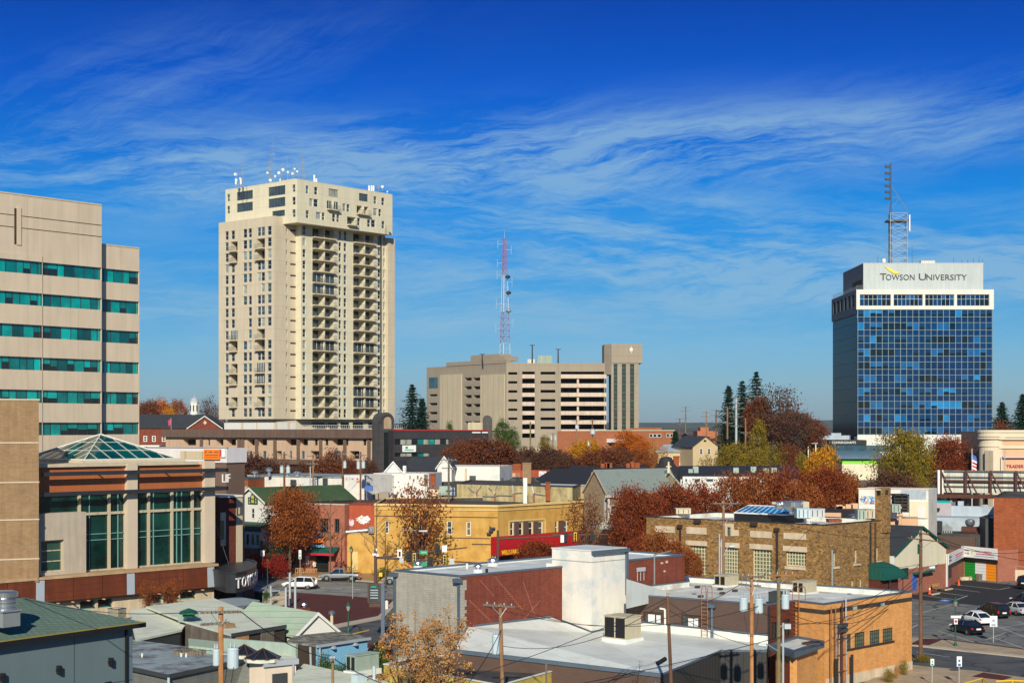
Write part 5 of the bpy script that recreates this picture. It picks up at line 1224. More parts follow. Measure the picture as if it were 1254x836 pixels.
mb.tube(P(lu/2,.6,zr_+.04),P(lu/2,lv-.6,zr_+.04),.08,.08,4);mb.tube(P(0,0,zb_),P(0,lv,zb_),.12,.12,4);mb.tube(P(0,0,zb_),P(lu,0,zb_),.12,.12,4);mb.tube(P(lu,0,zb_+.03),P(lu/2,.6,zr_+.03),.07,.07,4);mb.build('frame',['white_trim'],sk)
rd=thing('roof_duct','shiny galvanised duct with a flared hood on the stone building roof','duct',gpz(965,632,zA-.5));Yd=199.5
def boxpx(mb,px0,px1,y0,y1,Y,dep,mi=0):a=at(px0,Y);b_=at(px1,Y);mb.box(a[0],b_[0],Y,Y+dep,zz(y1,Y),zz(y0,Y),mi)
mb=MB();p_=at(966,Yd);mb.tube((at(950,Yd)[0],Yd,zz(618.5,Yd)),(at(983,Yd)[0],Yd+.5,zz(617.5,Yd)),.52,.52,14);mb.lathe((*at(969,Yd-.6),zz(628.5,Yd)),[(.25,0),(.3,.3),(1.15,.9),(1.3,1.5),(1.2,1.6)],14);mb.build('duct',['galvanised'],rd,smooth=False)
mb=MB();boxpx(mb,945.5,951,614.5,617,Yd,1.2);mb.build('end_box',['hvac_tan'],rd);mb=MB();boxpx(mb,979,991,614,624,Yd+.6,2);mb.build('end_box',['hvac_tan'],rd)
for x0,x1,y0,y1,mt,lb in((976,992,623,634,'transformer_grey','pale grey metal roof unit beside the galvanised duct'),(992,1010,623.5,633,'pole_grey','blue grey ribbed roof unit behind the stone parapet'),(1050.5,1060,624.5,636,'hvac_green','small green grey fan unit by the stone chimney'),(1060,1071,624.5,634.5,'hvac_tan','beige roof box touching the stone chimney'),(988,993.5,636,641.5,'coping_white','small white roof curb near the stone corner'),(828,846,623,629,'coping_stone','squat tan stone chimney cap on the far left roof edge'),(1015,1031,636.5,639.5,'door_red','flat rusty red plate on the stone building roof')):
 rooftop_box(x0,x1,y0,y1,196.5 if x0>900 else 211,mt,lb,dep=1.8)
mb=MB();p_=gp(1045,635.5,zA-.5);mb.lathe((*p_,zA-.55),[(.9,0),(.9,.2),(.5,.35),(.5,.55),(.7,.6),(.2,.8)],12);single('roof_fan',mb,'galvanised','low round galvanised roof fan near the stone corner','roof vent')
c0=add2(S1,(-wR.u[0],-wR.u[1]),2.6)
ct=thing('chimney_tower','square stone chimney tower with a small dark opening at the end of the stone building','chimney',(*c0,0));aa=Rd(44);ll=Ld(44)
c0=at(1080,198.5);mb=MB();mb.obox(c0,aa,ll,(0,onray(c0,aa,1090.8)),(0,onray(c0,ll,1071.5)),(8.5,zz(597.5,198.5)));mb.build('shaft',['armory_stone'],ct)
wl_=Wall(c0,add2(c0,ll,1));mb=MB();wl_.pxbox(mb,1074,600.5,1078.5,606,-.05,.02);wl_.pxbox(mb,1073,598.5,1079,600,-.1,.0,1);mb.build('opening',['void_dark','limestone'],ct)
mb=MB();wr2=Wall(c0,add2(c0,aa,1));wr2.pxbox(mb,1084,599.5,1087,605,-.06,.02);mb.build('opening',['void_warm'],ct)
aw=thing('barrel_awning','dark green barrel awning on the right end of the stone building','awning',gpz(1090,720,0));wR0=Wall(S0,S1)
C1=add2(S1,(-wR.u[0],-wR.u[1]),2.8);out_=(-L_s[0],-L_s[1])
wa_=Wall(wR0.p(wR0.t(1063),0)[:2],wR0.p(wR0.t(1091.5),0)[:2]);t0,t1=0,wa_.len;za,zb2=zz(708,197.5),zz(687.5,198);mb=MB();n=8
prof=[(-.1-2.2*math.cos(math.pi/2*i/n),za+(zb2-za)*math.sin(math.pi/2*i/n))for i in range(n+1)]
for(d0,z0),(d1,z1)in zip(prof[:-1],prof[1:]):
 f0=(z0-za)/(zb2-za);f1=(z1-za)/(zb2-za)
 mb.poly([wa_.p(t0,z0,d0),wa_.p(t1*(1-.45*f0**1.5),z0,d0),wa_.p(t1*(1-.45*f1**1.5),z1,d1),wa_.p(t0,z1,d1)])
mb.poly([wa_.p(t0,za,-.1)]+[wa_.p(t0,z,d)for d,z in prof]);mb.poly([wa_.p(t1,za,-.1)]+[wa_.p(t1*(1-.45*((z-za)/(zb2-za))**1.5),z,d)for d,z in prof])
mb.build('canopy',['green_canvas'],aw);mb=MB()
for t_ in(1.5,t1-1.0):mb.tube(wa_.p(t_,0,-2.2),wa_.p(t_,za,-2.2),.06,.06,5)
mb.build('post',['dark_trim'],aw)
mb=MB();vb=thing('vestibule','dark brick entrance under the green barrel awning','entrance',(*wa_.p(2,0,0),));wa_.box(mb,0.1,t1*.8,-1.6,-.02,0,za-.01);mb.build('wall',['deep_red_brick'],vb)
# ============================================================ white and green gabled building on brick
g0=gp(1094.6,677.4,5.6);g1=gp(1158.6,669,5.6);gd=Vector((g1[0]-g0[0],g1[1]-g0[1],0));gl=gd.length;gd.normalize();nin=(-gd.y,gd.x)
gb_=thing('gabled_building','cream boarded gable with green trim and a dark roof above a pink brick base','building',((g0[0]+g1[0])/2,(g0[1]+g1[1])/2,0))
Yg=(g0[1]+g1[1])/2;zr_=zz(645,Yg);zs=zz(694,Yg);Dv=(nin[0]*11,nin[1]*11)
gable(gb_,g0,g1,Dv,zs-1.0,5.6-.1,zr_,'cream_siding','dark_shingle','street_green',.35)
pf=[add2(g0,(-gd.x,-gd.y),.0),g1,(g1[0]+Dv[0],g1[1]+Dv[1]),(g0[0]+Dv[0],g0[1]+Dv[1])];pf=inset(pf,-.04)
mb=MB();mb.prism(pf,-1,zs);mb.build('brick_base',['pink_brick'],gb_)
w=Wall(pf[0],pf[1]);wg_=w
mb=MB();w.pxbox(mb,1123.8,665.5,1129,677,-.08,.04);mb.build('louvre',['street_green'],gb_)
mb=MB();w.pxbox(mb,1117,701,1122.5,722,-.06,-.005);o=mb.build('door',['letter_blue'],gb_)
mb=MB();w.pxbox(mb,1102.5,695,1112,708.5,-.06,-.005);mb.build('window',['win_green'],gb_)
mb=MB();w.box(mb,w.t(1117),w.t(1139),-.7,-.01,w.z(1128,701),w.z(1128,699));mb.build('door_canopy',['street_green'],gb_)
mb=MB();w.pxbox(mb,1157.8,678,1159.3,718,-.2,-.06);mb.build('downspout',['white_trim'],gb_)
mb=MB();w.box(mb,-.2,.2,-.1,3,3.6,5.4);mb.build('corner_board',['white_trim'],gb_)
F0=gp(1179.6,707.5);F1=gp(1222,712.2);W1=pf[1]
wc=Wall(W1,F0);fg=thing('mural_garage','brick garage with its shutter painted green white and orange under long white banners','garage',((F0[0]+F1[0])/2,(F0[1]+F1[1])/2+2,0))
wf_=Wall(F0,F1);zt_=zz(683.5,F0[1]);dz=4.3
mb=MB();wc.box(mb,.05,wc.len,0,3,-.5,zt_+1.2);ff=wf_;
rc=[(.15,wf_.len-.25,0,zt_-.25,.12)];facade(mb,wf_,0,wf_.len,-.5,zt_+1.6,rc);a,c=wf_.p(wf_.len,0,0),wf_.p(wf_.len,0,4);mb.poly([P3(a,-.5),P3(c,-.5),P3(c,zt_+1.6),P3(a,zt_+1.6)])
mb.build('wall',['pink_brick'],fg)
mb=MB();L3=wf_.len-.4
for i in range(3):a,c=.15+L3*i/3,.15+L3*(i+1)/3;mb.poly([wf_.p(a,0,.1),wf_.p(c,0,.1),wf_.p(c,zt_-.25,.1),wf_.p(a,zt_-.25,.1)],i)
mb.build('shutter',['flag_green','flag_white','flag_orange'],fg)
mb=MB();wc.pxbox(mb,1160.7,688.5,1165,707,-.05,-.005);mb.build('door',['black_paint'],fg)
mb=MB();wf_.box(mb,-.1,wf_.len,-.14,-.01,zt_-.25,zt_+.25);wc.box(mb,0.1,wc.len,-.14,-.01,zt_-.25,zt_+.25);mb.build('dark_beam',['black_paint'],fg)
bn=thing('banner','long white banner with red and blue print and yellow arrow over the flag shutter','banner',wf_.p(2,zt_,-.2))
def ban(root,w,t0,t1,z0,z1,big):
 mb=MB();w.box(mb,t0,t1,-.26,-.18,z0,z1);mb.build('sheet',['sign_white'],root)
 Lb=t1-t0;hb=z1-z0;u2=w.u if(w.p(1,0)[0]>w.p(0,0)[0])else(-w.u[0],-w.u[1])
 def tx(s_,f,fz,h,wd,m_,nm='lettering'):mb=MB();mb.text(s_,w.p(t0+Lb*f,z0+hb*fz,-.275),u2,hb*h,.02,Lb*wd);mb.build(nm,[m_],root)
 rq=random.Random(5 if big else 6)
 def ln(f0,f1,fz,h,m_):
  x=f0
  while x<f1-.01:wd=rq.uniform(.012,.026);mb=LN.setdefault(m_,MB());w.box(mb,t0+Lb*x,t0+Lb*min(x+wd,f1),-.275,-.262,z0+hb*fz,z0+hb*(fz+h*rq.uniform(.7,1)));x+=wd+.009
 LN={}
 if big:tx('HOUSE',.14,.28,.17,.17,'letter_dark');ln(.06,.23,.56,.17,'letter_dark');ln(.4,.86,.56,.13,'letter_crimson');ln(.43,.9,.34,.13,'letter_crimson');ln(.38,.94,.16,.07,'letter_blue');ar_=.28
 else:ln(.04,.17,.55,.2,'letter_dark');ln(.04,.17,.25,.2,'letter_dark');ln(.38,.9,.52,.13,'letter_crimson');ln(.42,.86,.32,.13,'letter_crimson');ln(.36,.8,.14,.07,'letter_blue');ar_=.25
 for m_,mb in LN.items():mb.build('print_lines',[m_],root)
 mb=MB();f=t0+Lb*ar_;mb.poly([w.p(f,z0+hb*.25,-.28),w.p(f+.45,z0+hb*.5,-.28),w.p(f,z0+hb*.75,-.28)]);mb.build('arrow',['letter_yellow'],root)
ban(bn,wf_,-.15,wf_.len+.1,zt_+.28,zt_+1.85,True)
bn2=thing('banner','short white banner beside the cream gable, left of the flag shutter','banner',wc.p(2,zt_,-.2));ban(bn2,wc,.15,wc.len-.1,zt_+.28,zt_+1.8,False)
v0=gp(1217,716,0);
bw=Bld('brick_warehouse','windowless rust red brick warehouse at the right edge behind the parking lot','building',[at(1217,231),at(1262,229.5),at(1275,250),at(1230,253)],zz(609,231),0,'rust_brick','tar_roof',par=.3,cop='coping_dark');bw.fin()
mb=MB();ww=Wall(at(1222.5,225),at(1262,224));ww.box(mb,0,ww.len,0,.3,0,zz(697,225));single('retaining_wall',mb,'limestone','low tan concrete wall behind the black parked van','wall')
mb=MB()
for i in range(7):t_=i*1.2;mb.tube(ww.p(t_,zz(697,225),.1),ww.p(t_,zz(692.5,225),.1),.04,.04,4)
mb.tube(ww.p(0,zz(693,225),.1),ww.p(ww.len,zz(693,225),.1),.04,.04,4);single('pipe_railing',mb,'metal_grey','thin metal railing on top of the low tan wall','railing')
# ============================================================ behind: billboard, shed, clutter
YB=262;wb_=Wall(at(1146.5,YB),at(1262,YB-6));bb=thing('billboard','back of a long white billboard on a rust brown steel frame','billboard',(*at(1200,YB),0))
mb=MB();wb_.box(mb,0,wb_.len,0,.25,zz(602.5,YB),zz(575.3,YB));mb.build('panel',['billboard_back'],bb);mb=MB()
mb.box(at(1146.5,YB)[0]-.05,at(1146.5,YB)[0]+.9,YB-1.1,YB-.9,zz(604,YB),zz(575,YB));mb.build('end_panel',['coping_white'],bb);mb=MB()
n=5
for i in range(n):
 t_=.9+i*3.95;wb_.box(mb,t_-.16,t_+.16,-.9,-.62,zz(604,YB),zz(575,YB));mb.tube(wb_.p(t_,zz(576,YB),-.8),wb_.p(t_+2.0,zz(604,YB),-2.0),.14,.14,4)
for f in(.0,.28,.72):z=zz(575.8+26*f,YB);wb_.box(mb,0,wb_.len,-.45,-.3,z-.06,z+.06)
wb_.box(mb,0,wb_.len,-.6,-.3,zz(588,YB)-.14,zz(588,YB)+.14)
wb_.box(mb,0,wb_.len,-2.2,.2,zz(608.5,YB),zz(604.3,YB));mb.build('frame',['rust_brown'],bb)
mb=MB()
for t_ in(2,8,14):wb_.box(mb,t_-.25,t_+.25,-.4,.1,0,zz(608.5,YB))
mb.build('support_post',['rust_brown'],bb)
YS=292;bs_=thing('beige_store','beige store with stacked cornices, a rounded corner and red sign letters','building',(*at(1230,YS+8),8))
xs0,xs1=at(1203,YS)[0],at(1290,YS)[0];wS=Wall((at(1222.3,YS)[0],YS),(xs1,YS),(0,1));mb=MB();wS.box(mb,0,wS.len,0,24,5,zz(528,YS));mb.build('wall',['beige_wall'],bs_)
cx_,rr_=at(1213.5,YS)[0],(at(1222.3,YS)[0]-at(1204,YS)[0])/2
def rcorner(mb,z0,z1,ex,mi=0):mb.lathe((at(1204,YS)[0]+2.6+0,YS+2.4,z0),[(2.6+ex,0),(2.6+ex,z1-z0)],28,mi);mb.box(at(1204,YS)[0]+2.6,at(1222.5,YS)[0]+.1,YS-.18-ex,YS+3,z0,z1,mi)
mb=MB();rcorner(mb,5,zz(528,YS),0);mb.build('corner_bay',['beige_trim'],bs_,smooth=False)
mb=MB()
for y0,y1,ex in((526.3,529.2,.4),(529.3,534.3,.25),(535.4,537.4,.38),(545.0,546.6,.16)):rcorner(mb,zz(y1,YS),zz(y0,YS),ex)
for y0,y1,ex in((526.3,529.2,.55),(529.3,535.2,.35),(536.0,538.2,.5),(545.5,549,.3)):mb.box(at(1222.3,YS)[0],xs1,YS-ex,YS-.01,zz(y1,YS),zz(y0,YS))
mb.build('cornice',['beige_trim'],bs_)
mb=MB();mb.box(at(1205.5,YS)[0],at(1215.5,YS)[0],YS-.35,YS-.15,5,zz(551.5,YS));mb.build('panel',['garage_concrete'],bs_)
mb=MB();wS.pxbox(mb,1227,558.3,1270,560.3,-.7,-.1);mb.build('canopy_bar',[plain('pink_bar',(.60,.45,.45),.6,.05)],bs_)
mb=MB();mb.text("TRADER JOE'S",(at(1232,YS)[0],YS-.25,zz(573.2,YS)),(1,0),.72,.12,5.3,center=False);mb.build('lettering',['letter_crimson'],bs_)
mb=MB();p_=at(1230.5,YS-3);mb.tube(P3(p_,5),P3(p_,zz(551,YS-3)),.1,.08,5);single('pole',mb,'pole_grey','slim grey pole in front of the beige store sign','pole')
fp=thing('flagpole','white flagpole with a hanging stars and stripes flag before the red tree','flagpole',(*at(1190.3,280),5));mb=MB();p_=at(1190.3,280);mb.tube(P3(p_,5),P3(p_,zz(549,280)),.09,.06,6);mb.build('pole',['white_trim'],fp)
mb=MB();zf_=zz(556,280);hf=2.9;x0=p_[0]+.08
for i in range(9):a,c=i/9,(i+1)/9;f=lambda t:x0-.55*t+(.0);mb.poly([(x0-.05*i*.3,280+.05*math.sin(i),zf_-hf*.0-i*.31),(x0+.75,280+.2*math.cos(i),zf_-.4-i*.31),(x0+.75,280+.2*math.cos(i+1),zf_-.4-(i+1)*.31),(x0-.05*(i+1)*.3,280+.05*math.sin(i+1),zf_-(i+1)*.31)],2 if i<3 else i%2)
mb.build('flag',['lamp_red','sign_white','letter_blue'],fp)
YW=232;ws=thing('white_shed','white flat building with a colourful mural panel behind the stone chimney','building',(*at(1095,YW+4),5))
w=Wall(at(1051.5,YW),at(1137,YW-4));mb=MB();w.box(mb,0,w.len,0,8,3,zz(598.2,YW));mb.build('wall',['white_wall'],ws)
mb=MB();w.box(mb,-.1,w.len+.1,-.1,.2,zz(598.2,YW)+.003,zz(597,YW));mb.build('roof_edge',['beige_trim'],ws)
mb=MB();w.pxbox(mb,1053,607,1071,616.8,-.03,-.005);w.pxbox(mb,1091,608,1094,616,-.03,-.005);mb.build('mural',['mural_paint'],ws)
mb=MB();w.pxbox(mb,1103,600,1134,611,-.04,-.005);mb.build('grey_panel',['light_blue_roof'],ws)
mb=MB();w.pxbox(mb,1114,613.8,1136.5,634,-.2,-.01);mb.build('lower_wall',['cream_siding'],ws)
mb=MB();w.pxbox(mb,1123.5,619,1133.5,634,-.26,-.21);mb.build('door',['white_trim'],ws)
mb=MB();
sc=thing('cooling_tower','black slatted cooling frame on the flat roof right of the stone chimney','cooling unit',(*at(1104,222),6));Yc=222
boxpx(mb,1095,1113.5,605,607,Yc,3)
for px in(1095,1104,1112.5):boxpx(mb,px,px+1,605,627,Yc,.1);boxpx(mb,px,px+1,605,627,Yc+2.9,.1)
for py in(609,613,618,622,626):boxpx(mb,1095.2,1113.2,py,py+1,Yc-.02,.08);boxpx(mb,1095.2,1113.2,py,py+1,Yc+2.92,.08)
mb.build('frame',['black_paint'],sc);mb=MB();boxpx(mb,1096,1112,607.2,626,Yc+.6,2);mb.build('fan_box',['void_warm'],sc)
rooftop_box(1092.3,1103,618,627,219,'hvac_green','grey green condenser in front of the black cooling frame','air conditioner',1.4)
mb=MB();w=Wall(at(1088,222),at(1124,221));w.box(mb,0,w.len,0,6,2,zz(634.5,222));single('low_wall',mb,'beige_wall','low orange tan wall behind the dark gable roof','wall')
mb=MB()
for px,y0,y1 in((1101.5,623,641),(1103,632,646)):p_=at(px,219.5);mb.tube(P3(p_,zz(y1,219.5)),P3(p_,zz(y0,219.5)),.14,.14,6);mb.lathe((p_[0],p_[1],zz(y0,219.5)),[(.15,0),(.35,.1),(.3,.35),(.05,.45)],8)
single('vent_pipe',mb,'beige_wall','pair of tan mushroom topped vent pipes above the dark gable roof','vent pipe')
lb=thing('pale_building','pale blue grey painted building with a stepped parapet left of the red brick warehouse','building',(*at(1175,240),3));w=Wall(at(1137.5,250),at(1218,238));w=Wall(at(1137.5,250),at(1218,247))
mb=MB();w.box(mb,0,w.len,0,14,1,zz(634,248));mb.build('wall',['light_blue_roof'],lb)
w=Wall(at(1137.5,256),at(1218,252));mb=MB();w.box(mb,w.t(1165),w.len,0,.4,1,zz(621.5,248));w.box(mb,w.t(1173),w.t(1180),-.05,.5,zz(621.5,248),zz(615.5,248));w.box(mb,w.t(1203),w.t(1210),-.05,.5,zz(621.5,248),zz(619.5,248));mb.build('parapet',['light_blue_roof'],lb)
mb=MB();w.box(mb,0,w.t(1165),0,5,1,zz(617.5,250));mb.build('lavender_wall',['lav_wall'],lb);mb=MB();w.pxbox(mb,1138.5,621.5,1151,624.5,-.6,-.02);mb.build('window_hood',['black_paint'],lb)
mb=MB();w.pxbox(mb,1145.5,613,1163,616.5,.5,3);mb.build('skylight',['teal_c'],lb)
mb=MB();p_=at(1187.8,241);mb.lathe((*p_,zz(648,241)),[(.4,0),(.4,.4),(.7,.8),(.75,1.2),(.6,1.5),(.2,1.6)],14);single('roof_fan',mb,'galvanised','tall galvanised mushroom fan by the rusty tank','roof vent')
mb=MB();a=at(1178,239);c=at(1196,238);zc=zz(649,239);mb.tube((a[0],239,zc),(c[0],238,zc),.62,.62,14);mb.box(c[0],at(1209,239)[0],238,240,zc-.6,zc+.5);single('rusty_tank',mb,'rust_brown','rusty brown tank lying on the roof left of the red warehouse','tank')
mb=MB();a=at(1206.8,234);c=at(1219,234);z0=0;mb.box(a[0],c[0],234,237,z0,zz(634.5,234));mb.poly([(a[0]-.2,233.8,zz(634.6,234)),(c[0],233.8,zz(630.5,234)),(c[0],237,zz(630.5,234)),(a[0]-.2,237,zz(634.6,234))]);single('roof_hut',mb,'charcoal','dark grey hut leaning on the red brick warehouse','hut')
mb=MB();w=Wall(at(1128,240),at(1206,236));zz_=zz(652.5,239);mb.prism([at(1133,240),at(1214,236),at(1214,243),at(1133,245)],1,zz_);o=single('tar_roof',mb,'tar_roof','cluttered black tar roof between the cream gable and the red warehouse','roof')
mb=MB();w.box(mb,w.t(1146),w.t(1195),-.6,-.2,1,zz(655.5,239));single('brick_parapet',mb,'painted_brown_brick','weathered brown brick parapet above the white banners','wall')
mb=MB();boxpx(mb,1131,1154,638,652,238.5,1.5);boxpx(mb,1135,1141,635.3,638,238.6,1.3);single('black_tarp',mb,'black_roof','black covered roof equipment behind the cream gable peak','roof unit')
mb=MB();p_=at(1159.5,239)
for i in range(5):q_=(p_[0]+(i-2)*.35,p_[1]);mb.tube(P3(q_,zz(652.4,239)),P3(q_,zz(641+abs(i-2)*2,239)),.13,.13,6)
single('vent_stack',mb,'metal_grey','cluster of grey metal vent stacks on the black tar roof','vent pipe')
plain('patch_pale',(.80,.80,.76),.6,.06,.5);plain('patch_dirty',(.50,.47,.40),.7,.2,1.0);plain('stain_dark',(.30,.28,.24),.7,.3,1.2)
rq=random.Random(44)
def patch(root,pts,z,m_):
 for i,(px,py,su,sv)in enumerate(pts):
  c=gp(px,py,z);mb=MB();mb.obox(c,Rd(43.5),Ld(43.5),(-su,su),(-sv,sv),(z-.02,z+.006+.002*i));mb.build('roof_patch',[m_],root)
patch(m.root,((540,700,.9,.6),(620,693,1.4,.5),(648,688,.5,.9),(575,703,.4,.4),(800,679.5,.8,.5)),zM-.12,'patch_pale')
patch(m.root,((607,694,.9,.8),(560,697.5,.3,1.2)),zM-.12,'patch_dirty')
patch(b.root,((840,722,1.6,.4),(900,730,.7,.7),(930,725,1.8,.35),(1020,731,.8,.5),(1060,724,1.5,.3)),Z7-.45,'patch_pale')
patch(b.root,((870,733,1.2,.5),(985,734,1.5,.4),(1005,725,.6,1.1),(815,727,.7,.6)),Z7-.45,'patch_dirty')
for px,py in((850,727),(930,733),(1040,727)):
 mb=MB();c=gp(px,py,Z7-.45);mb.lathe((*c,Z7-.45),[(.22,0),(.22,.05),(.1,.07)],10);mb.build('roof_drain',['charcoal'],b.root)
 # ============================================================ civic atrium building with glass pyramid (left)
ac=at(262,190);aR=Rd(42);aL=Ld(42);LB=36
def aw_(u,v):return(ac[0]+aR[0]*u+aL[0]*v,ac[1]+aR[1]*u+aL[1]*v)
at_=thing('atrium_building','stone and glass atrium building with terracotta bands, wood panel canopy and dark sunshade rails','building',(*aw_(-14,8),0))
z5=zz(692.5,190);w=Wall(aw_(-LB,0),aw_(0,0),aL);zpan=zz(717,190)
rc=[];
for x0,x1,y0,y1 in((181,199,727,739),(200,219,725,736.5),(220.5,240,722.5,733),(98,117.5,734,745.5),(120,138.5,732,743.5),(55,70,738,750)):
 rc.append((*w.rect(x0,y0,x1,y1),.35))
mb=MB();facade(mb,w,0,w.len,-1,z5,rc);
mb.poly([P3(aw_(0,0),-1),P3(aw_(0,22),-1),P3(aw_(0,22),z5),P3(aw_(0,0),z5)]);mb.build('podium_wall',['white_wall' if False else 'limestone'],at_)
plain('ledge_stone',(.52,.36,.20),.85,.1,.6,streak=.2,grime=((.42,.22,.10),.6,.8))
mb=MB();w.box(mb,-.1,w.len+.35,-.45,3.2,z5,z5+.28);mb.build('ledge',['ledge_stone'],at_)
plain('teal_frame',(.10,.26,.23),.6,.05)
for r in rc:window(at_,w,r,.33,'teal_frame','win_dark',1,1,.1)
xs_=[-6,5,38];edges=[3.5,38.5,49.5,85,120.5,150,160,190.5,219.5,248.8,257.5]
def slat(mb,px0,px1,mi=0,out=1.6,gap=.05):
 t0,t1=w.t(px0)+gap,w.t(px1)-gap
 mb.hex8([w.p(t0,zpan,-out+.7),w.p(t1,zpan,-out+.7),w.p(t1,zpan,-out+.85),w.p(t0,zpan,-out+.85)],[w.p(t0+.35,z5-.05,-.35),w.p(t1+.35,z5-.05,-.35),w.p(t1+.35,z5-.05,-.2),w.p(t0+.35,z5-.05,-.2)],mi)
for a,c in zip(edges[:-1],edges[1:]):
 grey=(a,c)in((38.5,49.5),(150,160),(248.8,257.5));mb=MB();slat(mb,a,c);mb.build('canopy_panel',['panel_grey' if grey else 'wood_panel'],at_)
mb=MB();slat(mb,-40,3.3);mb.build('canopy_panel',['wood_panel'],at_)
mb=MB();w.box(mb,0,w.len,-.18,-.02,zpan-.35,zpan-.05)
for px in(66,84,103,122,172,190,208,227,243):t_=w.t(px);w.box(mb,t_-.05,t_+.05,-1.1,-.02,zpan-.3,zpan-.18)
mb.build('canopy_bracket',['ledge_stone'],at_)
V0=1.7;wu=Wall(aw_(-LB,V0),aw_(0,V0),aL);zt_a=zz(569,187);zgt=zz(600,188);zgb=z5+.3
t_end=wu.t(260.6)
G={}
gl_l,gl_r=wu.t(60),wu.t(245)
mb=MB()
wu.box(mb,wu.t(248),t_end,-.45,1.2,zgb,zt_a+.35);mb.build('pier',['office_concrete'],at_);mb=MB();wu.box(mb,wu.t(153.3),wu.t(165.8),-.45,1.2,zgb,zt_a+.25);mb.build('pier',['office_concrete'],at_);mb=MB()
mb.obox(aw_(-.75,V0+.0),aR,aL,(t_end-wu.len+.1,t_end-wu.len+.74),(.75,9),(zgb,zt_a-.2));mb.build('side_pier',['office_concrete'],at_)
mb=MB();wu.box(mb,0,t_end-.1,.1,12,zgt+.05,zt_a);mb.build('terracotta_band',['terracotta_panel'],at_)
mb=MB();wu.poly=None
gm=['atrium_glass'];mb.poly([wu.p(0,zgb,.35),wu.p(t_end-.5,zgb,.35),wu.p(t_end-.5,zgt,.35),wu.p(0,zgt,.35)]);mb.build('glazing',['atrium_glass'],at_)
mb=MB()
for px in(98.2,134.6,183,211.5,236.5):t_=wu.t(px);wu.box(mb,t_-.14,t_+.14,.05,.33,zgb,zgt)
wu.box(mb,wu.t(49),t_end-.5,.08,.32,zz(625.5,188),zz(622.5,188));wu.box(mb,wu.t(49),t_end-.5,.08,.32,zgb,zgb+.18);wu.box(mb,wu.t(49),t_end-.5,.08,.32,zgt-.15,zgt)
mb.build('mullion',['garage_panel'],at_)
mb=MB()
for py in(648,655):wu.box(mb,wu.t(106),t_end-1.3,.2,.31,zz(py,188)-.04,zz(py,188)+.04)
for px in(111,146,189.5,218,224):t_=wu.t(px);wu.box(mb,t_-.04,t_+.04,.22,.32,zgb+.18,zgt-.15)
mb.build('glazing_bar',[plain('teal_bar',(.16,.36,.33),.5,.05)],at_)
wb3=Wall(aw_(-LB,V0-.9),aw_(0,V0-.9),aL);r=wb3.rect(50.5,661,78.5,700);mb=MB();e1=wb3.t(105.5);e0=wb3.t(44);zb3=zz(625,180)
facade(mb,wb3,e0,e1,zgb,zb3,[(*r,.5)]);mb.poly([wb3.p(e1,zgb),wb3.p(e1,zgb,.9),wb3.p(e1,zb3,.9),wb3.p(e1,zb3)]);mb.poly([wb3.p(e0,zb3),wb3.p(e1,zb3),wb3.p(e1,zb3,1.3),wb3.p(e0,zb3,1.3)]);mb.build('stone_block',['block_grey'],at_)
window(at_,wb3,r,.48,'garage_panel','win_green',1,3,.16)
mb=MB();wb3.box(mb,wb3.t(81),wb3.t(81)+.05,-.01,0,zgb,zb3);
for py in(576.5,599.5):
 zc=zz(py,187);mb=MB();wu.box(mb,wu.t(46),t_end+1.3,-1.35,-1.0,zc-.22,zc+.22);mb.obox(wu.p(t_end+1.3,0,-1.35)[:2],aL,aR,(0,5),(-.3,0.0),(zc-.22,zc+.22));mb.build('sunshade_rail',['dark_metal'],at_)
 mb=MB()
 for px in(118,200,243):t_=wu.t(px);wu.box(mb,t_-.06,t_+.06,-1.0,.1,zc-.05,zc+.05)
 mb.build('rail_bracket',['dark_metal'],at_)
mb=MB();zc=zz(582,187);mb.text('LIF',(*wu.p(t_end+1.25,0,-1.0)[:2],zz(592,187)),(aR[0],aR[1]),1.0,.12,1.2);mb.build('lettering',['letter_white'],at_)
mb=MB();mb.obox(aw_(0,V0),aR,aL,(t_end-wu.len+.05,t_end-wu.len+1.0),(.8,6),(zz(600,188),zz(577,188)));mb.build('sign_backing',['podium_fascia'],at_)
mb=MB();mb.prism([aw_(-LB,V0-.3),aw_(-1.2,V0-.3),aw_(-1.2,13),aw_(-LB,13)],zt_a,zt_a+.35,bottom=True);mb.build('roof',['coping_stone'],at_)
Cp=at(123.5,190.5);hs_=8.0;zb_=zt_a+.65;zap=zz(532,190.5);cr_=[add2(Cp,d,s)for d,s in((aR,0),)];
hh=6.5;corners=[(Cp[0]+aR[0]*a*hh+aL[0]*c_*hh,Cp[1]+aR[1]*a*hh+aL[1]*c_*hh)for a,c_ in((-1,-1),(1,-1),(1,1),(-1,1))]
py=thing('glass_pyramid','green glass pyramid skylight with white ribs on the atrium roof','skylight',(*Cp,zt_a+.35));mb=MB()
for i in range(4):j=(i+1)%4;mb.poly([P3(corners[i],zb_),P3(corners[j],zb_),(*Cp,zap)])
mb.build('glazing',['pyramid_glass',],py);mb=MB();mb.prism(inset(corners,-.6),zt_a+.35,zb_-.02,bottom=True);mb.build('base',['coping_stone'],py);mb=MB()
def lerp(a,b,t):return tuple(a[i]+(b[i]-a[i])*t for i in range(3))
ap=(*Cp,zap+.06)
for i in range(4):
 a,c=(*corners[i],zb_+.06),(*corners[(i+1)%4],zb_+.06);mb.tube(a,ap,.085,.085,5);mb.tube(a,c,.1,.1,4)
 for k in range(1,7):
  t=k/7;b0=lerp(a,c,t);top=lerp(a,ap,2*t)if t<=.5 else lerp(c,ap,2*(1-t));mb.tube(b0,top,.035,.035,4)
 for f in(.35,.68):mb.tube(lerp(a,ap,f),lerp(c,ap,f),.04,.04,4)
mb.build('rib',['white_trim'],py)
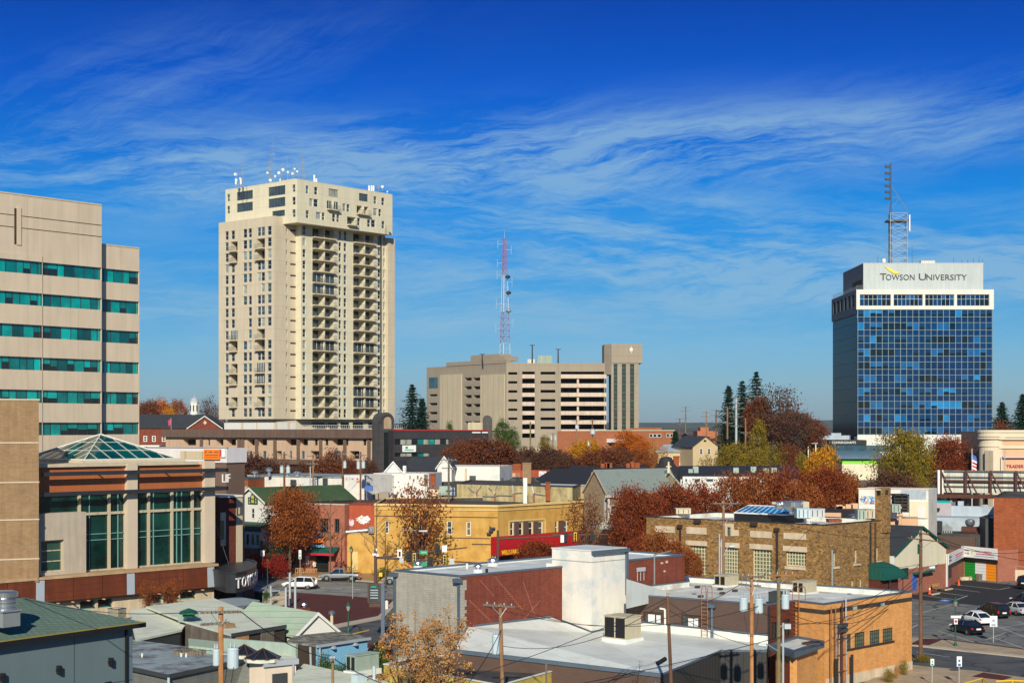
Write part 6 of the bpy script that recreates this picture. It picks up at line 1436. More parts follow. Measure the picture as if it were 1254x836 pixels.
mb=MB();wk=Wall(aw_(1.0,6.5),aw_(9,6.5),aL);wk.box(mb,wk.t(268),wk.t(289),0,5,0,wk.z(278,608));mb.build('flank_wall',['deep_red_brick'],at_)
mb=MB();wk.box(mb,wk.t(289),wk.t(296.5),-.1,5,0,wk.z(290,607));mb.build('flank_pier',['garage_panel'],at_)
mb=MB();wk.pxbox(mb,268,606,296,608.5,-.25,5.1);mb.build('flank_coping',['coping_white'],at_)
mb=MB();wk.pxbox(mb,269.5,627,276,668,-.1,-.01);mb.build('flank_panel',['office_concrete'],at_);mb=MB();wk.pxbox(mb,269.8,637,273.6,660,-.16,-.11);mb.build('window',['win_green'],at_)
mb=MB();mb.obox(aw_(-.2,2.0),aR,aL,(.1,2.2),(2.2,7),(1,zz(600,192)));mb.build('corner_wall',['block_grey'],at_)
zm0,zm1=2.5,4.65;pp=[(257,696.5),(277,702),(283,702.4),(288.6,702.2),(295,701),(302,699.2),(307.5,696.8),(312,693.8),(314.2,689.3),(309.2,686.3),(296.7,684.8),(282.3,685.2),(270,686.6)]
poly=[gp(x,y,zm1)for x,y in pp]
mq=thing('marquee','dark curved theatre marquee with white letters over the corner entrance','marquee',(*poly[6],0))
mb=MB();mb.prism(poly,zm0,zm1,bottom=True);mb.build('canopy',['dark_metal'],mq)
mb=MB();po=inset(poly,-.08);pi=inset(poly,.15)
for i in range(len(poly)):j=(i+1)%len(poly);mb.hex8([(*po[i],zm1),(*po[j],zm1),(*pi[j],zm1),(*pi[i],zm1)],[(*po[i],zm1+.14),(*po[j],zm1+.14),(*pi[j],zm1+.14),(*pi[i],zm1+.14)])
for zc in(zm0-.05,):mb.prism(po,zc,zc+.14,bottom=True)
mb.build('rim',['dark_metal'],mq)
pts=[gp(x,y,zm1)for x,y in((287,702.4),(294.6,701.2),(300.8,699.6),(306.4,697.4),(310.3,695.2),(312.6,693.3),(313.6,691.5))]
mb=MB()
for ch,a,c in zip('TOWSON',pts[:-1],pts[1:]):
 d=Vector((c[0]-a[0],c[1]-a[1],0));l=d.length;d.normalize();n_=Vector((d.y,-d.x,0));m_=((a[0]+c[0])/2+n_.x*.14,(a[1]+c[1])/2+n_.y*.14,zm0+.45)
 mb.text(ch,m_,(d.x,d.y),1.2,.1,l*.8)
mb.build('lettering',['letter_white'],mq)
mb=MB();a,c=poly[1],poly[2];w_=Wall(poly[0],poly[1]);w_.box(mb,w_.len-1.5,w_.len+.0,-.08,-.0,zm0+.35,zm1-.35);mb.build('side_panel',['dark_metal'],mq)
mb=MB();
for px,py_ in((262,700),(292,703)):p_=gp(px,py_,4.6);mb.tube(P3(gp(280,690,4.7),4.7),(aw_(.5,2)[0],aw_(.5,2)[1],13),.03,.03,4)
mb.build('tie_rod',['pole_grey'],mq)
mb=MB();
for px in(266,298):p_=gp(px,738,.0);mb.tube(P3(p_,0),P3(p_,zm0),.12,.12,6)
mb.build('post',['charcoal'],mq)
bp=gp(47.5,707,z5+.28);bR=Rd(66);bo=add2(bp,bR,-24);bk=thing('brown_brick_block','windowless brown brick block with pale stone courses at the left edge','building',(*add2(bp,bR,-8),0))
w=Wall(bo,bp);ztb=zz(490,bp[1]);mb=MB();w.box(mb,0,w.len,0,9,z5-.2,ztb);mb.build('wall',['brown_brick'],bk)
for py_ in(541.8,590,635.5,683.5):mb=MB();z_=w.z(47,py_);w.box(mb,0,w.len+.06,-.07,-.003,z_-.07,z_+.07);w.box(mb,w.len,w.len+.07,-.07,9,z_-.07,z_+.07);mb.build('stone_course',['office_concrete'],bk)
mb=MB();w.box(mb,0,w.len+.08,-.08,.3,ztb,ztb+.15);mb.build('coping',['coping_stone'],bk)
# ============================================================ grey building with green shingle roof (nearest, left)
gc=(-22.9,95.6);gR=Rd(34);gL=Ld(34);ze=9.85
def gw_(u,v):return(gc[0]+gR[0]*u+gL[0]*v,gc[1]+gR[1]*u+gL[1]*v)
ng=thing('shingle_roof_building','blue grey panelled building with a green shingle hip roof and three dark wall lights','building',(*gw_(-8,4),0))
w=Wall(gw_(-24,0),gw_(0,0),gL);mb=MB();mb.prism([gw_(-24,0),gw_(0,0),gw_(0,8.6),gw_(-24,8.6)],0,ze-.25);mb.build('wall',['slate_blue_wall'],ng)
o=.45;e_=[gw_(-24,-o),gw_(o,-o),gw_(o,8.6+o),gw_(-24,8.6+o)];rA,rB=gw_(-4.6,4.3),gw_(-24,4.3);zr_=ze+1.65
plain('green_shingle',(.105,.16,.125),.9,.12,.5,grime=((.15,.215,.165),.8,3.0),lines=(.45,.3,(.075,.12,.095),.03),bmp=.4)
mb=MB();E=[P3(p,ze)for p in e_];mb.poly([E[0],E[1],P3(rA,zr_),P3(rB,zr_)]);mb.poly([E[1],E[2],P3(rA,zr_)]);mb.poly([E[2],E[3],P3(rB,zr_),P3(rA,zr_)]);mb.build('roof',['green_shingle'],ng)
mb=MB();wq=Wall(e_[0],e_[1],gL);wq.box(mb,0,wq.len,-.12,.5,ze-.3,ze-.03);wq=Wall(e_[1],e_[2],(-gR[0],-gR[1]));wq.box(mb,-.12,wq.len,-.12,.5,ze-.3,ze-.03);mb.build('gutter',['black_paint'],ng)
mb=MB();wq=Wall(e_[0],e_[1],gL);wq.box(mb,0,wq.len,-.15,-.0,ze-.03,ze+.03);mb.build('gutter_edge',[plain('brass',(.30,.24,.06),.5,.1)],ng)
mb=MB();w.box(mb,w.len-.62,w.len-.48,-.14,-.01,0,ze-.3);mb.build('downspout',['black_paint'],ng)
for px,py_ in((1.5,829),(70.5,819.5),(134,809.8)):
 mb=MB();t_=w.t(px);z_=w.z(px,py_);w.box(mb,t_-.09,t_+.09,-.28,-.0,z_-.22,z_+.25);w.box(mb,t_-.17,t_+.02,-.2,-.05,z_-.06,z_+.08);mb.build('wall_light',['black_paint'],ng)
mb=MB();w.pxbox(mb,128,834,135.5,842,-.08,-.01);mb.build('window',['black_paint'],ng)
vn=thing('roof_vent','big round galvanised roof vent on a square box near the left edge','roof vent',(*gw_(-9.2,1.8),ze+.5));c_=gw_(-8.9,1.9)
Yv=88.0;c_=at(6,Yv);z_b=zz(766,Yv);mb=MB();mb.obox(c_,gR,gL,(-.62,.55),(-.62,.62),(z_b,zz(746,Yv)));mb.obox(c_,gR,gL,(-.7,.63),(-.7,.7),(zz(747.5,Yv),zz(745.5,Yv)));mb.build('base',['metal_grey'],vn)
mb=MB();mb.lathe((*c_,zz(746,Yv)),[(.62,0),(.62,.12),(.56,.2),(.56,.35),(.66,.45),(.66,.52),(.56,.62),(.70,.72),(.72,.98),(.5,1.05)],28);mb.build('hood',['galvanised'],vn,smooth=False)
mb=MB();mb.obox(c_,gR,gL,(-.64,-.62),(-.1,.1),(z_b+.4,z_b+.6));mb.build('label_sticker',['teal_c'],vn)
# ============================================================ low roofs at bottom left
def roofprism(name,label,pts,z1,z0,rm,wm,cat='building',cop=None,edge=.0,group=None,zs=None):
 """pts: photo pixels at roof height(s)"""
 q=[gp(p[0],p[1],(zs[i]if zs else z1))for i,p in enumerate(pts)];t=thing(name,label,cat,(sum(p[0]for p in q)/len(q),sum(p[1]for p in q)/len(q),z0),group)
 zt=zs or[z1]*len(q);mb=MB();qi=inset(q,.12);mb.prism(qi,z0-.5,[z-.16 for z in zt],top=False);mb.build('wall',[wm],t)
 mb=MB();n=len(q);lo=[(a,c,z-.18)for(a,c),z in zip(q,zt)];hi=[(a,c,z)for(a,c),z in zip(q,zt)]
 mb.poly(hi);mb.poly(lo[::-1])
 for i in range(n):j=(i+1)%n;mb.poly([lo[i],lo[j],hi[j],hi[i]])
 mb.build('roof',[rm],t)
 return t,q
t1,q1=roofprism('flat_roof_building','wide low building with pale grey flat roof and board fence side',[(178.7,742),(261.8,731.8),(350.5,765),(283,776),(228.4,760.6)],4.2,0,'grey_roof','void_warm')
fw=Wall(q1[4],q1[3]);mb=MB();fw.box(mb,0,fw.len,-.12,.05,1.6,4.0);mb.build('board_wall',['weathered_wood'],t1)
fw=Wall(q1[3],q1[2]);
for x0,x1,m_ in((288.5,305,'plywood'),(320,336,'weathered_wood')):mb=MB();fw.box(mb,fw.t(x0),fw.t(x1),.0,.1,.8,3.9);mb.build('board',[m_],t1)
mb=MB();fw.box(mb,0,fw.len,-.06,.0,3.92,4.26);mb.build('fascia',['charcoal'],t1)
t2,q2=roofprism('flat_roof_building','pale grey lower roof with a ridge seam, left of the wide flat roof',[(166,783),(222.5,770.5),(230,761),(181,743.2),(158,747)],3.9,0,'grey_roof','charcoal',zs=[3.6,3.6,3.9,3.95,3.8])
t3,q3=roofprism('flat_roof_building','weathered blue grey tar roof over grey block walls at the bottom left',[(205.6,827),(305,806.3),(303,800.5),(217,789.5),(161.6,782.5),(150,815)],3.4,0,'blue_grey_roof','block_wall_grey')
mb=MB();wz=Wall(q3[0],q3[1]);wz.box(mb,0,wz.len,-.1,.05,3.2,3.5);wz=Wall(q3[5],q3[0]);wz.box(mb,0,wz.len,-.1,.05,3.2,3.5);mb.build('gutter',['charcoal'],t3)
wz=Wall(q3[0],q3[1]);mb=MB();mb.tube(wz.p(-.1,0,-.15),wz.p(-.1,3.3,-.15),.1,.1,6);mb.build('downspout',['transformer_grey'],t3)
mb=MB();a=gp(304,806,3.4);mb.hex8([(a[0]-3,a[1]-1,0),(a[0]+3.2,a[1]-5,0),(a[0]+3.4,a[1]+2,0),(a[0]-2,a[1]+3,0)],[(a[0]-2.8,a[1]-.8,3.3),(a[0]+.0,a[1]-.6,3.3),(a[0]+.1,a[1]+.1,3.3),(a[0]-2,a[1]+2.5,3.3)]);single('lean_to',mb,'block_wall_grey','grey sloping side wall right of the weathered tar roof','wall')
mb=MB();
rq=random.Random(3)
for i in range(14):p_=gp(rq.uniform(218,248),rq.uniform(797,801),3.45);s_=rq.uniform(.15,.4);mb.obox(p_,Rd(rq.uniform(0,90)),Ld(20),(-s_,s_),(-s_*.7,s_*.7),(3.4,3.4+rq.uniform(.12,.35)),0)
single('rubble_pile',mb,'weathered_wood','small pile of boards and rubble on the weathered tar roof','debris')
mb=MB();p_=gp(177,804,3.4)
for px,py_ in((174,804),(222,803.5),(228,804),(254,797.5)):q_=gp(px,py_,3.4);mb.tube(P3(q_,3.4),P3(q_,3.7),.08,.08,6)
mb.build('vent_pipe',['coping_white'],t3)
t4,q4=roofprism('green_metal_box','pale green grey roofed box between the board fence and the near pole',[(231,790),(268,794),(268,785),(230.5,781)],3.9,2.5,'grey_green_roof','hvac_green')
mb=MB();p_=gp(230,760,4.3);mb.obox(gp(231,758,4.2),Rd(40),Ld(40),(-.7,.7),(-.6,.6),(4.0,4.75));single('roof_hatch',mb,'hvac_green','pale hatch box on the wide flat grey roof','roof hatch')
mb=MB();p_=gp(231,756,4.6);mb.lathe((*p_,4.7),[(.55,0),(.55,.25),(.9,.27),(.75,.5),(.1,.75)],8);single('roof_fan',mb,'street_green','green capped fan on the pale hatch box','roof vent')
mb=MB();p_=gp(279,785,3);mb.obox(p_,Rd(40),Ld(40),(-.5,.5),(-.4,.4),(1,zz(763,p_[1])));single('chimney',mb,'brown_brick','brown brick chimney beside the near wooden pole','chimney')
hvac_ac=condenser(132,154.5,744.5,757,4.0,'tan slatted air conditioner on the pale roof below the wood panels',mat='hvac_tan',a=30)
t5,q5=roofprism('flat_roof_building','small grey roof with a pale blue edge in front of the marquee entrance',[(283,746.5),(318,739),(318,734.5),(294,730.5),(268,733)],3.7,0,'blue_grey_roof','blue_paint')
cz=3.5;t6,q6=roofprism('cream_building','cream fronted building with a dusty flat roof and two dark pyramid skylights',[(324,811.5),(364.5,807.5),(362,801.5),(306,797),(303.5,809)],cz,0,'grey_roof',plain('cream_panel',(.72,.60,.48),.8,.05,.4,streak=.1),zs=None)
mb=MB();wz=Wall(q6[3],q6[2]);wz.box(mb,-3,wz.len,0,.3,2,zz(797,q6[2][1])+.6);mb.build('rear_parapet',['hvac_green'],t6)
mb=MB();wz=Wall(q6[0],q6[1]);wz.box(mb,-.1,wz.len+.05,-.12,.03,3.2,3.62);mb.build('fascia',['panel_grey'],t6)
mb=MB();wz.pxbox(mb,334,824,352,850,-.0,.1);mb.build('garage_door',['charcoal'],t6)
mb=MB();wz.box(mb,wz.t(357.5),wz.t(358.8),-.15,-.0,0,3.3);mb.build('downspout',['pole_grey'],t6)
for px,py_,s_,lb in((322,806,1.35,'right hand dark pyramid skylight with copper ribs on the dusty flat roof'),(299,801,1.2,'left hand dark pyramid skylight with copper ribs, half hidden by the parapet')):
 c_=gp(px,py_-2,cz+.3);mb=MB();sk=thing('pyramid_skylight',lb,'skylight',(*c_,cz));n=8;ring=[(c_[0]+s_*1.05*math.cos(math.pi/8+math.pi*2*i/n),c_[1]+s_*1.05*math.sin(math.pi/8+math.pi*2*i/n),cz+.28)for i in range(n)];top=(c_[0],c_[1],cz+1.0)
 for i in range(n):mb.poly([ring[i],ring[(i+1)%n],top])
 mb.build('glazing',['win_dark'],sk);mb=MB()
 for i in range(n):mb.tube(ring[i],top,.035,.035,4);mb.tube(ring[i],ring[(i+1)%n],.06,.06,4)
 mb.build('rib',['rust_brown'],sk);mb=MB();mb.lathe((c_[0],c_[1],cz),[(s_*1.1,0),(s_*1.1,.26)],8);mb.build('curb',['grey_roof'],sk)
t7,q7=roofprism('flat_roof_building','plain concrete grey flat roof at the bottom edge below the blue wall',[(372,812),(470,832),(500,846),(420,880),(352,850),(362,822)],2.6,0,'grey_roof','block_wall_grey')
hvac(424,464,800.5,824,2.6,'large pale green grey roof unit in front of the blue wall','hvac_green',dark=(0,.28),a=40)
mb=MB();p_=gp(458,831,2.6);mb.tube(P3(p_,2.6),P3(p_,3.6),.12,.12,8);single('vent_pipe',mb,'transformer_grey','short grey vent pipe right of the pale green roof unit','vent pipe')
mb=MB();p_=gp(440,834,2.6);mb.obox(p_,Rd(40),Ld(40),(-.5,.5),(-.35,.35),(2.6,3.15));single('roof_box',mb,'transformer_grey','small pale blue box on the concrete roof at the bottom edge','roof unit')
bz=3.3;t8,q8=roofprism('blue_building','bright blue walled building with a worn dark shingle roof',[(388.5,789.5),(452,780),(412.5,771.5),(362,777),(351,784.5)],bz,0,'mossy_roof','blue_paint')
mb=MB();wz=Wall(q8[4],q8[0]);wz.box(mb,0,wz.len-.3,.02,.2,0,bz-.25);mb.build('porch_shade',['void_warm'],t8)  # dark slab over the blue wall, porch shade put into its colour
mb=MB();wz=Wall(q8[0],q8[1]);wz.box(mb,-.1,wz.len+.1,-.16,.02,bz-.2,bz+.02);mb.tube(wz.p(.25,0,-.05),wz.p(.25,bz-.2,-.05),.09,.09,6);wz2=Wall(q8[4],q8[0]);mb.tube(wz2.p(wz2.t(382.5),0,-.1),wz2.p(wz2.t(381),bz-.2,-.1),.1,.1,6);mb.build('gutter',['panel_grey'],t8)
mb=MB();
for px in(407,434):t_=wz.t(px);wz.box(mb,t_-.12,t_+.12,-.3,.1,bz-.5,bz-.25)
mb.build('wall_light',['panel_grey'],t8)
gA,gB_=gp(362.5,776.7,3.35),gp(412,772,3.35);hse=thing('green_roof_house','grey green shingled roof with a white trimmed gable behind the blue building','house',((gA[0]+gB_[0])/2,(gA[1]+gB_[1])/2+4,0));dd=Vector((gB_[0]-gA[0],gB_[1]-gA[1],0)).normalized();nn=(-dd.y*11,dd.x*11)
gable(hse,gA,gB_,nn,0,3.35,5.05,'white_siding','grey_green_roof','coping_white',.3)
mb=MB();p_=gp(372.5,749,4.5);p_=at(372.5,150);mb.obox(p_,Rd(40),Ld(40),(-.45,.45),(-.4,.4),(2,zz(743.5,150)));mb.lathe((*p_,zz(743.5,150)),[(.15,0),(.15,.2),(.3,.25),(.25,.4),(.05,.5)],10,1);single('chimney',mb,['red_brick','galvanised'],'brick chimney with a metal cap behind the green grey roof','chimney')
mb=MB();p_=at(406.3,150);mb.tube(P3(p_,0),P3(p_,zz(753,150)),.15,.15,8);mb.lathe((*p_,zz(753,150)),[(.15,0),(.32,.1),(.32,.3),(.2,.42),(.05,.45)],10,1);single('vent_flue',mb,['limestone','galvanised'],'tan flue pipe with a round metal cap beside the street lamp','flue')
# ============================================================ far side of the street: houses and shops
hb=thing('white_house','white gabled house with a green roof, arched stained window and glazed porch','house',(*at(312,242),0))
e0,e1=at(290.8,242.5),at(325,238.5);dR=Rd(46);hl=onray(e1,dR,432)
gable(hb,e0,e1,(dR[0]*hl,dR[1]*hl),0,zz(613.5,240),zz(597.8,240),'white_siding','green_roof','white_trim',.45)
w=Wall(e0,e1)
mb=MB();w.pxbox(mb,304.3,608.5,315.8,617,-.12,-.01);nar=w.rect(307.3,604,312.8,609);ring=archring(nar[0],nar[1],nar[2]-.2,nar[3]);n=10;archsolid(mb,w,archring(nar[0],nar[1],nar[2]-.4,nar[3]),-.12,-.01);o=mb.build('window_frame',['dark_green_roof'],hb)
mb=MB();
for x0,x1,y0,y1 in((305.7,306.8,610,612),(305.7,306.8,613.5,615.7),(308.6,311.6,606.2,610.5),(308.6,311.6,611.5,615.3),(313.3,314.6,610,612),(313.3,314.6,613.5,615.7)):w.pxbox(mb,x0,y0,x1,y1,-.16,-.125)
mb.build('stained_pane',[plain('stained',(.55,.45,.10),.4,.3,3)],o)
for x0,x1 in((294.5,299.5),(308.5,312.5)):window(hb,w,w.rect(x0,621.5,x1,634.5),-.02,'white_trim','win_light' if x0<300 else 'win_dark',1,2,.12)
zp1,zp0=zz(640,240),zz(646,236);mb=MB();mb.hex8([w.p(-.4,zp0,-2.4),w.p(w.len+1.5,zp0,-2.4),w.p(w.len+1.5,zp1,-.02),w.p(-.4,zp1,-.02)],[w.p(-.4,zp0+.15,-2.4),w.p(w.len+1.5,zp0+.15,-2.4),w.p(w.len+1.5,zp1+.15,-.02),w.p(-.4,zp1+.15,-.02)]);mb.build('porch_roof',['dark_green_roof'],hb)
wp=Wall(w.p(-.2,0,-2.1)[:2],w.p(w.len+1.3,0,-2.1)[:2]);mb=MB();wp.box(mb,0,wp.len,0,2,0,zp0-.05);mb.build('porch_wall',['white_siding'],hb)
mb=MB();wp.box(mb,-.1,wp.len+.1,-.1,-.01,zz(651,236),zz(647.3,236));mb.build('sign_band',['dark_green_roof'],hb)
mb=MB();z_=zz(650,236)
for i in range(11):
 if i not in(4,):wp.box(mb,1.7+i*.24,1.7+i*.24+.16,-.14,-.11,z_,z_+.22)
mb.build('lettering',['letter_white'],hb)
for i in range(7):a=wp.len*(i+.12)/7;c=wp.len*(i+.88)/7;window(hb,wp,(a,c,zz(668,236),zz(653.5,236)),-.02,'white_trim','win_dark' if i not in(1,2)else 'win_warm',1,1,.1)
mb=MB();wp.box(mb,-.1,wp.len+.1,-.06,-.003,0,zz(671.5,236));mb.build('brick_base',['pink_brick'],hb)
cs=thing('cream_house','narrow cream rear house with dark red eaves behind the white letters','house',(*at(284,300),3));gable(cs,at(272,300),at(289,299),(2,9),3,zz(577.5,300),zz(569.5,300),'cream_siding','letter_crimson','letter_crimson',.3)
ob_=thing('small_brick_building','small orange brick building with tall pale doors left of the long white shed','building',(*at(290,268),3));w=Wall(at(276.5,268),at(304,267));mb=MB();w.box(mb,0,w.len,0,8,2,zz(587,268));mb.build('wall',['rust_brick'],ob_);mb=MB();w.box(mb,-.1,w.len,-.1,8,zz(587,268)+.003,zz(585,268));mb.build('roof_edge',['charcoal'],ob_)
for x0,x1,y0,y1,m_ in((289.5,292.5,595,606.5,'pole_grey'),(294.5,298,595,606.5,'pole_grey'),(279,281.5,595,600.5,'win_light'),(284,287,596,600.5,'win_mid'),(300,303,595,600.5,'win_light')):mb=MB();w.pxbox(mb,x0,y0,x1,y1,-.06,-.01);mb.build('window',[m_],ob_)
mb=MB();w=Wall(at(269.5,262),at(277,262));w.box(mb,0,w.len,0,4,1,zz(592,262));single('stucco_house',mb,'cream_siding','sliver of cream wall between the dark bracket and the brick building','building')
ls=thing('long_white_shed','long low white building with a cluttered dark flat roof behind the green roof','building',(*at(380,270),4));w=Wall(at(303.5,276),at(436,262));mb=MB();w.box(mb,0,w.len,0,14,1,zz(584.5,268));mb.build('wall',['white_wall'],ls)
mb=MB();w.box(mb,-.1,w.len,-.08,14,zz(584.5,268)+.003,zz(582.8,268));mb.build('roof',['blue_grey_roof'],ls)
for x0,x1,y0,y1 in((357,363,587,594),(396.5,401.5,585.5,593),(313,317,592,596)):mb=MB();w.pxbox(mb,x0,y0,x1,y1,-.3,-.01);mb.build('window',['charcoal'],ls)
for px,h_ in((329.5,1.6),(312,1.0),(352,.8),(363,.9),(365,.9)):
 mb=MB();p_=at(px,272);z_=zz(583,272);mb.lathe((*p_,z_),[(.3,0),(.3,h_*.5),(.6,h_*.55),(.6,h_*.8),(.2,h_)],10);o_=mb.build('roof_vent',['galvanised'],ls)
ww_=thing('white_wall_building','white side wall with black painted lettering right of the green roof','building',(*at(432,258),4));w=Wall(at(421.5,258),at(446,256));mb=MB();w.box(mb,0,w.len,0,8,1,zz(581.5,257));mb.build('wall',['white_wall'],ww_)
mb=MB();w.pxbox(mb,423,584.3,440,587.2,-.04,-.01);mb.build('painted_sign',['tag_paint'],ww_);mb=MB();w.pxbox(mb,436.5,588.5,440.5,590.5,-.04,-.01);mb.build('orange_sign',['orange_sign'],ww_)
mb=MB();p_=at(451.5,254);mb.box(p_[0]-.6,p_[0]+.6,p_[1],p_[1]+1,zz(601,254),zz(594.5,254));single('bin',mb,'letter_blue','blue bin between the white wall and the white house','bin')
rs=thing('brick_restaurant','pink brick two storey restaurant with green awnings and a red crab neon sign','building',(*at(380,240),0));w=Wall(at(334,240.5),at(422,235.5));zt_=zz(617.6,237)
rc=[]
for x0,x1,y0,y1 in((392,402,634.5,651.5),(409.6,415.6,635,652),(352,362,634,651),(371,381,634,651)):rc.append((*w.rect(x0,y0,x1,y1),.25))
rc.append((*w.rect(385,680,402.5,706),.9));rc.append((*w.rect(343,676,362,696),.5))
mb=MB();facade(mb,w,0,w.len,-1,zt_,rc);w.box(mb,0,w.len,1.2,14,0,zt_-.3);mb.poly([w.p(w.len,0),w.p(w.len,0,14),w.p(w.len,zt_,14),w.p(w.len,zt_)]);mb.build('wall',['pink_brick'],rs)
mb=MB();w.box(mb,-.05,w.len+.05,-.12,1.25,zt_,zt_+.14);mb.build('coping',['coping_stone'],rs)
for r in rc[:4]:window(rs,w,r,.23,'charcoal','win_dark',3 if r[1]-r[0]>1 else 2,2,.09)
mb=MB();r=rc[4];w.box(mb,r[0],r[1],.6,.85,-.5,r[3]);mb.build('entrance_door',['win_dark'],rs);mb=MB();r=rc[5];w.box(mb,r[0],r[1],.4,.49,r[2],r[3]);mb.build('window',['win_dark'],rs)
def awning(root,w,x0,x1,y0,y1,out=1.5,mat='green_canvas',trim='letter_red',nm='awning'):
 r=w.rect(x0,y0,x1,y1);mb=MB();mb.hex8([w.p(r[0],r[2]+.3,-out),w.p(r[1],r[2]+.3,-out),w.p(r[1],r[3]-.06,-.01),w.p(r[0],r[3]-.06,-.01)],[w.p(r[0],r[2]+.36,-out),w.p(r[1],r[2]+.36,-out),w.p(r[1],r[3],-.01),w.p(r[0],r[3],-.01)]);o=mb.build(nm,[mat],root)
 if trim:mb=MB();w.box(mb,r[0],r[1],-out-.02,-out+.02,r[2],r[2]+.3);mb.build('awning_trim',[trim],o)
awning(rs,w,377.5,416.5,669,678.5,1.8);awning(rs,w,333.5,371,667,673,1.2)
mb=MB();w.pxbox(mb,384,666.5,399.5,669.5,-.6,-.3);mb.build('blue_sign',['blue_paint'],rs)
mb=MB();c_=w.p(w.t(391.5),zz(661.8,236),-.5)
for i in range(16):a0=2*math.pi*i/16;mb.v.append((c_[0]+.75*math.cos(a0),c_[1]-.2,c_[2]+.38*math.sin(a0)))
b0=len(mb.v)-16;mb.f.append(list(range(b0,b0+16)));mb.m.append(0)
for s in(-1,1):
 for k in range(3):mb.tube((c_[0]+s*.6,c_[1]-.2,c_[2]-.05*k),(c_[0]+s*1.0,c_[1]-.2,c_[2]-.3-.05*k),.05,.05,4)
 mb.tube((c_[0]+s*.6,c_[1]-.2,c_[2]+.1),(c_[0]+s*1.0,c_[1]-.2,c_[2]+.4),.1,.06,5);mb.tube((c_[0]+s*1.0,c_[1]-.2,c_[2]+.4),(c_[0]+s*.75,c_[1]-.2,c_[2]+.6),.13,.05,5)
mb.tube((c_[0]-.9,c_[1],c_[2]+.65),(c_[0]+.9,c_[1],c_[2]+.65),.18,.18,6,1)
mb.build('crab_sign',['orange_sign','letter_blue'],rs)
for x0,x1,y0,y1,m_ in((374.5,379,680,690,'sign_white'),(383.5,387,688,693,'sign_white'),(360,364,690,699,'win_light')):mb=MB();w.pxbox(mb,x0,y0,x1,y1,-.08,-.01);mb.build('poster',[m_],rs)
gw2=thing('graffiti_building','rust red painted wall with white and purple graffiti above a small yellow shop front','building',(*at(440,240),0));w=Wall(at(421.8,236.2),at(459,236));mb=MB();w.box(mb,0,w.len,.6,10,0,zz(618.8,236));mb.build('wall',['painted_orange_red'],gw2)
mb=MB();w.box(mb,0,w.len,0,.58,0,zz(653.5,236));mb.build('shop_front',['yellow_paint'],gw2)
rq=random.Random(21)
for cx_,cy_,sx,sy,m_ in((429,639.5,4.2,4.6,'tag_paint'),(444.5,636,8.5,4.8,'tag2')):
 if m_=='tag2':graffiti('tag2',0,[(.74,.74,.76),(.66,.66,.68),(.50,.38,.36),(.78,.78,.8)],1.1)
 mb=MB();n=34;ring=[]
 for i in range(n):a0=2*math.pi*i/n;k=1+rq.uniform(-.28,.22);r_=w.rect(cx_+sx*k*math.cos(a0)-.1,cy_+sy*k*math.sin(a0)-.1,cx_+sx*k*math.cos(a0)+.1,cy_+sy*k*math.sin(a0)+.1);ring.append(w.p(r_[0],r_[2],.585))
 mb.poly(ring);mb.build('graffiti',[m_],gw2)
mb=MB();mb.tube(w.p(.2,zz(651,236),-.1),w.p(w.len-1,zz(648.5,236),-.1),.3,.3,10);w.pxbox(mb,451.5,644,458.5,652.5,-.5,.3);mb.build('roof_duct',['galvanised'],gw2)
mb=MB();w.pxbox(mb,430.5,675,438,697,-.06,-.003);mb.build('door',['cream_trim'],gw2)
mb=MB();w.box(mb,0,w.len,-.08,.02,zz(653.5,236),zz(652.6,236));mb.build('coping',['cream_trim'],gw2)
Y0_=at(458.5,235.6);Y1_=at(609.5,231);Y2_=add2(Y1_,Rd(42),onray(Y1_,Rd(42),748));Y3_=add2(Y2_,Ld(42),16);Y4_=at(470,254);zt_=zz(619,231)
yb2=Bld('yellow_bank','mustard yellow two storey corner building with cream cornice and a red awning','building',[Y0_,Y1_,Y2_,Y3_,Y4_],zt_,0,'yellow_paint','tar_roof',par=.5,cop='cream_trim',copw=.3,coph=.12)
for x0,x1,y0,y1 in((547,553.6,637.5,654),(571,576.6,638.5,655.5),(471.5,476,637,653)):yb2.win(0,x0,y0,x1,y1,d=.15,frame='white_trim',pane='win_warm' if x0>560 else 'win_mid',ny=2,fw=.12)
g_x=[(625,629.3),(635.5,640.5),(647.5,652.8),(659.5,665),(679.7,683.5),(691,695)]
for x0,x1 in g_x:yb2.win(1,x0,yb2.w[1].a[1]and 0 or 0,x1,0)if False else yb2.win(1,x0,638.8-(x0-625)*.03,x1,656-(x0-625)*.045,d=.2,frame='white_trim',pane='win_mid' if x0>655 else 'win_dark',ny=2,fw=.16)
yb2.fin();root=yb2.root;w=yb2.w[1];w0_=yb2.w[0]
for x0,x1 in((629.6,635.2),(640.8,647.2),(653.1,659.2),(684,690.7)):mb=MB();w.pxbox(mb,x0,638.6-(x0-625)*.03,x1,656-(x0-625)*.045,-.05,-.004);mb.build('brown_panel',['painted_brown_brick'],root)
mb=MB();r=w.rect(623.5,636.3,667.5,656);w.box(mb,r[0],r[1],-.1,-.055,r[3]-.12,r[3]+.1);w.box(mb,r[1]-.1,r[1]+.12,-.1,-.01,r[2],r[3]-.12);w.box(mb,r[0]-.12,r[0],-.1,-.01,r[2],r[3]-.12)
mb.build('window_surround',['cream_trim'],root)
mb=MB();
for ww in(w0_,w):ww.box(mb,0 if ww is w else .0,ww.len,-.14,-.01,zt_-.75,zt_-.62);ww.box(mb,0,ww.len,-.2,-.01,zt_-.2,zt_+.0)
mb.build('cornice',['cream_trim'],root)
mb=MB();w0_.box(mb,0,w0_.len,-.05,-.005,zz(633,233),zz(632,233));w0_.pxbox(mb,545,658,600,659,-.06,-.005);w0_.pxbox(mb,578,665.4,601,666.6,-.08,-.005);mb.build('string_course',['painted_brown_brick'],root)
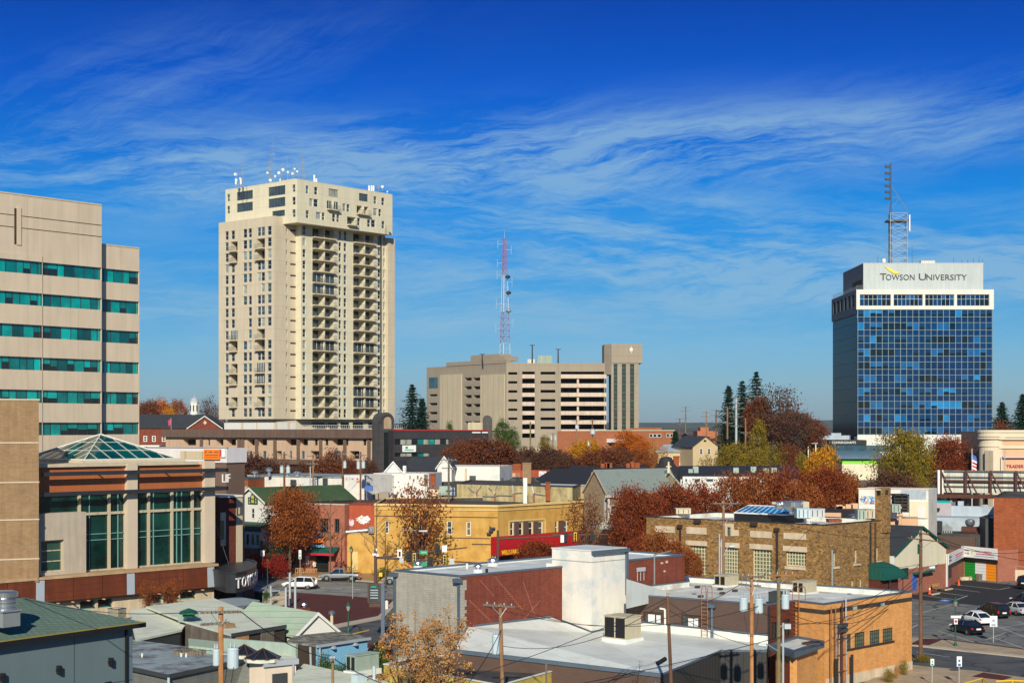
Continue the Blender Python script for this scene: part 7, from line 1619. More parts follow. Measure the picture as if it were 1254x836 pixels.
mb=MB();zb_=zz(648,232)
w0_.box(mb,w0_.len-1.2,w0_.len-1.05,-.3,-.02,zz(654,231),zz(644,231))
for i in range(3):w0_.box(mb,w0_.len-1.5+i*.3,w0_.len-.9+i*.3,-.7,-.25,zz(653.5-i*3.2,231),zz(651.5-i*3.2,231))
mb.build('wall_speaker',['charcoal'],root)
ra=thing('red_awning','long red canvas awning with yellow bank lettering on the yellow corner building','awning',(*w.p(8,0,-1),));za,zb2=zz(672.5,231),zz(656.5,231)
mb=MB();t1_=w.t(750);n=7;prf=[(-1.9*math.cos(math.pi/2*i/n),za+(zb2-za)*math.sin(math.pi/2*i/n))for i in range(n+1)];ts_=w.t(637)
def awn(t0,t1,zlo):
 f=[(-1.95,zlo)]+prf
 for(d0,z0),(d1,z1)in zip(f[:-1],f[1:]):mb.poly([w.p(t0,z0,d0),w.p(t1,z0,d0),w.p(t1,z1,d1),w.p(t0,z1,d1)])
 for t in(t0,t1):mb.poly([w.p(t,zlo,-.02),*[w.p(t,z,d)for d,z in f]])
awn(-1.5,ts_+.4,za-.75);awn(ts_+.41,t1_,za-.05);mb.build('canopy',['red_canvas'],ra)
mb=MB();mb.text('WELLS FARGO',w.p(.75,za-.6,-2.0),w.u,.66,.04,4.2);mb.build('lettering',['letter_yellow'],ra)
mb=MB();w.box(mb,.3,3.2,-.3,-.01,0,za-.8);mb.build('entrance',['void_warm'],root);mb=MB();w.box(mb,3.0,5.2,-.34,-.02,0,za-.9);mb.build('green_door',['sign_green'],root)
mb=MB();w.pxbox(mb,671.5,655,676,658.8,-.7,-.05);mb.build('window_unit',['pole_grey'],root)
Sb=[at(559.5,262),at(701,247),at(716,262),at(575,280)];sb=Bld('stucco_block','pale stained stucco block with brick strips and grey pipes above the yellow bank','building',Sb,zz(595.5,250),3,'stucco_pale','tar_roof',par=.12,cop='charcoal',copw=.4);sb.fin();w=sb.w[0];root=sb.root
for px in(583.5,606.3,630,654):mb=MB();w.pxbox(mb,px-1.1,603,px+1.1,618,-.06,-.004);mb.build('brick_strip',['pink_brick'],root)
mb=MB();Yp=255
for pl in(((574,596),(578,600),(582,603),(583.5,612)),((590,594),(587,599),(584,603)),((599,597),(604,601),(606,605)),((609,594),(607,600)),((591,607),(605,607.5),(612,606),(628,606.5)),((628,594),(629,604)),((652,595),(654,604),(668,606)),((640,603),(632,603.5))):mb=MB();mb.path([w.p(w.t(a),w.z(a,c),-.12)for a,c in pl],.09,4);mb.build('pipework',['metal_grey'],root)
def chimneybox(px0,px1,y0,y1,Y,mat,label,dep=1.0):
 mb=MB();boxpx(mb,px0,px1,y0,y1,Y,dep);boxpx(mb,px0-.5,px1+.5,y0-.8,y0+.4,Y-.1,dep+.2);return single('chimney',mb,mat,label,'chimney')
chimneybox(640,650.5,567,592,262,'brown_brick','tall tan brick chimney rising behind the stained stucco block');mb=MB();boxpx(mb,640.8,645.6,585,616,246,.8);single('flue',mb,'coping_white','white painted flue in front of the stained stucco block','flue')
chimneybox(668.3,673.8,591,613,248,'rust_brick','slim rust brick chimney with a dark cap beside the slate roofs')
rq=random.Random(8)
tr=thing('flat_roof_building','black tar flat roof with vents behind the stained stucco block','building',(*at(620,285),4));mb=MB();mb.prism([at(525,283),at(672,272),at(675,305),at(528,318)],3,zz(591,275));mb.build('roof',['tar_roof'],tr)
for px,s_ in((583,1.2),(640,.5),(612,.7),(660,.8),(628,.5)):mb=MB();p_=at(px,285);z_=zz(591,275);mb.box(p_[0]-s_,p_[0]+s_,p_[1],p_[1]+1.5,z_,z_+s_*.8);mb.build('roof_box',['charcoal'],tr)
ored=thing('orange_brick_row','low orange brick row with pale panels and two chimneys behind the tar roof','building',(*at(640,315),6));w=Wall(at(594,318),at(672,312));mb=MB();w.box(mb,0,w.t(609),0,6,3,zz(581,315));w.box(mb,w.t(609),w.len,2,9,3,zz(576,315));mb.build('wall',['painted_orange_red'],ored)
for x0,x1,y0,y1 in((609,617,579,586),(623,632,579,586.5)):mb=MB();w.pxbox(mb,x0,y0,x1,y1,-.4,1.9);mb.build('pale_panel',['beige_wall'],ored)
mb=MB();w.pxbox(mb,622,568,632,576,2.2,4);mb.build('chimney',['rust_brick'],ored);mb=MB();w.pxbox(mb,655,577,664,587,1.9,1.99);mb.build('graffiti',['tag2'],ored)
rr_s=thing('flat_roof_building','red brown flat roof strip with grey boxes between graffiti wall and white house','building',(*at(440,250),2));mb=MB();mb.prism([at(388,243),at(476,240),at(560,247),at(556,262),at(395,262)],1,zz(617.5,240));mb.build('roof',['rust_brown'],rr_s)
for i,(x0,x1,y0,y1,m_)in enumerate(((403,415,604,614,'hvac_green'),(416,434,603.5,614.5,'garage_concrete'),(435,441,606,614,'hvac_green'),(451,463,604,615,'garage_concrete'),(464,476,603,613,'garage_concrete'),(538,552,595,606,'hvac_green'),(552,557,597,606,'light_blue_roof'),(524,538,599,607,'cream_siding'))):
 mb=MB();boxpx(mb,x0,x1,y0,y1,258,2);mb.build('roof_box',[m_],rr_s)
wh=thing('shuttered_house','white house with blue shutters, small white gables and a dark roof','house',(*at(490,272),4));w=Wall(at(457.3,271),at(525,269));mb=MB();w.box(mb,0,w.len,0,9,1,zz(579.3,270));mb.build('wall',['white_siding'],wh)
for x0,x1 in((465.3,468.8),(475.5,479)):
 f=window(wh,w,w.rect(x0,583.7,x1,591.5),-.02,'white_trim','win_mid',1,2,.1);mb=MB();w.pxbox(mb,x0-2.3,583.4,x0-.2,591.8,-.08,-.01);w.pxbox(mb,x1+.2,583.4,x1+2.3,591.8,-.08,-.01);mb.build('shutter',['letter_blue'],wh)
for x0,x1 in((500.5,504),(510,513.5)):window(wh,w,w.rect(x0,581.5,x1,587),-.02,'white_trim','win_warm' if x0<505 else 'win_dark',1,2,.1)
mb=MB();w.pxbox(mb,519.5,580.5,524,595,-.06,-.01);mb.build('door',['weathered_wood'],wh)
mb=MB();w.pxbox(mb,493.5,570,497,580,-.1,.6);mb.build('chimney',['white_wall'],wh)
gable(wh,at(471,277),at(493,277),(1.5,8),5,zz(578,277),zz(565.5,277),'white_siding','dark_shingle','white_trim',.3)
gable(wh,at(535.5,282),at(553,282),(1,7),5,zz(571.5,282),zz(559,282),'white_siding','dark_shingle','white_trim',.3)
mb=MB();a,c=at(484,280),at(545,284);z0,z1=zz(577,281),zz(559.5,290);mb.poly([(a[0],a[1],z0),(c[0],c[1],z0),(c[0]-1,c[1]+7,z1),(a[0]+2.5,a[1]+7,z1)]);mb.build('main_roof',['dark_shingle'],wh)
lw2=thing('long_white_wall','long blank white building right of the shuttered house','building',(*at(570,290),5));w=Wall(at(525,287),at(612,284));mb=MB();w.box(mb,0,w.len,0,10,3,zz(570.5,285));mb.build('wall',['white_wall'],lw2);mb=MB();w.box(mb,-.1,w.len+.1,-.1,.2,zz(570.5,285)+.002,zz(569,285));mb.build('coping',['panel_grey'],lw2)
mb=MB();w.pxbox(mb,569.5,573,572,588,-.3,-.01);mb.build('drain_pipe',['limestone'],lw2)
chimneybox(527,532.8,581,594,266,'rust_brick','small rust brick chimney in front of the shuttered house roof')
dh=thing('dark_roof_hall','hall with a big black shingle roof left of the stone church gable','building',(*at(690,262),3));a,c,e,f=at(663,262),at(720,256),at(726,272),at(678,276)
mb=MB();zl,zh=zz(592,260),zz(573.5,273);mb.poly([P3(a,zl),P3(c,zl),P3(e,zh),P3(f,zh)]);mb.poly([P3(a,zl),P3(f,zh),(f[0]-3,f[1]+9,zl)]);mb.build('roof',['black_roof'],dh);mb=MB();mb.prism([a,c,e,(f[0]-3,f[1]+4)],2,zl-.02);mb.build('wall',['cream_brick'],dh)
mb=MB();wz=Wall(a,c);wz.box(mb,0,wz.len,-.12,0,zl-.25,zl-.03);mb.build('gutter',['panel_grey'],dh)
chp=thing('stone_church','tan stone gabled church with a mottled slate roof','church',(*at(770,240),0));e0,e1=at(714.8,241),at(744,233)
dR=Rd(50);hl=onray(at(729,238),dR,818)
gable(chp,e0,e1,(dR[0]*hl,dR[1]*hl),0,zz(603.5,237),zz(576,237),'tan_stone','slate_roof','tan_trim' if 'tan_trim' in MATS else 'limestone',.25)
w=Wall(e0,e1);mb=MB();w.pxbox(mb,740.5,610,742,640,-.2,-.05);mb.build('downspout',['light_blue_roof'],chp)
e2,e3=at(800,248),at(836,240);c2g=thing('church_gable','cream stone cross gable with white bargeboards and a finial','church wing',(*at(818,244),0));gable(c2g,e2,e3,(-4,14),0,zz(597,244),zz(577.5,244),'tan_stone','slate_roof','white_trim',.5)
mb=MB();p_=at(818.8,243);mb.tube(P3(p_,zz(579,243)),P3(p_,zz(565,243)),.28,.12,6);mb.tube((p_[0]-.4,p_[1],zz(571,243)),(p_[0]+.4,p_[1],zz(571,243)),.1,.1,5);mb.build('finial',['beige_trim'],c2g)
bf=thing('stone_porch','pale stone front with white trim, a window and porch roof beside the church','house',(*at(750,228),0));w=Wall(at(744.5,232),at(762,229));mb=MB();w.box(mb,0,w.len,0,5,0,zz(609.5,230));mb.build('wall',['tan_stone'],bf);mb=MB();w.box(mb,-.3,w.len+.3,-.3,.1,zz(609.5,230)+.003,zz(606.5,230));w.pxbox(mb,744.8,610,746.5,640,-.1,-.01);mb.build('trim',['white_trim'],bf)
window(bf,w,w.rect(748,618,753.5,630),-.02,'white_trim','win_dark',1,2,.12);mb=MB();z0=zz(648,228);mb.hex8([w.p(-.5,z0,-2.4),w.p(w.len+2,z0,-2.4),w.p(w.len+2,z0+.9,0),w.p(-.5,z0+.9,0)],[w.p(-.5,z0+.15,-2.4),w.p(w.len+2,z0+.15,-2.4),w.p(w.len+2,z0+1.05,0),w.p(-.5,z0+1.05,0)]);mb.build('porch_roof',['grey_roof'],bf)
for i,(x0,x1,y0,y1,Y,lb)in enumerate(((698,793,568.5,574.5,305,'long low black roof with small orange chimneys behind the church ridge'),(826,978,570,583,285,'long black flat roof over a white strip of wall behind the red trees'),(992,1052,617,634,224,'black membrane roof between the stone building and the mural shed'))):
 t=thing('flat_roof_building',lb,'building',(*at((x0+x1)/2,Y),gr(Y)));a,c=at(x0,Y),at(x1,Y);zf=zz(y1,Y);Yb=Y*1.0+(26 if i<2 else 12);zb_=zz(y0,Yb);a2,c2=at(x0,Yb),at(x1,Yb)
 mb=MB();mb.hex8([P3(a,zf-.4),P3(c,zf-.4),P3(c2,zb_-.4),P3(a2,zb_-.4)],[P3(a,zf),P3(c,zf),P3(c2,zb_),P3(a2,zb_)]);mb.build('roof',['black_roof'],t)
 mb=MB();mb.prism([add2(a,(0,1),.3),add2(c,(0,1),.3),c2,a2],2,zf-.42);mb.build('wall',['white_siding' if i==1 else 'cream_brick'],t)
 rq=random.Random(i)
 for k in range(6):mb=MB();px=x0+(x1-x0)*rq.uniform(.05,.95);p_=at(px,Y+8);zq=zf+(zb_-zf)*.3;mb.box(p_[0]-.5,p_[0]+.5,p_[1],p_[1]+1,zq,zq+rq.uniform(.7,1.3));mb.build('roof_box',['rust_brick' if i==0 else 'hvac_green' if i==1 else 'beige_wall'],t)
mb=MB();w=Wall(at(992,221),at(1052,219));w.box(mb,w.t(1008),w.t(1030),-.2,.4,5,zz(627.5,220));single('roof_curb',mb,'beige_wall','tan roof curb in front of the black membrane roof','roof curb')
wp2=thing('white_row_house','white clapboard row with a window under the long black flat roof','house',(*at(870,282),6));w=Wall(at(836,283),at(950,281));mb=MB();w.box(mb,0,w.len,0,1.9,2,zz(583.5,282));mb.build('wall',['white_siding'],wp2)
for x0,x1 in((838.5,842),(850,858),(865,874)):window(wp2,w,w.rect(x0,585.5,x1,590),-.02,'white_trim','win_mid',1,1,.1)
mb=MB();p_=at(816,270);prf2=[(2.4,zz(574.5,270)),(1.75,zz(571,270)),(1.35,zz(567,270)),(1.15,zz(563,270)),(.9,zz(560,270)),(.3,zz(558.8,270))]
mb.lathe((*p_,0),[(2.5,5)]+prf2,4*4);single('mansard_turret',mb,'black_roof','dark flared mansard turret beside a small brick chimney','roof turret');chimneybox(825.3,832,559,571,272,'rust_brick','short square brick chimney right of the dark mansard turret')
th_=thing('tan_house','tan stucco gabled house with two small windows among yellow green trees','house',(*at(863,335),8));e0,e1=at(848.5,336),at(879,333);gable(th_,e0,e1,(-3,12),6,zz(546.5,334),zz(534.5,334),plain('tan_stucco',(.58,.44,.25),.9,.06,.4),'charcoal',None,.35);w=Wall(e0,e1)
for x0,x1 in((857,860.5),(866.7,870.2)):window(th_,w,w.rect(x0,549,x1,556),-.02,'white_trim','win_dark',1,2,.1)
mb=MB();c_=w.p(w.t(863.5),zz(540,335),-.08);w.pxbox(mb,862,538.5,865,540.5,-.08,-.01);mb.build('vent',['void_dark'],th_)
mb=MB();pa,pb=at(847,341),at(862,341);mb.poly([P3(pa,zz(543,341)),P3(at(849,336.5),zz(545.8,336)),P3(at(862,336.5),zz(534.3,336)),P3(at(860,343),zz(534.5,343))]);mb.build('white_slope',['white_roof'],th_)  # white left slope laid over the charcoal roof
mr=thing('metal_roof_building','low tan building with a pale grey metal roof left of the tan house','building',(*at(833,345),8));w=Wall(at(806,345),at(847.5,343));mb=MB();w.box(mb,0,w.len,0,8,6,zz(553.5,344));mb.build('wall',['tan_stucco'],mr);mb=MB();z0,z1=zz(553.3,344),zz(544.8,352);mb.hex8([w.p(-.3,z0,-.4),w.p(w.len,z0,-.4),w.p(w.len,z1,8),w.p(-.3,z1,8)],[w.p(-.3,z0+.15,-.4),w.p(w.len,z0+.15,-.4),w.p(w.len,z1+.15,8),w.p(-.3,z1+.15,8)]);mb.build('roof',['light_blue_roof'],mr);mb=MB();w.box(mb,0,w.len,-.1,-.005,6,zz(566,344));mb.build('white_base',['white_siding'],mr)
ob2=thing('brick_office','orange red brick two storey office with white band beside the garage stair tower','building',(*at(780,450),14));w=Wall(at(732,440),at(826,462));zt_=zz(527.5,450);mb=MB();w.box(mb,0,w.len,0,16,10,zt_);mb.build('wall',[brick('school_brick',(.48,.17,.08),(.40,.13,.06),(.45,.2,.1),.5,.2,.02,.15)]and['school_brick'],ob2);mb=MB();w.box(mb,-.1,w.len+.1,-.15,.2,zt_+.002,zt_+.3);mb.build('coping',['cream_trim2'],ob2)
for x0,x1,y0,y1 in((795.2,799,531,535.5),(799.8,804,531,535.5),(805,809.5,531,535.5),(816,819.5,530.5,535.5),(820.5,823.5,530.5,535.5)):window(ob2,w,w.rect(x0,y0,x1,y1),-.03,'white_trim','win_dark',1,1,.15,sub=False)
mb=MB();w.pxbox(mb,800,523.6,823,527.4,4,9);mb.build('upper_block',['school_brick'],ob2);mb=MB();w.pxbox(mb,743,537,762,541.5,-1.5,-.02);mb.build('entrance_hood',['white_siding'],ob2)
mb=MB();a=at(854,700);mb.box(a[0],at(879,700)[0],700,716,14,zz(527.5,700));mb.box(at(859,700)[0],at(869,700)[0],704,712,zz(527.5,700),zz(523,700));single('distant_block',mb,'school_brick','distant orange brick block below the pole row on the horizon','building')
mb=MB();a=at(600,505);mb.box(at(600,505)[0],at(732,505)[0],505,515,12,zz(548,505));single('low_shop_row',mb,'garage_panel','low pale shop row at the foot of the parking garage','building')
ds=thing('dark_strip_building','low dark building with white canopy posts behind the bare brown trees','building',(*at(985,400),14));w=Wall(at(950,405),at(1016,400));mb=MB();w.box(mb,0,w.len,0,14,10,zz(538.5,402));mb.build('wall',['podium_fascia'],ds);mb=MB()
for px in(957,966,975,983,992,1001):w.pxbox(mb,px,543,px+1.2,562,-3,-2.8)
w.box(mb,w.t(953),w.t(1004),-3.2,-2.6,zz(543,400),zz(541.8,400));mb.build('canopy_frame',['white_trim'],ds);mb=MB();w.pxbox(mb,955,545,1010,556,-.06,-.01);mb.build('window',['win_dark'],ds)
mb=MB();w=Wall(at(1001,420),at(1040,418));w.box(mb,0,w.len,0,10,12,zz(533,419));boxpx(mb,1018,1030,530,534,420,3);boxpx(mb,1005,1012,531,533,420,2);single('low_roof_building',mb,'light_blue_roof','low pale roof with small units at the left foot of the glass tower','building')
sc_=thing('brick_school','red brick school with dark slate roof, pediment and white cupola','school',(*at(220,470),14));Ys=470;w=Wall(at(160,Ys),at(275,Ys),(0,1));mb=MB();w.box(mb,0,w.len,0,16,10,zz(524,Ys));mb.build('wall',['red_brick'],sc_)
for i,px in enumerate((178,188.5,200.5,211,221.5,232,242)):window(sc_,w,w.rect(px-2.2,533.5,px+2.2,540.5),-.03,'white_trim','win_dark',1,2,.2)
mb=MB();z0,z1=zz(524,Ys),zz(508,Ys+9);mb.hex8([w.p(-2,z0+.02,-.6),w.p(w.len+2,z0+.02,-.6),w.p(w.len-6,z1,9),w.p(-2,z1,9)],[w.p(-2,z0+.2,-.6),w.p(w.len+2,z0+.2,-.6),w.p(w.len-6,z1+.2,9),w.p(-2,z1+.2,9)]);mb.build('roof',['dark_shingle'],sc_)
e0,e1=at(231,465),at(271,465);gable(sc_,e0,e1,(0,12),10,zz(523.5,465),zz(509.5,465),'red_brick','dark_shingle','white_trim',.5)
mb=MB();c_=at(250,464.7);mb.lathe((c_[0],c_[1],zz(519.5,465)),[(.02,0),(.02,.01)],4);Wp=Wall(e0,e1);t_=Wp.len/2;zc=zz(517.3,465);mb.poly([Wp.p(t_-.55,zc,-.05),Wp.p(t_,zc-.65,-.05),Wp.p(t_+.55,zc,-.05),Wp.p(t_,zc+.65,-.05)]);mb.build('diamond_vent',['limestone'],sc_)
cp=thing('cupola','white octagonal cupola with a grey dome on the school roof','cupola',(*at(238,480),25));c_=at(238,480);zb_=zz(509,480);mb=MB();mb.lathe((*c_,zb_),[(1.5,-1.5),(1.5,.2),(1.35,.25),(1.3,4.0),(1.5,4.1),(1.5,4.3)],8);mb.build('lantern',['white_trim'],cp)
mb=MB();mb.lathe((*c_,zb_+4.3),[(1.35,0),(1.25,.5),(.9,1.0),(.4,1.3),(.1,1.45),(.05,2.2)],12);mb.build('dome',['light_blue_roof'],cp);mb=MB()
for a0 in(-.35,0,.35):
 x_,y_=c_[0]+1.33*math.sin(a0*2.2),c_[1]-1.33*math.cos(a0*2.2)-.02;mb.box(x_-.16,x_+.16,y_-.02,y_+.1,zb_+1.4,zb_+3.2)
mb.build('opening',['void_dark'],cp)
mb=MB();p_=at(209.5,462);mb.tube(P3(p_,12),P3(p_,zz(511.5,462)),.1,.07,5);z_=zz(512.5,462);mb.poly([(p_[0]-.05,p_[1]-.1,z_),(p_[0]-.9,p_[1]-.2,z_-.6),(p_[0]-.7,p_[1]-.1,z_-2.2),(p_[0]-.05,p_[1]-.1,z_-1.6)],1);single('flagpole',mb,['pole_grey','letter_crimson'],'flagpole with a dark red flag before the slate school roof','flagpole')
mb=MB();mb.box(at(165,462)[0],at(195,462)[0],462,470,10,zz(545,462));single('white_annex',mb,'white_wall','small white annex roof at the foot of the brick school','building')
os_=thing('white_sign_building','white walled building with a bright orange sign below the podium building','building',(*at(240,213),0));w=Wall(at(174,217),at(277.5,209));mb=MB();w.box(mb,0,w.len,0,4,zz(566,211),zz(548.2,211));mb.build('wall',[plain('lilac_wall',(.70,.66,.68),.85,.04,.5,streak=.1)],os_)
mb=MB();w.box(mb,-.1,w.len+.1,-.15,.2,zz(548.2,211)+.003,zz(547.2,211));mb.build('coping',['panel_grey'],os_)
mb=MB();w.box(mb,0,w.len-.2,.2,3.8,0,zz(566,211));mb.build('lower_wall',['podium_brown'],os_)
mb=MB();w.pxbox(mb,221,552,250.5,562,-.04,-.005);mb.build('rough_patch',['garage_panel'],os_)
mb=MB();w.pxbox(mb,251.3,550,270.3,562.5,-.3,-.05);o=mb.build('orange_sign',['orange_sign'],os_);mb=MB();u2=w.u
for py_,a,c,h in((553.4,253,255,1.6),(553.4,257.5,262,1.0),(553.4,264,269,.9),(557,253.3,269.2,.7),(559.6,253.3,269.3,.45)):
 px=a
 while px<c:w.pxbox(mb,px,py_-h,px+.8,py_+h*.6,-.34,-.305);px+=1.15
mb.build('sign_lines',['podium_fascia'],o)
mb=MB();w.pxbox(mb,271.3,549.5,276.8,559.5,-.25,-.05);mb.build('white_sign',['sign_white'],os_);mb=MB();w.pxbox(mb,271.5,550.2,272.8,558.8,-.29,-.255);mb.build('red_stripe',['letter_crimson'],os_)
# ============================================================ roads, pavements, markings
def sheet(name,px_pts,z,mat,label=None):
 mb=MB();mb.poly([(*gp(x,y,0),z)for x,y in px_pts]);return struct(name,mb,mat,label)
def slab(name,px_pts,z0,z1,mat,label=None):
 mb=MB();mb.prism([gp(x,y,0)for x,y in px_pts],z0,z1);return struct(name,mb,mat,label)
sheet('road',[(240,707),(500,715.5),(640,722),(640,740),(520,735),(452,731.5),(337,723.5),(240,716)],.004,'asphalt_street','grey asphalt street with parked truck')
slab('pavement',[(240,698),(620,706),(620,716.5),(480,713.5),(440,710),(320,705),(240,703.5)],-.1,.13,'pavement_leafy','leaf strewn tan pavement in front of the shops')
slab('kerb',[(240,703.6),(320,705.1),(440,710.1),(480,713.6),(620,716.6),(620,717.6),(480,714.6),(440,711.1),(320,706),(240,704.5)],-.1,.11,'kerb')
slab('pavement',[(296,722),(337,724),(452,732),(482,735),(463,754.6),(407,765.5),(385,790),(300,790)],-.1,.08,'plaza_brick','dark red brick corner plaza')
slab('kerb',[(407,765.6),(463,754.7),(482,735),(490,735),(470,757),(408,769.5)],-.1,.10,'kerb')
sheet('road',[(330,800),(408,769.7),(470,757.3),(560,740),(600,760),(482,786),(440,800),(380,830)],.006,'asphalt_dark','dark side street asphalt')
sheet('road_marking',[(427,776.3),(452,770.4),(452,771.5),(427,777.6)],.010,'road_yellow')
slab('pavement',[(446,790),(490,783),(520,800),(470,815)],-.1,.09,'plaza_brick')
for i in range(5):sheet('road_marking',[(345+i*22,717.2+i*.9),(353+i*22,717.5+i*.9),(353+i*22,717.9+i*.9),(345+i*22,717.6+i*.9)],.009,'road_paint')
sheet('ground',[(1095,700),(1420,720),(1420,830),(1256,806),(1110,790),(1060,782)],.004,'asphalt','worn grey asphalt parking lot')
sheet('ground',[(1095,712),(1165,708),(1300,722),(1380,765),(1254,743.5),(1195,740.6),(1118,733)],.009,'asphalt_new','fresh black asphalt parking bays')
def line(x0,y0,x1,y1,wd=.13,z=.014,mat='road_paint'):
 a=Vector((*gp(x0,y0),0));c=Vector((*gp(x1,y1),0));d=(c-a).normalized();n=Vector((-d.y,d.x,0))*wd/2;mb=MB()
 mb.poly([(a.x+n.x,a.y+n.y,z),(c.x+n.x,c.y+n.y,z),(c.x-n.x,c.y-n.y,z),(a.x-n.x,a.y-n.y,z)]);struct('road_marking',mb,mat)
for l in((1164.5,714.6,1223,721.5),(1223,721.5,1237,719),(1153,718.6,1199.5,724.5),(1130,722,1181,729),(1120,727,1171,734),(1171,734,1185,729),(1251,725,1262,726)):line(*l,wd=.14)
for l in((1149,772,1196,787),(1217.5,780.5,1254,793.5),(1221,766.5,1254,779),(1246,761,1262,765),(1225,768,1254,763.5),(1207,783,1232,774),(1120,752,1166,740),(1117,768,1124,764)):line(*l,wd=.10,z=.010)
sheet('road_marking',[(1148.5,735),(1156,732.6),(1166.5,735.2),(1159,737.6)],.016,'hc_blue','blue disabled bay square')
mb=MB();c_=gp(1157.5,735.1);mb.obox(c_,Rd(10),Ld(10),(-.5,.5),(-.08,.08),(.019,.021));mb.obox(c_,Rd(10),Ld(10),(-.08,.08),(-.5,.5),(.0225,.024));mb.obox(add2(c_,Rd(10),.5),Rd(10),Ld(10),(-.1,.1),(-.4,.4),(.019,.021));struct('road_marking',mb,'sign_white')
slab('pavement',[(1095,780),(1117,781),(1156,783.2),(1254,795.7),(1420,816),(1420,826),(1254,803.6),(1167,794.9),(1117,789.6),(1080,786)],-.1,.13,'pavement','tan concrete pavement beside the parking lot')
slab('kerb',[(1080,786.1),(1117,789.7),(1167,795),(1254,803.7),(1420,826.2),(1420,828),(1254,805),(1167,796),(1117,790.6),(1080,787)],-.1,.11,'kerb')
slab('pavement',[(1114,790),(1128,783),(1156,783.4),(1138,791)],-.1,.145,'plaza_brick')
slab('pavement',[(1156,783),(1254,795.3),(1420,815.5),(1420,817),(1254,796.4),(1156,784)],-.1,.145,'plaza_brick')
sheet('road',[(1060,786),(1117,790.7),(1167,796.2),(1254,805.2),(1420,828.5),(1420,860),(1254,830),(1195,822),(1133,816.5),(1100,812)],.006,'asphalt_dark','dark asphalt street at the bottom right')
line(1122,798,1163,804,.12,.012);line(1256,815,1300,822,.12,.012)
slab('pavement',[(1090,812),(1133,816.8),(1195,822.4),(1254,830.4),(1420,861),(1420,1000),(1000,1000),(1030,850),(1085,824)],-.1,.12,'pavement','tan concrete corner pavement')
slab('pavement',[(1190,829.5),(1204,824.5),(1240,830),(1228,834)],-.1,.135,'plaza_brick')
mb=MB();mb.lathe((*gp(1168.5,821.5),.125),[(.45,0),(.45,.02)],14);single('manhole_cover',mb,'charcoal','round dark manhole cover in the corner pavement below the street','manhole cover')
yr=thing('yellow_railing','bright yellow guard rails on the corner pavement at the bottom right','railing',(*gp(1205,838),0));mb=MB()
zt_=1.0;P_=[gp(x,y,zt_)for x,y in((1180,836.5),(1203,830),(1213,837),(1220,850))];mb.path([(*p,zt_)for p in P_],.06,6)
P2_=[gp(x,y,zt_)for x,y in((1219,848),(1219.5,833.5),(1240,832.5),(1262,834))];mb.path([(*p,zt_)for p in P2_],.06,6);mb.tube((*P2_[2],0),(*P2_[2],zt_),.05,.05,6)
for p in P_[:3]:mb.tube((*p,0),(*p,zt_),.05,.05,6)
mb.build('rail',['sign_yellow'],yr)
for(x,y,lb)in((1146,727.5,'left of two tan wheel stops by the wooden bench'),(1162,721.8,'right of two tan wheel stops by the wooden bench')):
 c_=gp(x,y);mb=MB();mb.obox(c_,Rd(40),Ld(40),(-1.0,1.0),(-.14,.14),(.01,.17));single('wheel_stop',mb,'limestone',lb,'wheel stop','wheel stops')
bc=thing('bench','wooden slatted bench against the pink brick wall','bench',(*gp(1151,723.4),0));c_=gp(1151,723.4);U_,V_=Rd(40),Ld(40)
mb=MB();mb.obox(c_,U_,V_,(-1.1,1.1),(-.0,.5),(.42,.48));mb.build('seat',['plywood'],bc);mb=MB();mb.obox(c_,U_,V_,(-1.1,1.1),(.5,.56),(.55,1.0));mb.build('backrest',['plywood'],bc)
for a,v in((-1,.05),(1,.05),(-1,.48),(1,.48)):mb=MB();mb.obox(c_,U_,V_,(a-.05,a+.05),(v,v+.07),(0,.42 if v<.3 else .55));mb.build('leg',['weathered_wood'],bc)
for x,y,h_,lb in((1138.5,727,1.05,'tall orange traffic cone with a white collar by the blue door'),(1174.2,716.2,.75,'small orange traffic cone left of the flag shutter')):
 c_=gp(x,y);t=thing('traffic_cone',lb,'traffic cone',(*c_,0),'traffic cones');mb=MB();mb.box(c_[0]-.22,c_[0]+.22,c_[1]-.22,c_[1]+.22,.012,.06);mb.build('base',['cone_orange'],t);mb=MB();mb.lathe((*c_,.06),[(.17,0),(.04,h_)],12);mb.build('cone',['cone_orange'],t)
 if h_>1:mb=MB();mb.lathe((*c_,.06+h_*.5),[(.118,0),(.09,h_*.2)],12);mb.build('collar',['sign_white'],t)
mb=MB();c_=gp(1198.5,711);mb.lathe((*c_,0),[(.45,0),(.52,.95),(.45,1.0)],4*3);single('planter',mb,'weathered_wood','brown barrel planter in front of the white shutter stripe','planter')
rq=random.Random(12);mb=MB()
for i in range(16):c_=gp(1184.5+rq.uniform(-5,5),709.6+rq.uniform(-.8,.8));s_=rq.uniform(.15,.38);mb.obox(c_,Rd(rq.uniform(0,90)),Ld(rq.uniform(0,90)),(-s_,s_),(-s_*.7,s_*.6),(0,s_*1.2))
single('rock_pile',mb,'limestone','low pile of tan rocks at the foot of the green shutter stripe','rocks')
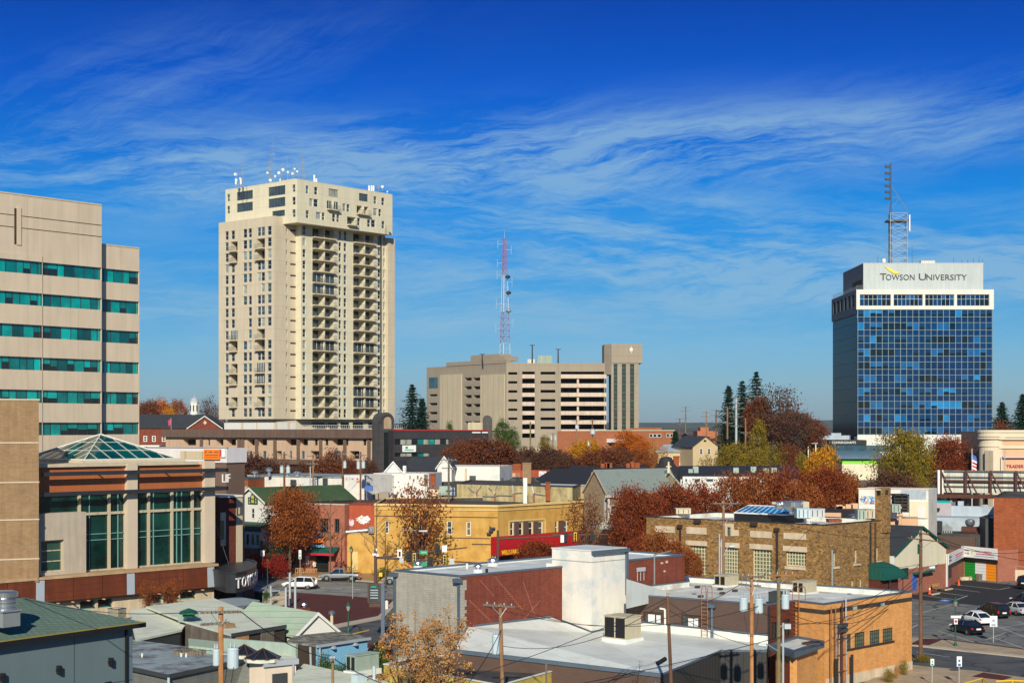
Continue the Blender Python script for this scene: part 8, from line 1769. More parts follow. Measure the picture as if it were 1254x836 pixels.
# ============================================================ vehicles
def vehicle(kind,name,label,cat,px,py,hd,paint,group,scale=1.0):
 """local x = forward; hd = heading angle (deg, 0 = +x)"""
 c=gp(px,py);r=thing(name,label,cat,(0,0,0),group);LOC[r.name]=Vector((0,0,0))
 K={'sedan':dict(L=4.6,W=1.78,st=[(-2.3,.45,.72,.80),(-2.15,.28,.92,.86),(-1.3,.22,1.0,.89),(0,.2,.93,.89),(.9,.2,.92,.89),(1.7,.22,.80,.87),(2.15,.25,.68,.8),(2.3,.4,.55,.7)],cab=[(-1.75,.97,.78),(-.95,1.40,.58),(.1,1.43,.60),(1.15,.92,.78)],wr=.33,wx=1.38),'coupe':dict(L=4.25,W=1.8,st=[(-2.12,.45,.75,.78),(-2.0,.28,.88,.85),(-1.2,.22,.95,.9),(0,.2,.94,.9),(.9,.2,.92,.9),(1.6,.22,.85,.86),(2.0,.25,.72,.78),(2.12,.4,.6,.68)],cab=[(-1.95,.9,.72),(-1.0,1.36,.56),(.1,1.48,.58),(1.1,.93,.76)],wr=.34,wx=1.28),'suv':dict(L=4.6,W=1.84,st=[(-2.3,.5,.9,.84),(-2.22,.32,1.05,.9),(-1.3,.26,1.08,.92),(0,.25,1.04,.92),(.9,.25,1.03,.92),(1.6,.27,.98,.9),(2.15,.3,.85,.84),(2.3,.45,.7,.76)],cab=[(-2.24,1.05,.82),(-1.85,1.62,.66),(.1,1.68,.68),(1.15,1.03,.8)],wr=.36,wx=1.4),'bigsuv':dict(L=5.1,W=1.98,st=[(-2.55,.5,.95,.92),(-2.5,.35,1.15,.98),(-1.3,.3,1.18,.99),(0,.3,1.16,.99),(1.0,.3,1.15,.99),(1.9,.3,1.08,.97),(2.4,.35,.95,.92),(2.55,.5,.8,.84)],cab=[(-2.5,1.15,.9),(-2.3,1.78,.76),(.3,1.84,.78),(1.25,1.14,.88)],wr=.40,wx=1.55),'pickup':dict(L=5.8,W=1.98,st=[(-2.9,.55,1.0,.92),(-2.85,.5,1.08,.96),(-.75,.45,1.1,.98),(-.7,.35,1.12,.98),(1.1,.35,1.10,.98),(2.2,.35,1.05,.96),(2.75,.4,.92,.9),(2.9,.55,.75,.8)],cab=[(-.72,1.1,.88),(-.6,1.72,.74),(.5,1.76,.76),(1.35,1.1,.86)],wr=.42,wx=1.78)}[kind]
 mb=MB();st=K['st'];rows=[]
 for x,zl,zs,hw in st:
  pts=[(hw*.9,zl),(hw,zl+.18),(hw*1.0,(zl+zs)/2+.05),(hw*.97,zs-.08),(hw*.88,zs),(0,zs+.03)];pts=pts+[(-y,z)for y,z in pts[-2::-1]];rows.append([(x,y,z)for y,z in pts])
 b=len(mb.v)
 for rw in rows:mb.v+=rw
 n=len(rows[0])
 for i in range(len(rows)-1):
  for j in range(n-1):mb.f.append([b+i*n+j,b+(i+1)*n+j,b+(i+1)*n+j+1,b+i*n+j+1]);mb.m.append(0)
  mb.f.append([b+i*n+n-1,b+(i+1)*n+n-1,b+(i+1)*n,b+i*n]);mb.m.append(0)
 mb.f.append([b+j for j in range(n)]);mb.m.append(0);mb.f.append([b+(len(rows)-1)*n+j for j in range(n)][::-1]);mb.m.append(0)
 body=mb.build('body',[paint],r,smooth=True);sm=body.modifiers.new('round','SUBSURF');sm.levels=sm.render_levels=2;mb=MB()
 cb=K['cab'];(x0,z0,h0),(x1,z1,h1),(x2,z2,h2),(x3,z3,h3)=cb;yb=h0
 roof=[(x1,-h1,z1),(x2,-h2,z2),(x2,h2,z2),(x1,h1,z1)]
 mb.hex8([(x1-.05,-h1*1.02,z1-.06),(x2+.05,-h2*1.02,z2-.06),(x2+.05,h2*1.02,z2-.06),(x1-.05,h1*1.02,z1-.06)],[(x1+.05,-h1*.9,z1+.02),(x2-.05,-h2*.9,z2+.02),(x2-.05,h2*.9,z2+.02),(x1+.05,h1*.9,z1+.02)])
 for s in(-1,1):
  mb.tube((x0,s*h0,z0),(x1,s*h1,z1-.03),.05,.05,5);mb.tube((x3,s*h3,z3),(x2,s*h2,z2-.03),.045,.045,5)
  xm=(x1+x2)/2;mb.tube((xm,s*K['W']/2*.90,(z0+z3)/2-.02),(xm,s*(h1+h2)/2,z1-.03),.045,.045,5)
 body=None
 mb.build('roof',[paint],r)
 g_=MB();yb=K['W']/2*.89
 base=[(x0+.03,-h0,z0-.02),(x3-.03,-h3,z3-.02),(x3-.03,h3,z3-.02),(x0+.03,h0,z0-.02)];top=[(x1,-h1*.98,z1-.05),(x2,-h2*.98,z2-.05),(x2,h2*.98,z2-.05),(x1,h1*.98,z1-.05)]
 mid=[(x0+.03,-yb,z0-.03),(x3-.03,-yb,z3-.03),(x3-.03,yb,z3-.03),(x0+.03,yb,z0-.03)]
 for i in range(4):j=(i+1)%4;g_.poly([mid[i],mid[j],top[j],top[i]])
 g_.build('windows',['car_glass'],r)
 for sx in(-1,1):
  for sy in(-1,1):
   wb=MB();yw=sy*(K['W']/2-.12);wb.tube((sx*K['wx'],yw-.11,K['wr']),(sx*K['wx'],yw+.11,K['wr']),K['wr'],K['wr'],20);o=wb.build('wheel',['tyre'],r)
   rb=MB();rb.tube((sx*K['wx'],yw+sy*.105,K['wr']),(sx*K['wx'],yw+sy*.125,K['wr']),K['wr']*.64,K['wr']*.55,12);rb.build('rim',['rim'],o)
   ab=MB();ab.tube((sx*K['wx'],yw-sy*.2,K['wr']+.03),(sx*K['wx'],yw+sy*.06,K['wr']+.03),K['wr']*1.16,K['wr']*1.16,20);ab.build('wheel_arch',['black_paint'],r)
 xr=st[0][0];xf=st[-1][0];zt=st[1][2];hw=st[1][3]
 for sy in(-1,1):
  tb=MB();tb.box(xr-.02,xr+.22,sy*hw-.13*(1 if sy>0 else-1)-.07,sy*hw-.13*(1 if sy>0 else-1)+.09,zt-(.24 if kind in('sedan','coupe')else .40),zt-.08);tb.build('tail_light',['lamp_red'],r)
  hb_=MB();hb_.box(xf-.28,xf-.02,sy*.66-.13,sy*.66+.13,.6,.76);hb_.build('headlight',['lamp_clear'],r)
 pb=MB();pb.box(xr-.03,xr+.05,-.26,.26,.62 if kind!='bigsuv' else .8,.78 if kind!='bigsuv' else .96);pb.build('licence_plate',['sign_white'],r)
 bb_=MB();bb_.box(xr-.04,xr+.1,-K['W']/2*.82,K['W']/2*.82,.34,.5);bb_.build('bumper',['black_paint' if kind in('suv','bigsuv')else paint if kind!='pickup' else 'rim'],r)
 mm_=MB()
 for sy in(-1,1):mm_.box(x3-.35,x3-.15,sy*(K['W']/2)-.02 if sy>0 else-K['W']/2-.14,sy*K['W']/2+.14 if sy>0 else-K['W']/2+.02,z3-.02,z3+.14)
 mm_.build('mirror',['black_paint'],r)
 if kind=='pickup':bd=MB();bd.box(-2.75,-.85,-.8,.8,1.09,1.135);bd.build('bed_liner',['black_paint'],r)
 if kind=='suv' and paint=='car_white':sp_=MB();sp_.tube((xr-.22,.05,.95),(xr+.02,.05,.95),.34,.36,18);sp_.build('spare_wheel_cover',['car_white'],r)
 r.location=(c[0],c[1],.012);r.rotation_euler=(0,0,rad(hd));r.scale=(scale,)*3
 return r
g_='cars in the parking lot'
vehicle('sedan','parked_car','black sedan nearest the pavement in the parking lot','car',1184,775,105,'car_black',g_)
vehicle('coupe','parked_car','white rounded coupe parked beside the black sedan','car',1195.5,763.5,105,'car_white',g_)
vehicle('suv','parked_car','black compact SUV between the white coupe and the silver sedan','car',1216,755,106,'car_blackred',g_)
vehicle('sedan','parked_car','silver sedan at the right edge of the parking lot','car',1243.5,751.5,106,'car_silver',g_)
vehicle('sedan','parked_car','dark car half out of frame behind the silver sedan','car',1256,741,106,'car_black',g_)
vehicle('bigsuv','parked_van','large black SUV parked by the low tan wall','car',1262,720,50,'car_black',g_)
vehicle('pickup','parked_truck','grey pickup truck parked at the kerb before the yellow shop','pickup truck',416.5,710.6,176,'car_grey','vehicles on the shop street')
vehicle('suv','white_suv','white compact SUV with a spare wheel on its back door','car',367,720.6,168,'car_white','vehicles on the shop street')
vehicle('pickup','parked_truck','dark grey truck partly hidden by the painted grey brick wall','pickup truck',494,714.8,176,'car_grey','vehicles on the shop street')
vehicle('suv','parked_car','black car between the blue wall and the grey brick wall','car',472,806,120,'car_black',g_ if 0 else 'vehicles near the blue building')
# ============================================================ poles
def pole(name,label,px,Y,y0,mat,r=.17,z0=0,arms=(),trans=(),group=None,lean=0.0,conduit=(),cat='utility pole',armmat='weathered_wood',tmat='transformer_grey'):
 c=at(px,Y);t=thing(name,label,cat,(*c,z0),group);zt=zz(y0,Y);mb=MB();mb.tube((c[0]+lean,c[1],z0-.3),(c[0],c[1],zt),r,r*.72,10);mb.build('pole',[mat],t)
 for(py,xa,xb,dy,slope)in arms:
  a=at(xa,Y);b_=at(xb,Y);z=zz(py,Y);mb=MB();A=Vector((a[0],Y-.22-dy,z+slope));B=Vector((b_[0],Y-.22+dy,z-slope));mb.tube(A,B,.085,.085,4);ar=mb.build('crossarm',[armmat],t)
  m2=MB();M_=(A+B)/2
  for s in(.12,.35,.65,.88):q=A.lerp(B,s);m2.lathe((q.x,q.y,q.z+.06),[(.02,0),(.045,.04),(.045,.1),(.02,.16)],6)
  m2.build('insulator',['panel_grey'],ar)
  if(B-A).length>1.6 and r>.12:
   m3=MB()
   for s in(.25,.75):q=A.lerp(B,s);m3.tube(q,(c[0],Y-.18,q.z-.7),.025,.025,4)
   m3.build('brace',['metal_grey'],ar)
 for(x0,x1,ya,yb_)in trans:
  a=at(x0,Y-.45);b_=at(x1,Y-.45);rr_=(b_[0]-a[0])/2;z1,z2=zz(yb_,Y),zz(ya,Y);mb=MB();cx_=(a[0]+b_[0])/2
  cy_=Y-.1;mb.lathe((cx_,cy_,z1),[(rr_*.9,0),(rr_,.05),(rr_,(z2-z1)*.88),(rr_*1.05,(z2-z1)*.9),(rr_*.8,z2-z1)],16);o=mb.build('transformer',[tmat],t)
  m2=MB();
  for k in(-.4,.3):m2.lathe((cx_+k*rr_,cy_,z2-.02),[(.04,0),(.07,.08),(.05,.2),(.03,.3)],6)
  m2.tube((cx_,cy_+rr_*.2,(z1+z2)/2+.2),(c[0],c[1],(z1+z2)/2+.2),.04,.04,4);m2.build('bushing',['panel_grey'],o)
 for(dx,ya,m_)in conduit:
  mb=MB();q=at(px+dx,Y-.1);mb.tube((q[0],q[1],z0),(q[0],q[1],zz(ya,Y)),.075,.075,6);mb.build('conduit',[m_],t)
 return t,Vector((c[0],c[1],zt))
PL_={}
PL_['a']=pole('utility_pole','greenish wooden utility pole with a street lamp in front of the dark red brick',953.5,112,697,'wood_pole_green',.17,arms=((703.5,938,975,.3,0),),trans=((958,967.5,727,745),),conduit=((5.5,762,'pole_grey'),),armmat='rusty')
PL_['b']=pole('utility_pole','orange brown utility pole with two pale transformers before the purple brown wall',920.5,112,703,'wood_pole_orange',.165,arms=((705.5,905,936,.2,0),(715.5,903,932,.5,.12)),trans=((906.5,916.5,731,748),(925,935.5,732,750)))
PL_['c']=pole('utility_pole','dark brown leaning utility pole on the white sloping roof',817.5,110,729.5,'wood_pole_dark',.15,lean=.42,conduit=())
PL_['d']=pole('utility_pole','wooden utility pole with one pale transformer in front of the low black roof',612.5,106,738.5,'wood_pole',.165,lean=.28,arms=((741,592,631,.35,.12),),trans=((602.5,612,776,800),))
PL_['e']=pole('utility_pole','nearest utility pole at the lower left with two crossarms and transformers',270.5,82,742.5,'wood_pole_orange',.17,arms=((748.5,246.5,296,.15,0),(762.5,247.5,281,.2,-.03)),trans=((259,267.5,794,814),(276.5,291,792,817.5)))
PL_['f']=pole('utility_pole','tall brown utility pole rising in front of the cream gable beside the street',1127.5,147,648,'wood_pole_dark',.2,arms=((653,1124,1137,0,.1),(660.5,1109,1154,.5,.22)),armmat='wood_pole_dark')
PL_['g']=pole('utility_pole','grey utility pole with twin conduits in front of the stone building',886,168,612.5,'wood_pole',.2,z0=0,arms=((616,872,907,.2,0),(635.5,871,898,.3,-.05)),conduit=((-5,653,'pole_grey'),(-2.5,660,'pole_grey')))
PL_['h']=pole('utility_pole','short tan utility pole with a grey meter head at the bottom edge',407.5,88,804,'wood_pole',.1,arms=((807,404,411,0,0),))
PL_['i']=pole('utility_pole','small grey post standing by the yellow building corner at the bottom',669,100,811,'weathered_wood',.09)
gb='distant utility poles'
for px,Y,y0,z0,r,arms,trans,lb,m in((348.2,240,553,2,.2,((556,342,352,.1,0),),((342.3,347,571,579),(350,355,571,579)),'dark pole with two pale transformers in front of the long white shed','wood_pole_dark'),(380,262,571,4,.13,(),(),'thin grey pole left of the twin pole by the white shed','pole_grey'),(383.5,262,556,4,.18,((558,376,391,0,0),(568,375,390,0,0)),(),'pale twin arm pole above the white shed roof','wood_pole'),(419.5,262,552,4,.16,((556,414,425,0,0),),((420,424,565,573),),'dark pole with one pale transformer beside the salmon podium','wood_pole_dark'),(441.5,250,553,4,.17,((557,436,449,0,0),),((436.5,440.5,565,574),(442.5,447,565,573)),'brown pole with one dark and one pale transformer left of the white house','wood_pole_dark'),(549.5,248,560,4,.2,((563,540,560,.1,0),(573,541,558,0,0)),(),'grey pole with two crossarms over the black tar roof','weathered_wood'),(839.6,520,498,14,.25,((498.5,834,845,0,0),(503,833,846,0,0),(512,835,845,0,0)),(),'green tinged pole with three arms on the horizon','wood_pole_green'),(832.5,450,512,14,.25,((513,826,838,0,0),(517,827,838,0,0)),(),'dark leftmost pole of the horizon row','wood_pole_dark'),(865,500,503.5,14,.25,((505,859,870,0,0),(510,857,872,0,0),(517,857,873,0,0)),(),'pale pole with three arms left of the conifers','wood_pole'),(877,480,501.5,14,.28,((502.5,871,882,0,0),(508,870,884,0,0),(515,871,883,0,0)),(),'dark pole directly left of the conifers','wood_pole_dark'),(890.8,400,498.5,13,.26,((505.5,883,899,0,0),(518,884,898,0,0)),(),'pale pole in front of the left conifer','wood_pole'),(901.6,380,487,13,.32,((487.5,896,907,0,0),(493.5,892,911,0,0),(500,891,911,0,0),(510,892,911,0,0),(521.5,894,909,0,0)),(),'tall pale pole with five crossarms in front of the conifers','pole_grey'),(913,385,511.5,13,.24,((529.5,906,919,0,0),),(),'brown pole right of the tall five arm pole','wood_pole'),(930.6,345,533,10,.2,((533.5,918,932,0,0),(537,918,932,0,0),(542,919,931,0,0)),(),'pale pole with stacked arms among yellow green trees','wood_pole'),(649.5,420,516,13,.22,((519,645,654,0,0),),(),'green grey pole before the garage decks','wood_pole_green'),(706,400,513,13,.22,((515,700,711,0,0),),((704.5,708.5,520,525),),'pale pole with a transformer in front of the garage','wood_pole'),(725.5,400,513,13,.24,((516,722,729,0,0),),((723,729,525.5,531.5),),'brown pole with a blue grey transformer beside the stair tower','wood_pole_dark'),(722.8,330,541,11,.16,(),((719.5,722,541,545.5),),'pole with a small pale box in front of the yellow tree','wood_pole'),(627,410,524,13,.2,((524.5,620,633,0,0),),(),'pale T shaped pole right of the dark office','wood_pole'),(677,410,530,13,.2,((530.5,670,684,0,0),),((674,676.5,534,539),(679,681.5,534,539)),'pale pole with two small transformers below the garage','wood_pole'),(1016,300,575,5,.0,(),(),'','')):
 if lb:pole('utility_pole',lb,px,Y,y0,m,r,z0,arms,trans,gb)
def cable(a,b,sag,label,r=.025,group='overhead cables',mat='black_paint'):
 a=Vector(a);b=Vector(b);n=12;pts=[]
 for i in range(n+1):t=i/n;p=a.lerp(b,t);p.z-=sag*4*t*(1-t);pts.append(p)
 mb=MB()
 for p,q in zip(pts[:-1],pts[1:]):mb.tube(p,q,r,r,4,0,False)
 single('overhead_cable',mb,mat,label,'cable',group)
def q3(px,py,Y):return(*at(px,Y),zz(py,Y))
for(a,b,s,lb)in((q3(592,741,106),q3(950,735,112),1.6,'upper cable from the transformer pole across the white tower'),(q3(630,743,106),q3(905,716,112),2.0,'second cable crossing the white tower to the twin transformer pole'),(q3(612,790,106),q3(817,735,110),1.3,'sagging black cable from the wooden pole over the tan roof unit'),(q3(490,850,100),q3(817,732,110),.6,'long rising black cable over the low black roof'),(q3(614,770,106),q3(560,850,90),.4,'short dropping cable left of the transformer pole'),(q3(817,745,110),q3(920,790,112),.3,'short cable between the leaning pole and the orange pole'),(q3(817,735,110),q3(953,772,112),1.0,'cable from the leaning pole along the brown wall'),(q3(640,850,92),q3(960,778,112),.2,'pale lowest cable across the dark corrugated wall'),(q3(953.5,745,112),q3(1122,716,147),2.2,'lower cable climbing from the greenish pole over the orange wall'),(q3(953.5,765,112),q3(1150,690,150),1.5,'thick pale cable rising across the orange brick wall'),(q3(920,745,112),q3(1127,700,147),2.6,'middle cable across the orange brick wall'),(q3(1028,745,127),q3(1127,690,147),.6,'cable from the conduit rack to the tall brown pole'),(q3(1154,664,147),q3(1290,668,130),.8,'right hand cable from the tall brown pole arm'),(q3(1137,653,147),q3(1290,690,130),.5,'second right hand cable from the tall brown pole'),(q3(1109,657,147),q3(907,618,168),1.2,'cable from the tall brown pole towards the stone building pole'),(q3(1128,690,147),q3(1050,688,196),.5,'cable drooping onto the stone building side wall'),(q3(907,616,168),q3(1000,640,190),.3,'cable from the twin conduit pole to the stone corner'),(q3(247,748,82),q3(-60,700,100),1.0,'left cable from the nearest pole out of frame'),(q3(296,749,82),q3(405,806,88),.4,'cable from the nearest pole to the small meter pole'),(q3(409,806,88),q3(520,850,80),.3,'cable running right from the small meter pole'),(q3(348,556,240),q3(441,557,250),1.2,'far cable between the transformer poles over the white shed'),(q3(272,600,240),q3(348,558,240),1.0,'far cable dropping left over the small brick building'),(q3(441.5,557,250),q3(549,563,248),2.0,'far cable over the shuttered house')):
 cable(a,b,s,lb)
for i,dx in enumerate((-2.2,3.0)):
 cable(q3(911+i*18,748,111.5),q3(918+i*5,778,111.6),.5,('looping drop wire below the left transformer of the orange pole','looping drop wire below the right transformer of the orange pole')[i],.02,'drop wires')
for px,lb in((278,'left hanging wire below the large near transformer'),(286,'right hanging wire below the large near transformer')):
 cable(q3(px,816,81.6),q3(px-5,846,82),.1,lb,.02,'hanging wires')
mb=MB();a=q3(953.5,797,112);b_=q3(938,790,110);mb.tube(a,(b_[0],b_[1],b_[2]+.15),.035,.035,5);mb.tube(b_,(b_[0]-.65,b_[1],b_[2]+.08),.12,.09,8);single('street_lamp',mb,'transformer_grey','cobra head street lamp reaching left from the greenish pole','street lamp')
mb=MB();a=q3(886,690,168);mb.path([(a[0],a[1]-.2,zz(680,168)),q3(890,671,167.5),q3(893,669,167.3)],.04,5);b_=q3(893,669,167);mb.tube(b_,(b_[0]+.55,b_[1],b_[2]+.02),.12,.16,8);single('street_lamp',mb,'transformer_grey','street lamp arm reaching right from the twin conduit pole','street lamp')
mb=MB();a=q3(1130,700,147);b_=q3(1138,695,146);mb.tube(a,b_,.04,.04,5);mb.tube(b_,(b_[0]+.5,b_[1],b_[2]+.05),.12,.17,8);single('street_lamp',mb,'transformer_grey','pale street lamp head beside the tall brown pole','street lamp')
mb=MB();a=q3(961,766,112);mb.box(a[0]-.1,a[0]+.35,a[1]-.5,a[1]-.1,a[2]-.15,a[2]+.2);mb.tube((a[0]-.4,a[1],a[2]),(a[0],a[1]-.3,a[2]),.04,.04,5);single('flood_light',mb,'pole_grey','grey flood light box fixed to the greenish pole','flood light')
mb=MB();a=q3(815,806,109.5);b_=q3(805,812,109);mb.tube(a,b_,.16,.16,8);single('cable_splice',mb,'black_paint','black cable splice sleeve left of the leaning pole','cable splice')
def lamp(px,ybase,ytop,label,group='green street lamps'):
 c=gp(px,ybase);Y=c[1];zt=zz(ytop,Y);t=thing('street_lamp',label,'street lamp',(*c,0),group);mb=MB();mb.lathe((*c,0),[(.2,0),(.2,.25),(.12,.4),(.07,.6),(.055,zt-.95),(.1,zt-.9)],10);mb.build('post',['street_green'],t)
 mb=MB();mb.lathe((*c,zt-.9),[(.12,0),(.22,.4),(.22,.5)],8);mb.build('lamp_glass',['win_light'],t);mb=MB();mb.lathe((*c,zt-.4),[(.27,0),(.2,.15),(.07,.3),(.03,.45)],8);mb.build('cap',['street_green'],t);return t
lamp(426.5,774,737,'green street lamp on the red brick plaza edge');lamp(430,702,668,'green street lamp in front of the small yellow shop');lamp(575.3,700,671,'green street lamp in front of the yellow bank wall');lamp(320.5,702,661,'green street lamp behind the marquee by the white house');
lp=lamp(1170,791.5,731,'green lamp post with a red and white sign by the parking lot')
c_=gp(1170,791.5);mb=MB();mb.box(c_[0]-.18,c_[0]+.18,c_[1]-.16,c_[1]-.13,zz(763.5,c_[1]),zz(757,c_[1]));mb.build('sign_plate',['sign_white'],lp,label='small white no parking plate with red marks');mb=MB();mb.box(c_[0]-.12,c_[0]+.12,c_[1]-.18,c_[1]-.165,zz(761.5,c_[1]),zz(758.5,c_[1]));mb.build('sign_mark',['letter_crimson'],lp)
mb=MB();mb.box(c_[0]-.5,c_[0]+.5,c_[1]-.2,c_[1]-.15,zz(756,c_[1]),zz(753,c_[1]));mb.build('arrow_sign',['sign_white'],lp)
def sign(px,ybase,ytop,w_,h_,mat,label,mark=None,post='pole_grey',group=None,ang=0):
 c=gp(px,ybase,.12);Y=c[1];zt=zz(ytop,Y);t=thing('street_sign',label,'sign',(*c,0),group);mb=MB();mb.tube((*c,0),(*c,zt),.035,.035,6);mb.build('post',[post],t);mb=MB();U_=(math.cos(rad(ang)),math.sin(rad(ang)));V_=(-U_[1],U_[0]);mb.obox(c,U_,V_,(-w_/2,w_/2),(-.08,-.05),(zt-h_,zt));mb.build('sign_plate',[mat],t)
 if mark:mb=MB();mb.obox(c,U_,V_,(-w_*.3,w_*.3),(-.095,-.085),(zt-h_*.95,zt-h_*.7));mb.obox(c,U_,V_,(-w_*.2,w_*.2),(-.095,-.085),(zt-h_*.55,zt-h_*.3));mb.build('sign_mark',[mark],t)
 return t
sign(1141.5,838,806,.3,.55,'sign_white','narrow pale green sign on a thin post at the bottom right','sign_green');sign(1174.5,838,803,.42,.85,'sign_white','pale sign with blue symbols on a post at the bottom right','letter_blue')
sign(1216.5,784.5,753.5,.75,1.1,'sign_white','white parking lot notice board on a post behind the black sedan','panel_grey')
sign(321.5,709,673.5,.6,.85,'sign_white','white square sign beside the green lamp near the white house','panel_grey');sign(367.5,706,673,.38,1.3,'sign_white','tall white and green street sign under the rust tree','sign_green')
mb=MB();c_=gp(327.6,722);mb.tube((*c_,0),(*c_,zz(687,c_[1])),.07,.05,6);mb.lathe((*c_,zz(687,c_[1])),[(.12,0),(.14,.15),(.03,.35)],8);single('green_post',mb,'street_green','slim green post right of the marquee','post')
mb=MB();c_=gp(431.8,733.5);mb.tube((*c_,0),(*c_,zz(697,c_[1])),.04,.04,6);single('thin_post',mb,'pole_grey','thin pale post at the plaza edge in front of the pickup','post')
for px,yb_,yt in((350,746,719),(355,742,701),(361.5,749,707)):
 mb=MB();c_=gp(px,yb_);mb.lathe((*c_,0),[(.15,0),(.15,zz(yt,c_[1])),(.05,zz(yt,c_[1])+.05)],10);single('silver_column',mb,'pole_grey',{350:'shortest of the three silver columns on the plaza',355:'back and highest of the three silver columns on the plaza',361.5:'right front silver column on the plaza'}[px],'column','silver columns on the plaza')
mb=MB()
for k in range(4):q=[gp(x,y,0)for x,y in((322+k,744-k*3),(349,741-k*3),(349,739-k*3),(324+k,741.5-k*3))];mb.prism(q,0,.2+.18*k)
single('steps',mb,'limestone','short flight of tan concrete steps behind the silver columns','steps')
mb=MB();A_r=[gp(x,y,0)for x,y in((322,744),(333,741),(349,738),(357,740))]
for z_ in(.55,1.05):mb.path([(p[0],p[1],z_+(.5 if i>1 else 0))for i,p in enumerate(A_r)],.035,5)
for p in A_r:mb.tube((*p,0),(*p,1.5),.035,.035,5)
single('step_railing',mb,'pole_grey','grey pipe railing on the plaza steps','railing')
mb=MB();c_=gp(331,744);mb.tube((*gp(331.5,743),0),(*gp(331.5,743),2.6),.13,.13,8);single('silver_post',mb,'pole_grey','single silver post beside the plaza steps','post')
pl=thing('planter','square stone planter with greenery beside the marquee entrance','planter',(*gp(326,735),0));c_=gp(326,735);mb=MB();mb.obox(c_,Rd(40),Ld(40),(-1.2,1.2),(-.9,.9),(0,1.15));mb.build('box',['charcoal'],pl);mb=MB();mb.obox(c_,Rd(40),Ld(40),(-1.35,1.35),(-1.05,1.05),(1.15,1.3));mb.build('cap',['panel_grey'],pl)
mbd=thing('message_board','brown framed message board on a grey post at the plaza corner','sign board',(*gp(468,793),0));c_=gp(468.5,785);Yb_=c_[1];mb=MB();mb.box(at(466.5,Yb_)[0],at(471,Yb_)[0],Yb_,Yb_+.4,0,zz(714,Yb_));mb.build('post',['coping_grey'],mbd)
mb=MB();mb.box(at(450,Yb_)[0],at(466.3,Yb_)[0],Yb_,Yb_+.4,zz(737.5,Yb_),zz(714,Yb_));mb.box(at(452,Yb_)[0],at(466,Yb_)[0],Yb_+.05,Yb_+.3,zz(743,Yb_),zz(738,Yb_));mb.build('frame',['painted_brown_brick'],mbd);mb=MB();mb.box(at(452,Yb_)[0],at(464.5,Yb_)[0],Yb_-.04,Yb_-.005,zz(735.5,Yb_),zz(716,Yb_));o=mb.build('screen',['win_mid'],mbd)
mb=MB()
for py in(721.5,724.5,727.5,731):mb.box(at(453.5,Yb_)[0],at(463,Yb_)[0],Yb_-.06,Yb_-.045,zz(py+1.3,Yb_),zz(py,Yb_))
mb.box(at(454,Yb_)[0],at(461,Yb_)[0],Yb_-.06,Yb_-.045,zz(719,Yb_),zz(717,Yb_),1);mb.build('text_lines',['panel_grey','sign_green'],o)
mb=MB();c_=gp(473.5,746);mb.lathe((*c_,0),[(.2,0),(.2,1.0),(.1,1.1)],8);single('bollard',mb,'white_trim','short white bollard beside the message board','bollard')
mb=MB();c_=gp(472.5,800);mb.tube((*c_,0),(*c_,.9),.1,.1,8);single('bollard',mb,'sign_yellow','short yellow bollard next to the black car','bollard')
YT=205
def sigpole(px,y0,arms,label):
 c=at(px,YT);t=thing('traffic_signal',label,'traffic signal',(*c,0));mb=MB();mb.tube((*c,0),(*c,zz(y0,YT)),.2,.15,8);mb.build('pole',['painted_brown_brick'],t)
 for(xa,ya,xb,yb_)in arms:mb=MB();a=at(xa,YT);b_=at(xb,YT);mb.tube((*a,zz(ya,YT)),(*b_,zz(yb_,YT)),.15,.08,8);mb.build('mast_arm',['painted_brown_brick'],t)
 return t
s1=sigpole(459.5,672,((459.5,682.3,590,689),(459.5,683,572,670)),'brown signal pole with long mast arms, green street signs and signals before the yellow wall')
def sig(t,px,py,mats=('black_paint','sign_yellow'),facing=0,h=1.15):
 c=at(px,YT-.3);z=zz(py,YT);mb=MB();mb.box(c[0]-.2,c[0]+.2,c[1]-.2,c[1]+.15,z-h/2,z+h/2,0 if facing==0 else 1);mb.box(c[0]-.34,c[0]+.34,c[1]+.16,c[1]+.19,z-h/2-.12,z+h/2+.12,0)
 for k in(-1,0,1):mb.tube((c[0],c[1]-.38,z+k*.36),(c[0],c[1]-.2,z+k*.36),.15,.13,8,0)
 mb.build('signal_head',list(mats),t)
for px,py,f in((507.5,682,1),(500.5,681,0),(535.5,673,0),(544.8,684,1),(526.5,688,0)):sig(s1,px,py,facing=f)
for x0,x1,y0,y1,m_,nm in((514,524,673.3,678,'sign_green','street_name_sign'),(507,523,687.5,692.7,'sign_green','street_name_sign'),(487,492.6,672,682,'sign_white','turn_sign'),(541.5,547.5,667,675,'sign_white','lane_sign'),(550.5,556.5,683,691,'pole_grey','sign_back'),(489.5,494.5,682.5,688,'pole_grey','sign_back')):
 mb=MB();mb.box(at(x0,YT)[0],at(x1,YT)[0],YT-.5,YT-.46,zz(y1,YT),zz(y0,YT));o=mb.build(nm,[m_],s1)
 if nm=='street_name_sign' and y0<680:m2=MB();a=at(x0,YT)[0];b_=at(x1,YT)[0];m2.text('York Rd',((a+b_)/2,YT-.53,zz(y1-1.4,YT)),(1,0),.22,.02,(b_-a)*.62);m2.build('lettering',['sign_white'],o)
mb=MB();mb.box(at(488.5,YT)[0],at(491,YT)[0],YT-.54,YT-.51,zz(680.5,YT),zz(674.5,YT));mb.build('arrow_mark',['black_paint'],s1)
c_=at(459.5,YT);mb=MB();mb.box(c_[0]-.35,c_[0]+.2,c_[1]-.4,c_[1]-.1,zz(679.5,YT),zz(677,YT));mb.box(c_[0]+.1,c_[0]+.5,c_[1]-.4,c_[1]-.1,zz(680.5,YT),zz(678,YT));mb.lathe((c_[0]+.15,c_[1],zz(674.5,YT)),[(.1,0),(.16,.15),(.1,.35)],8);mb.build('camera_unit',['sign_white'],s1)
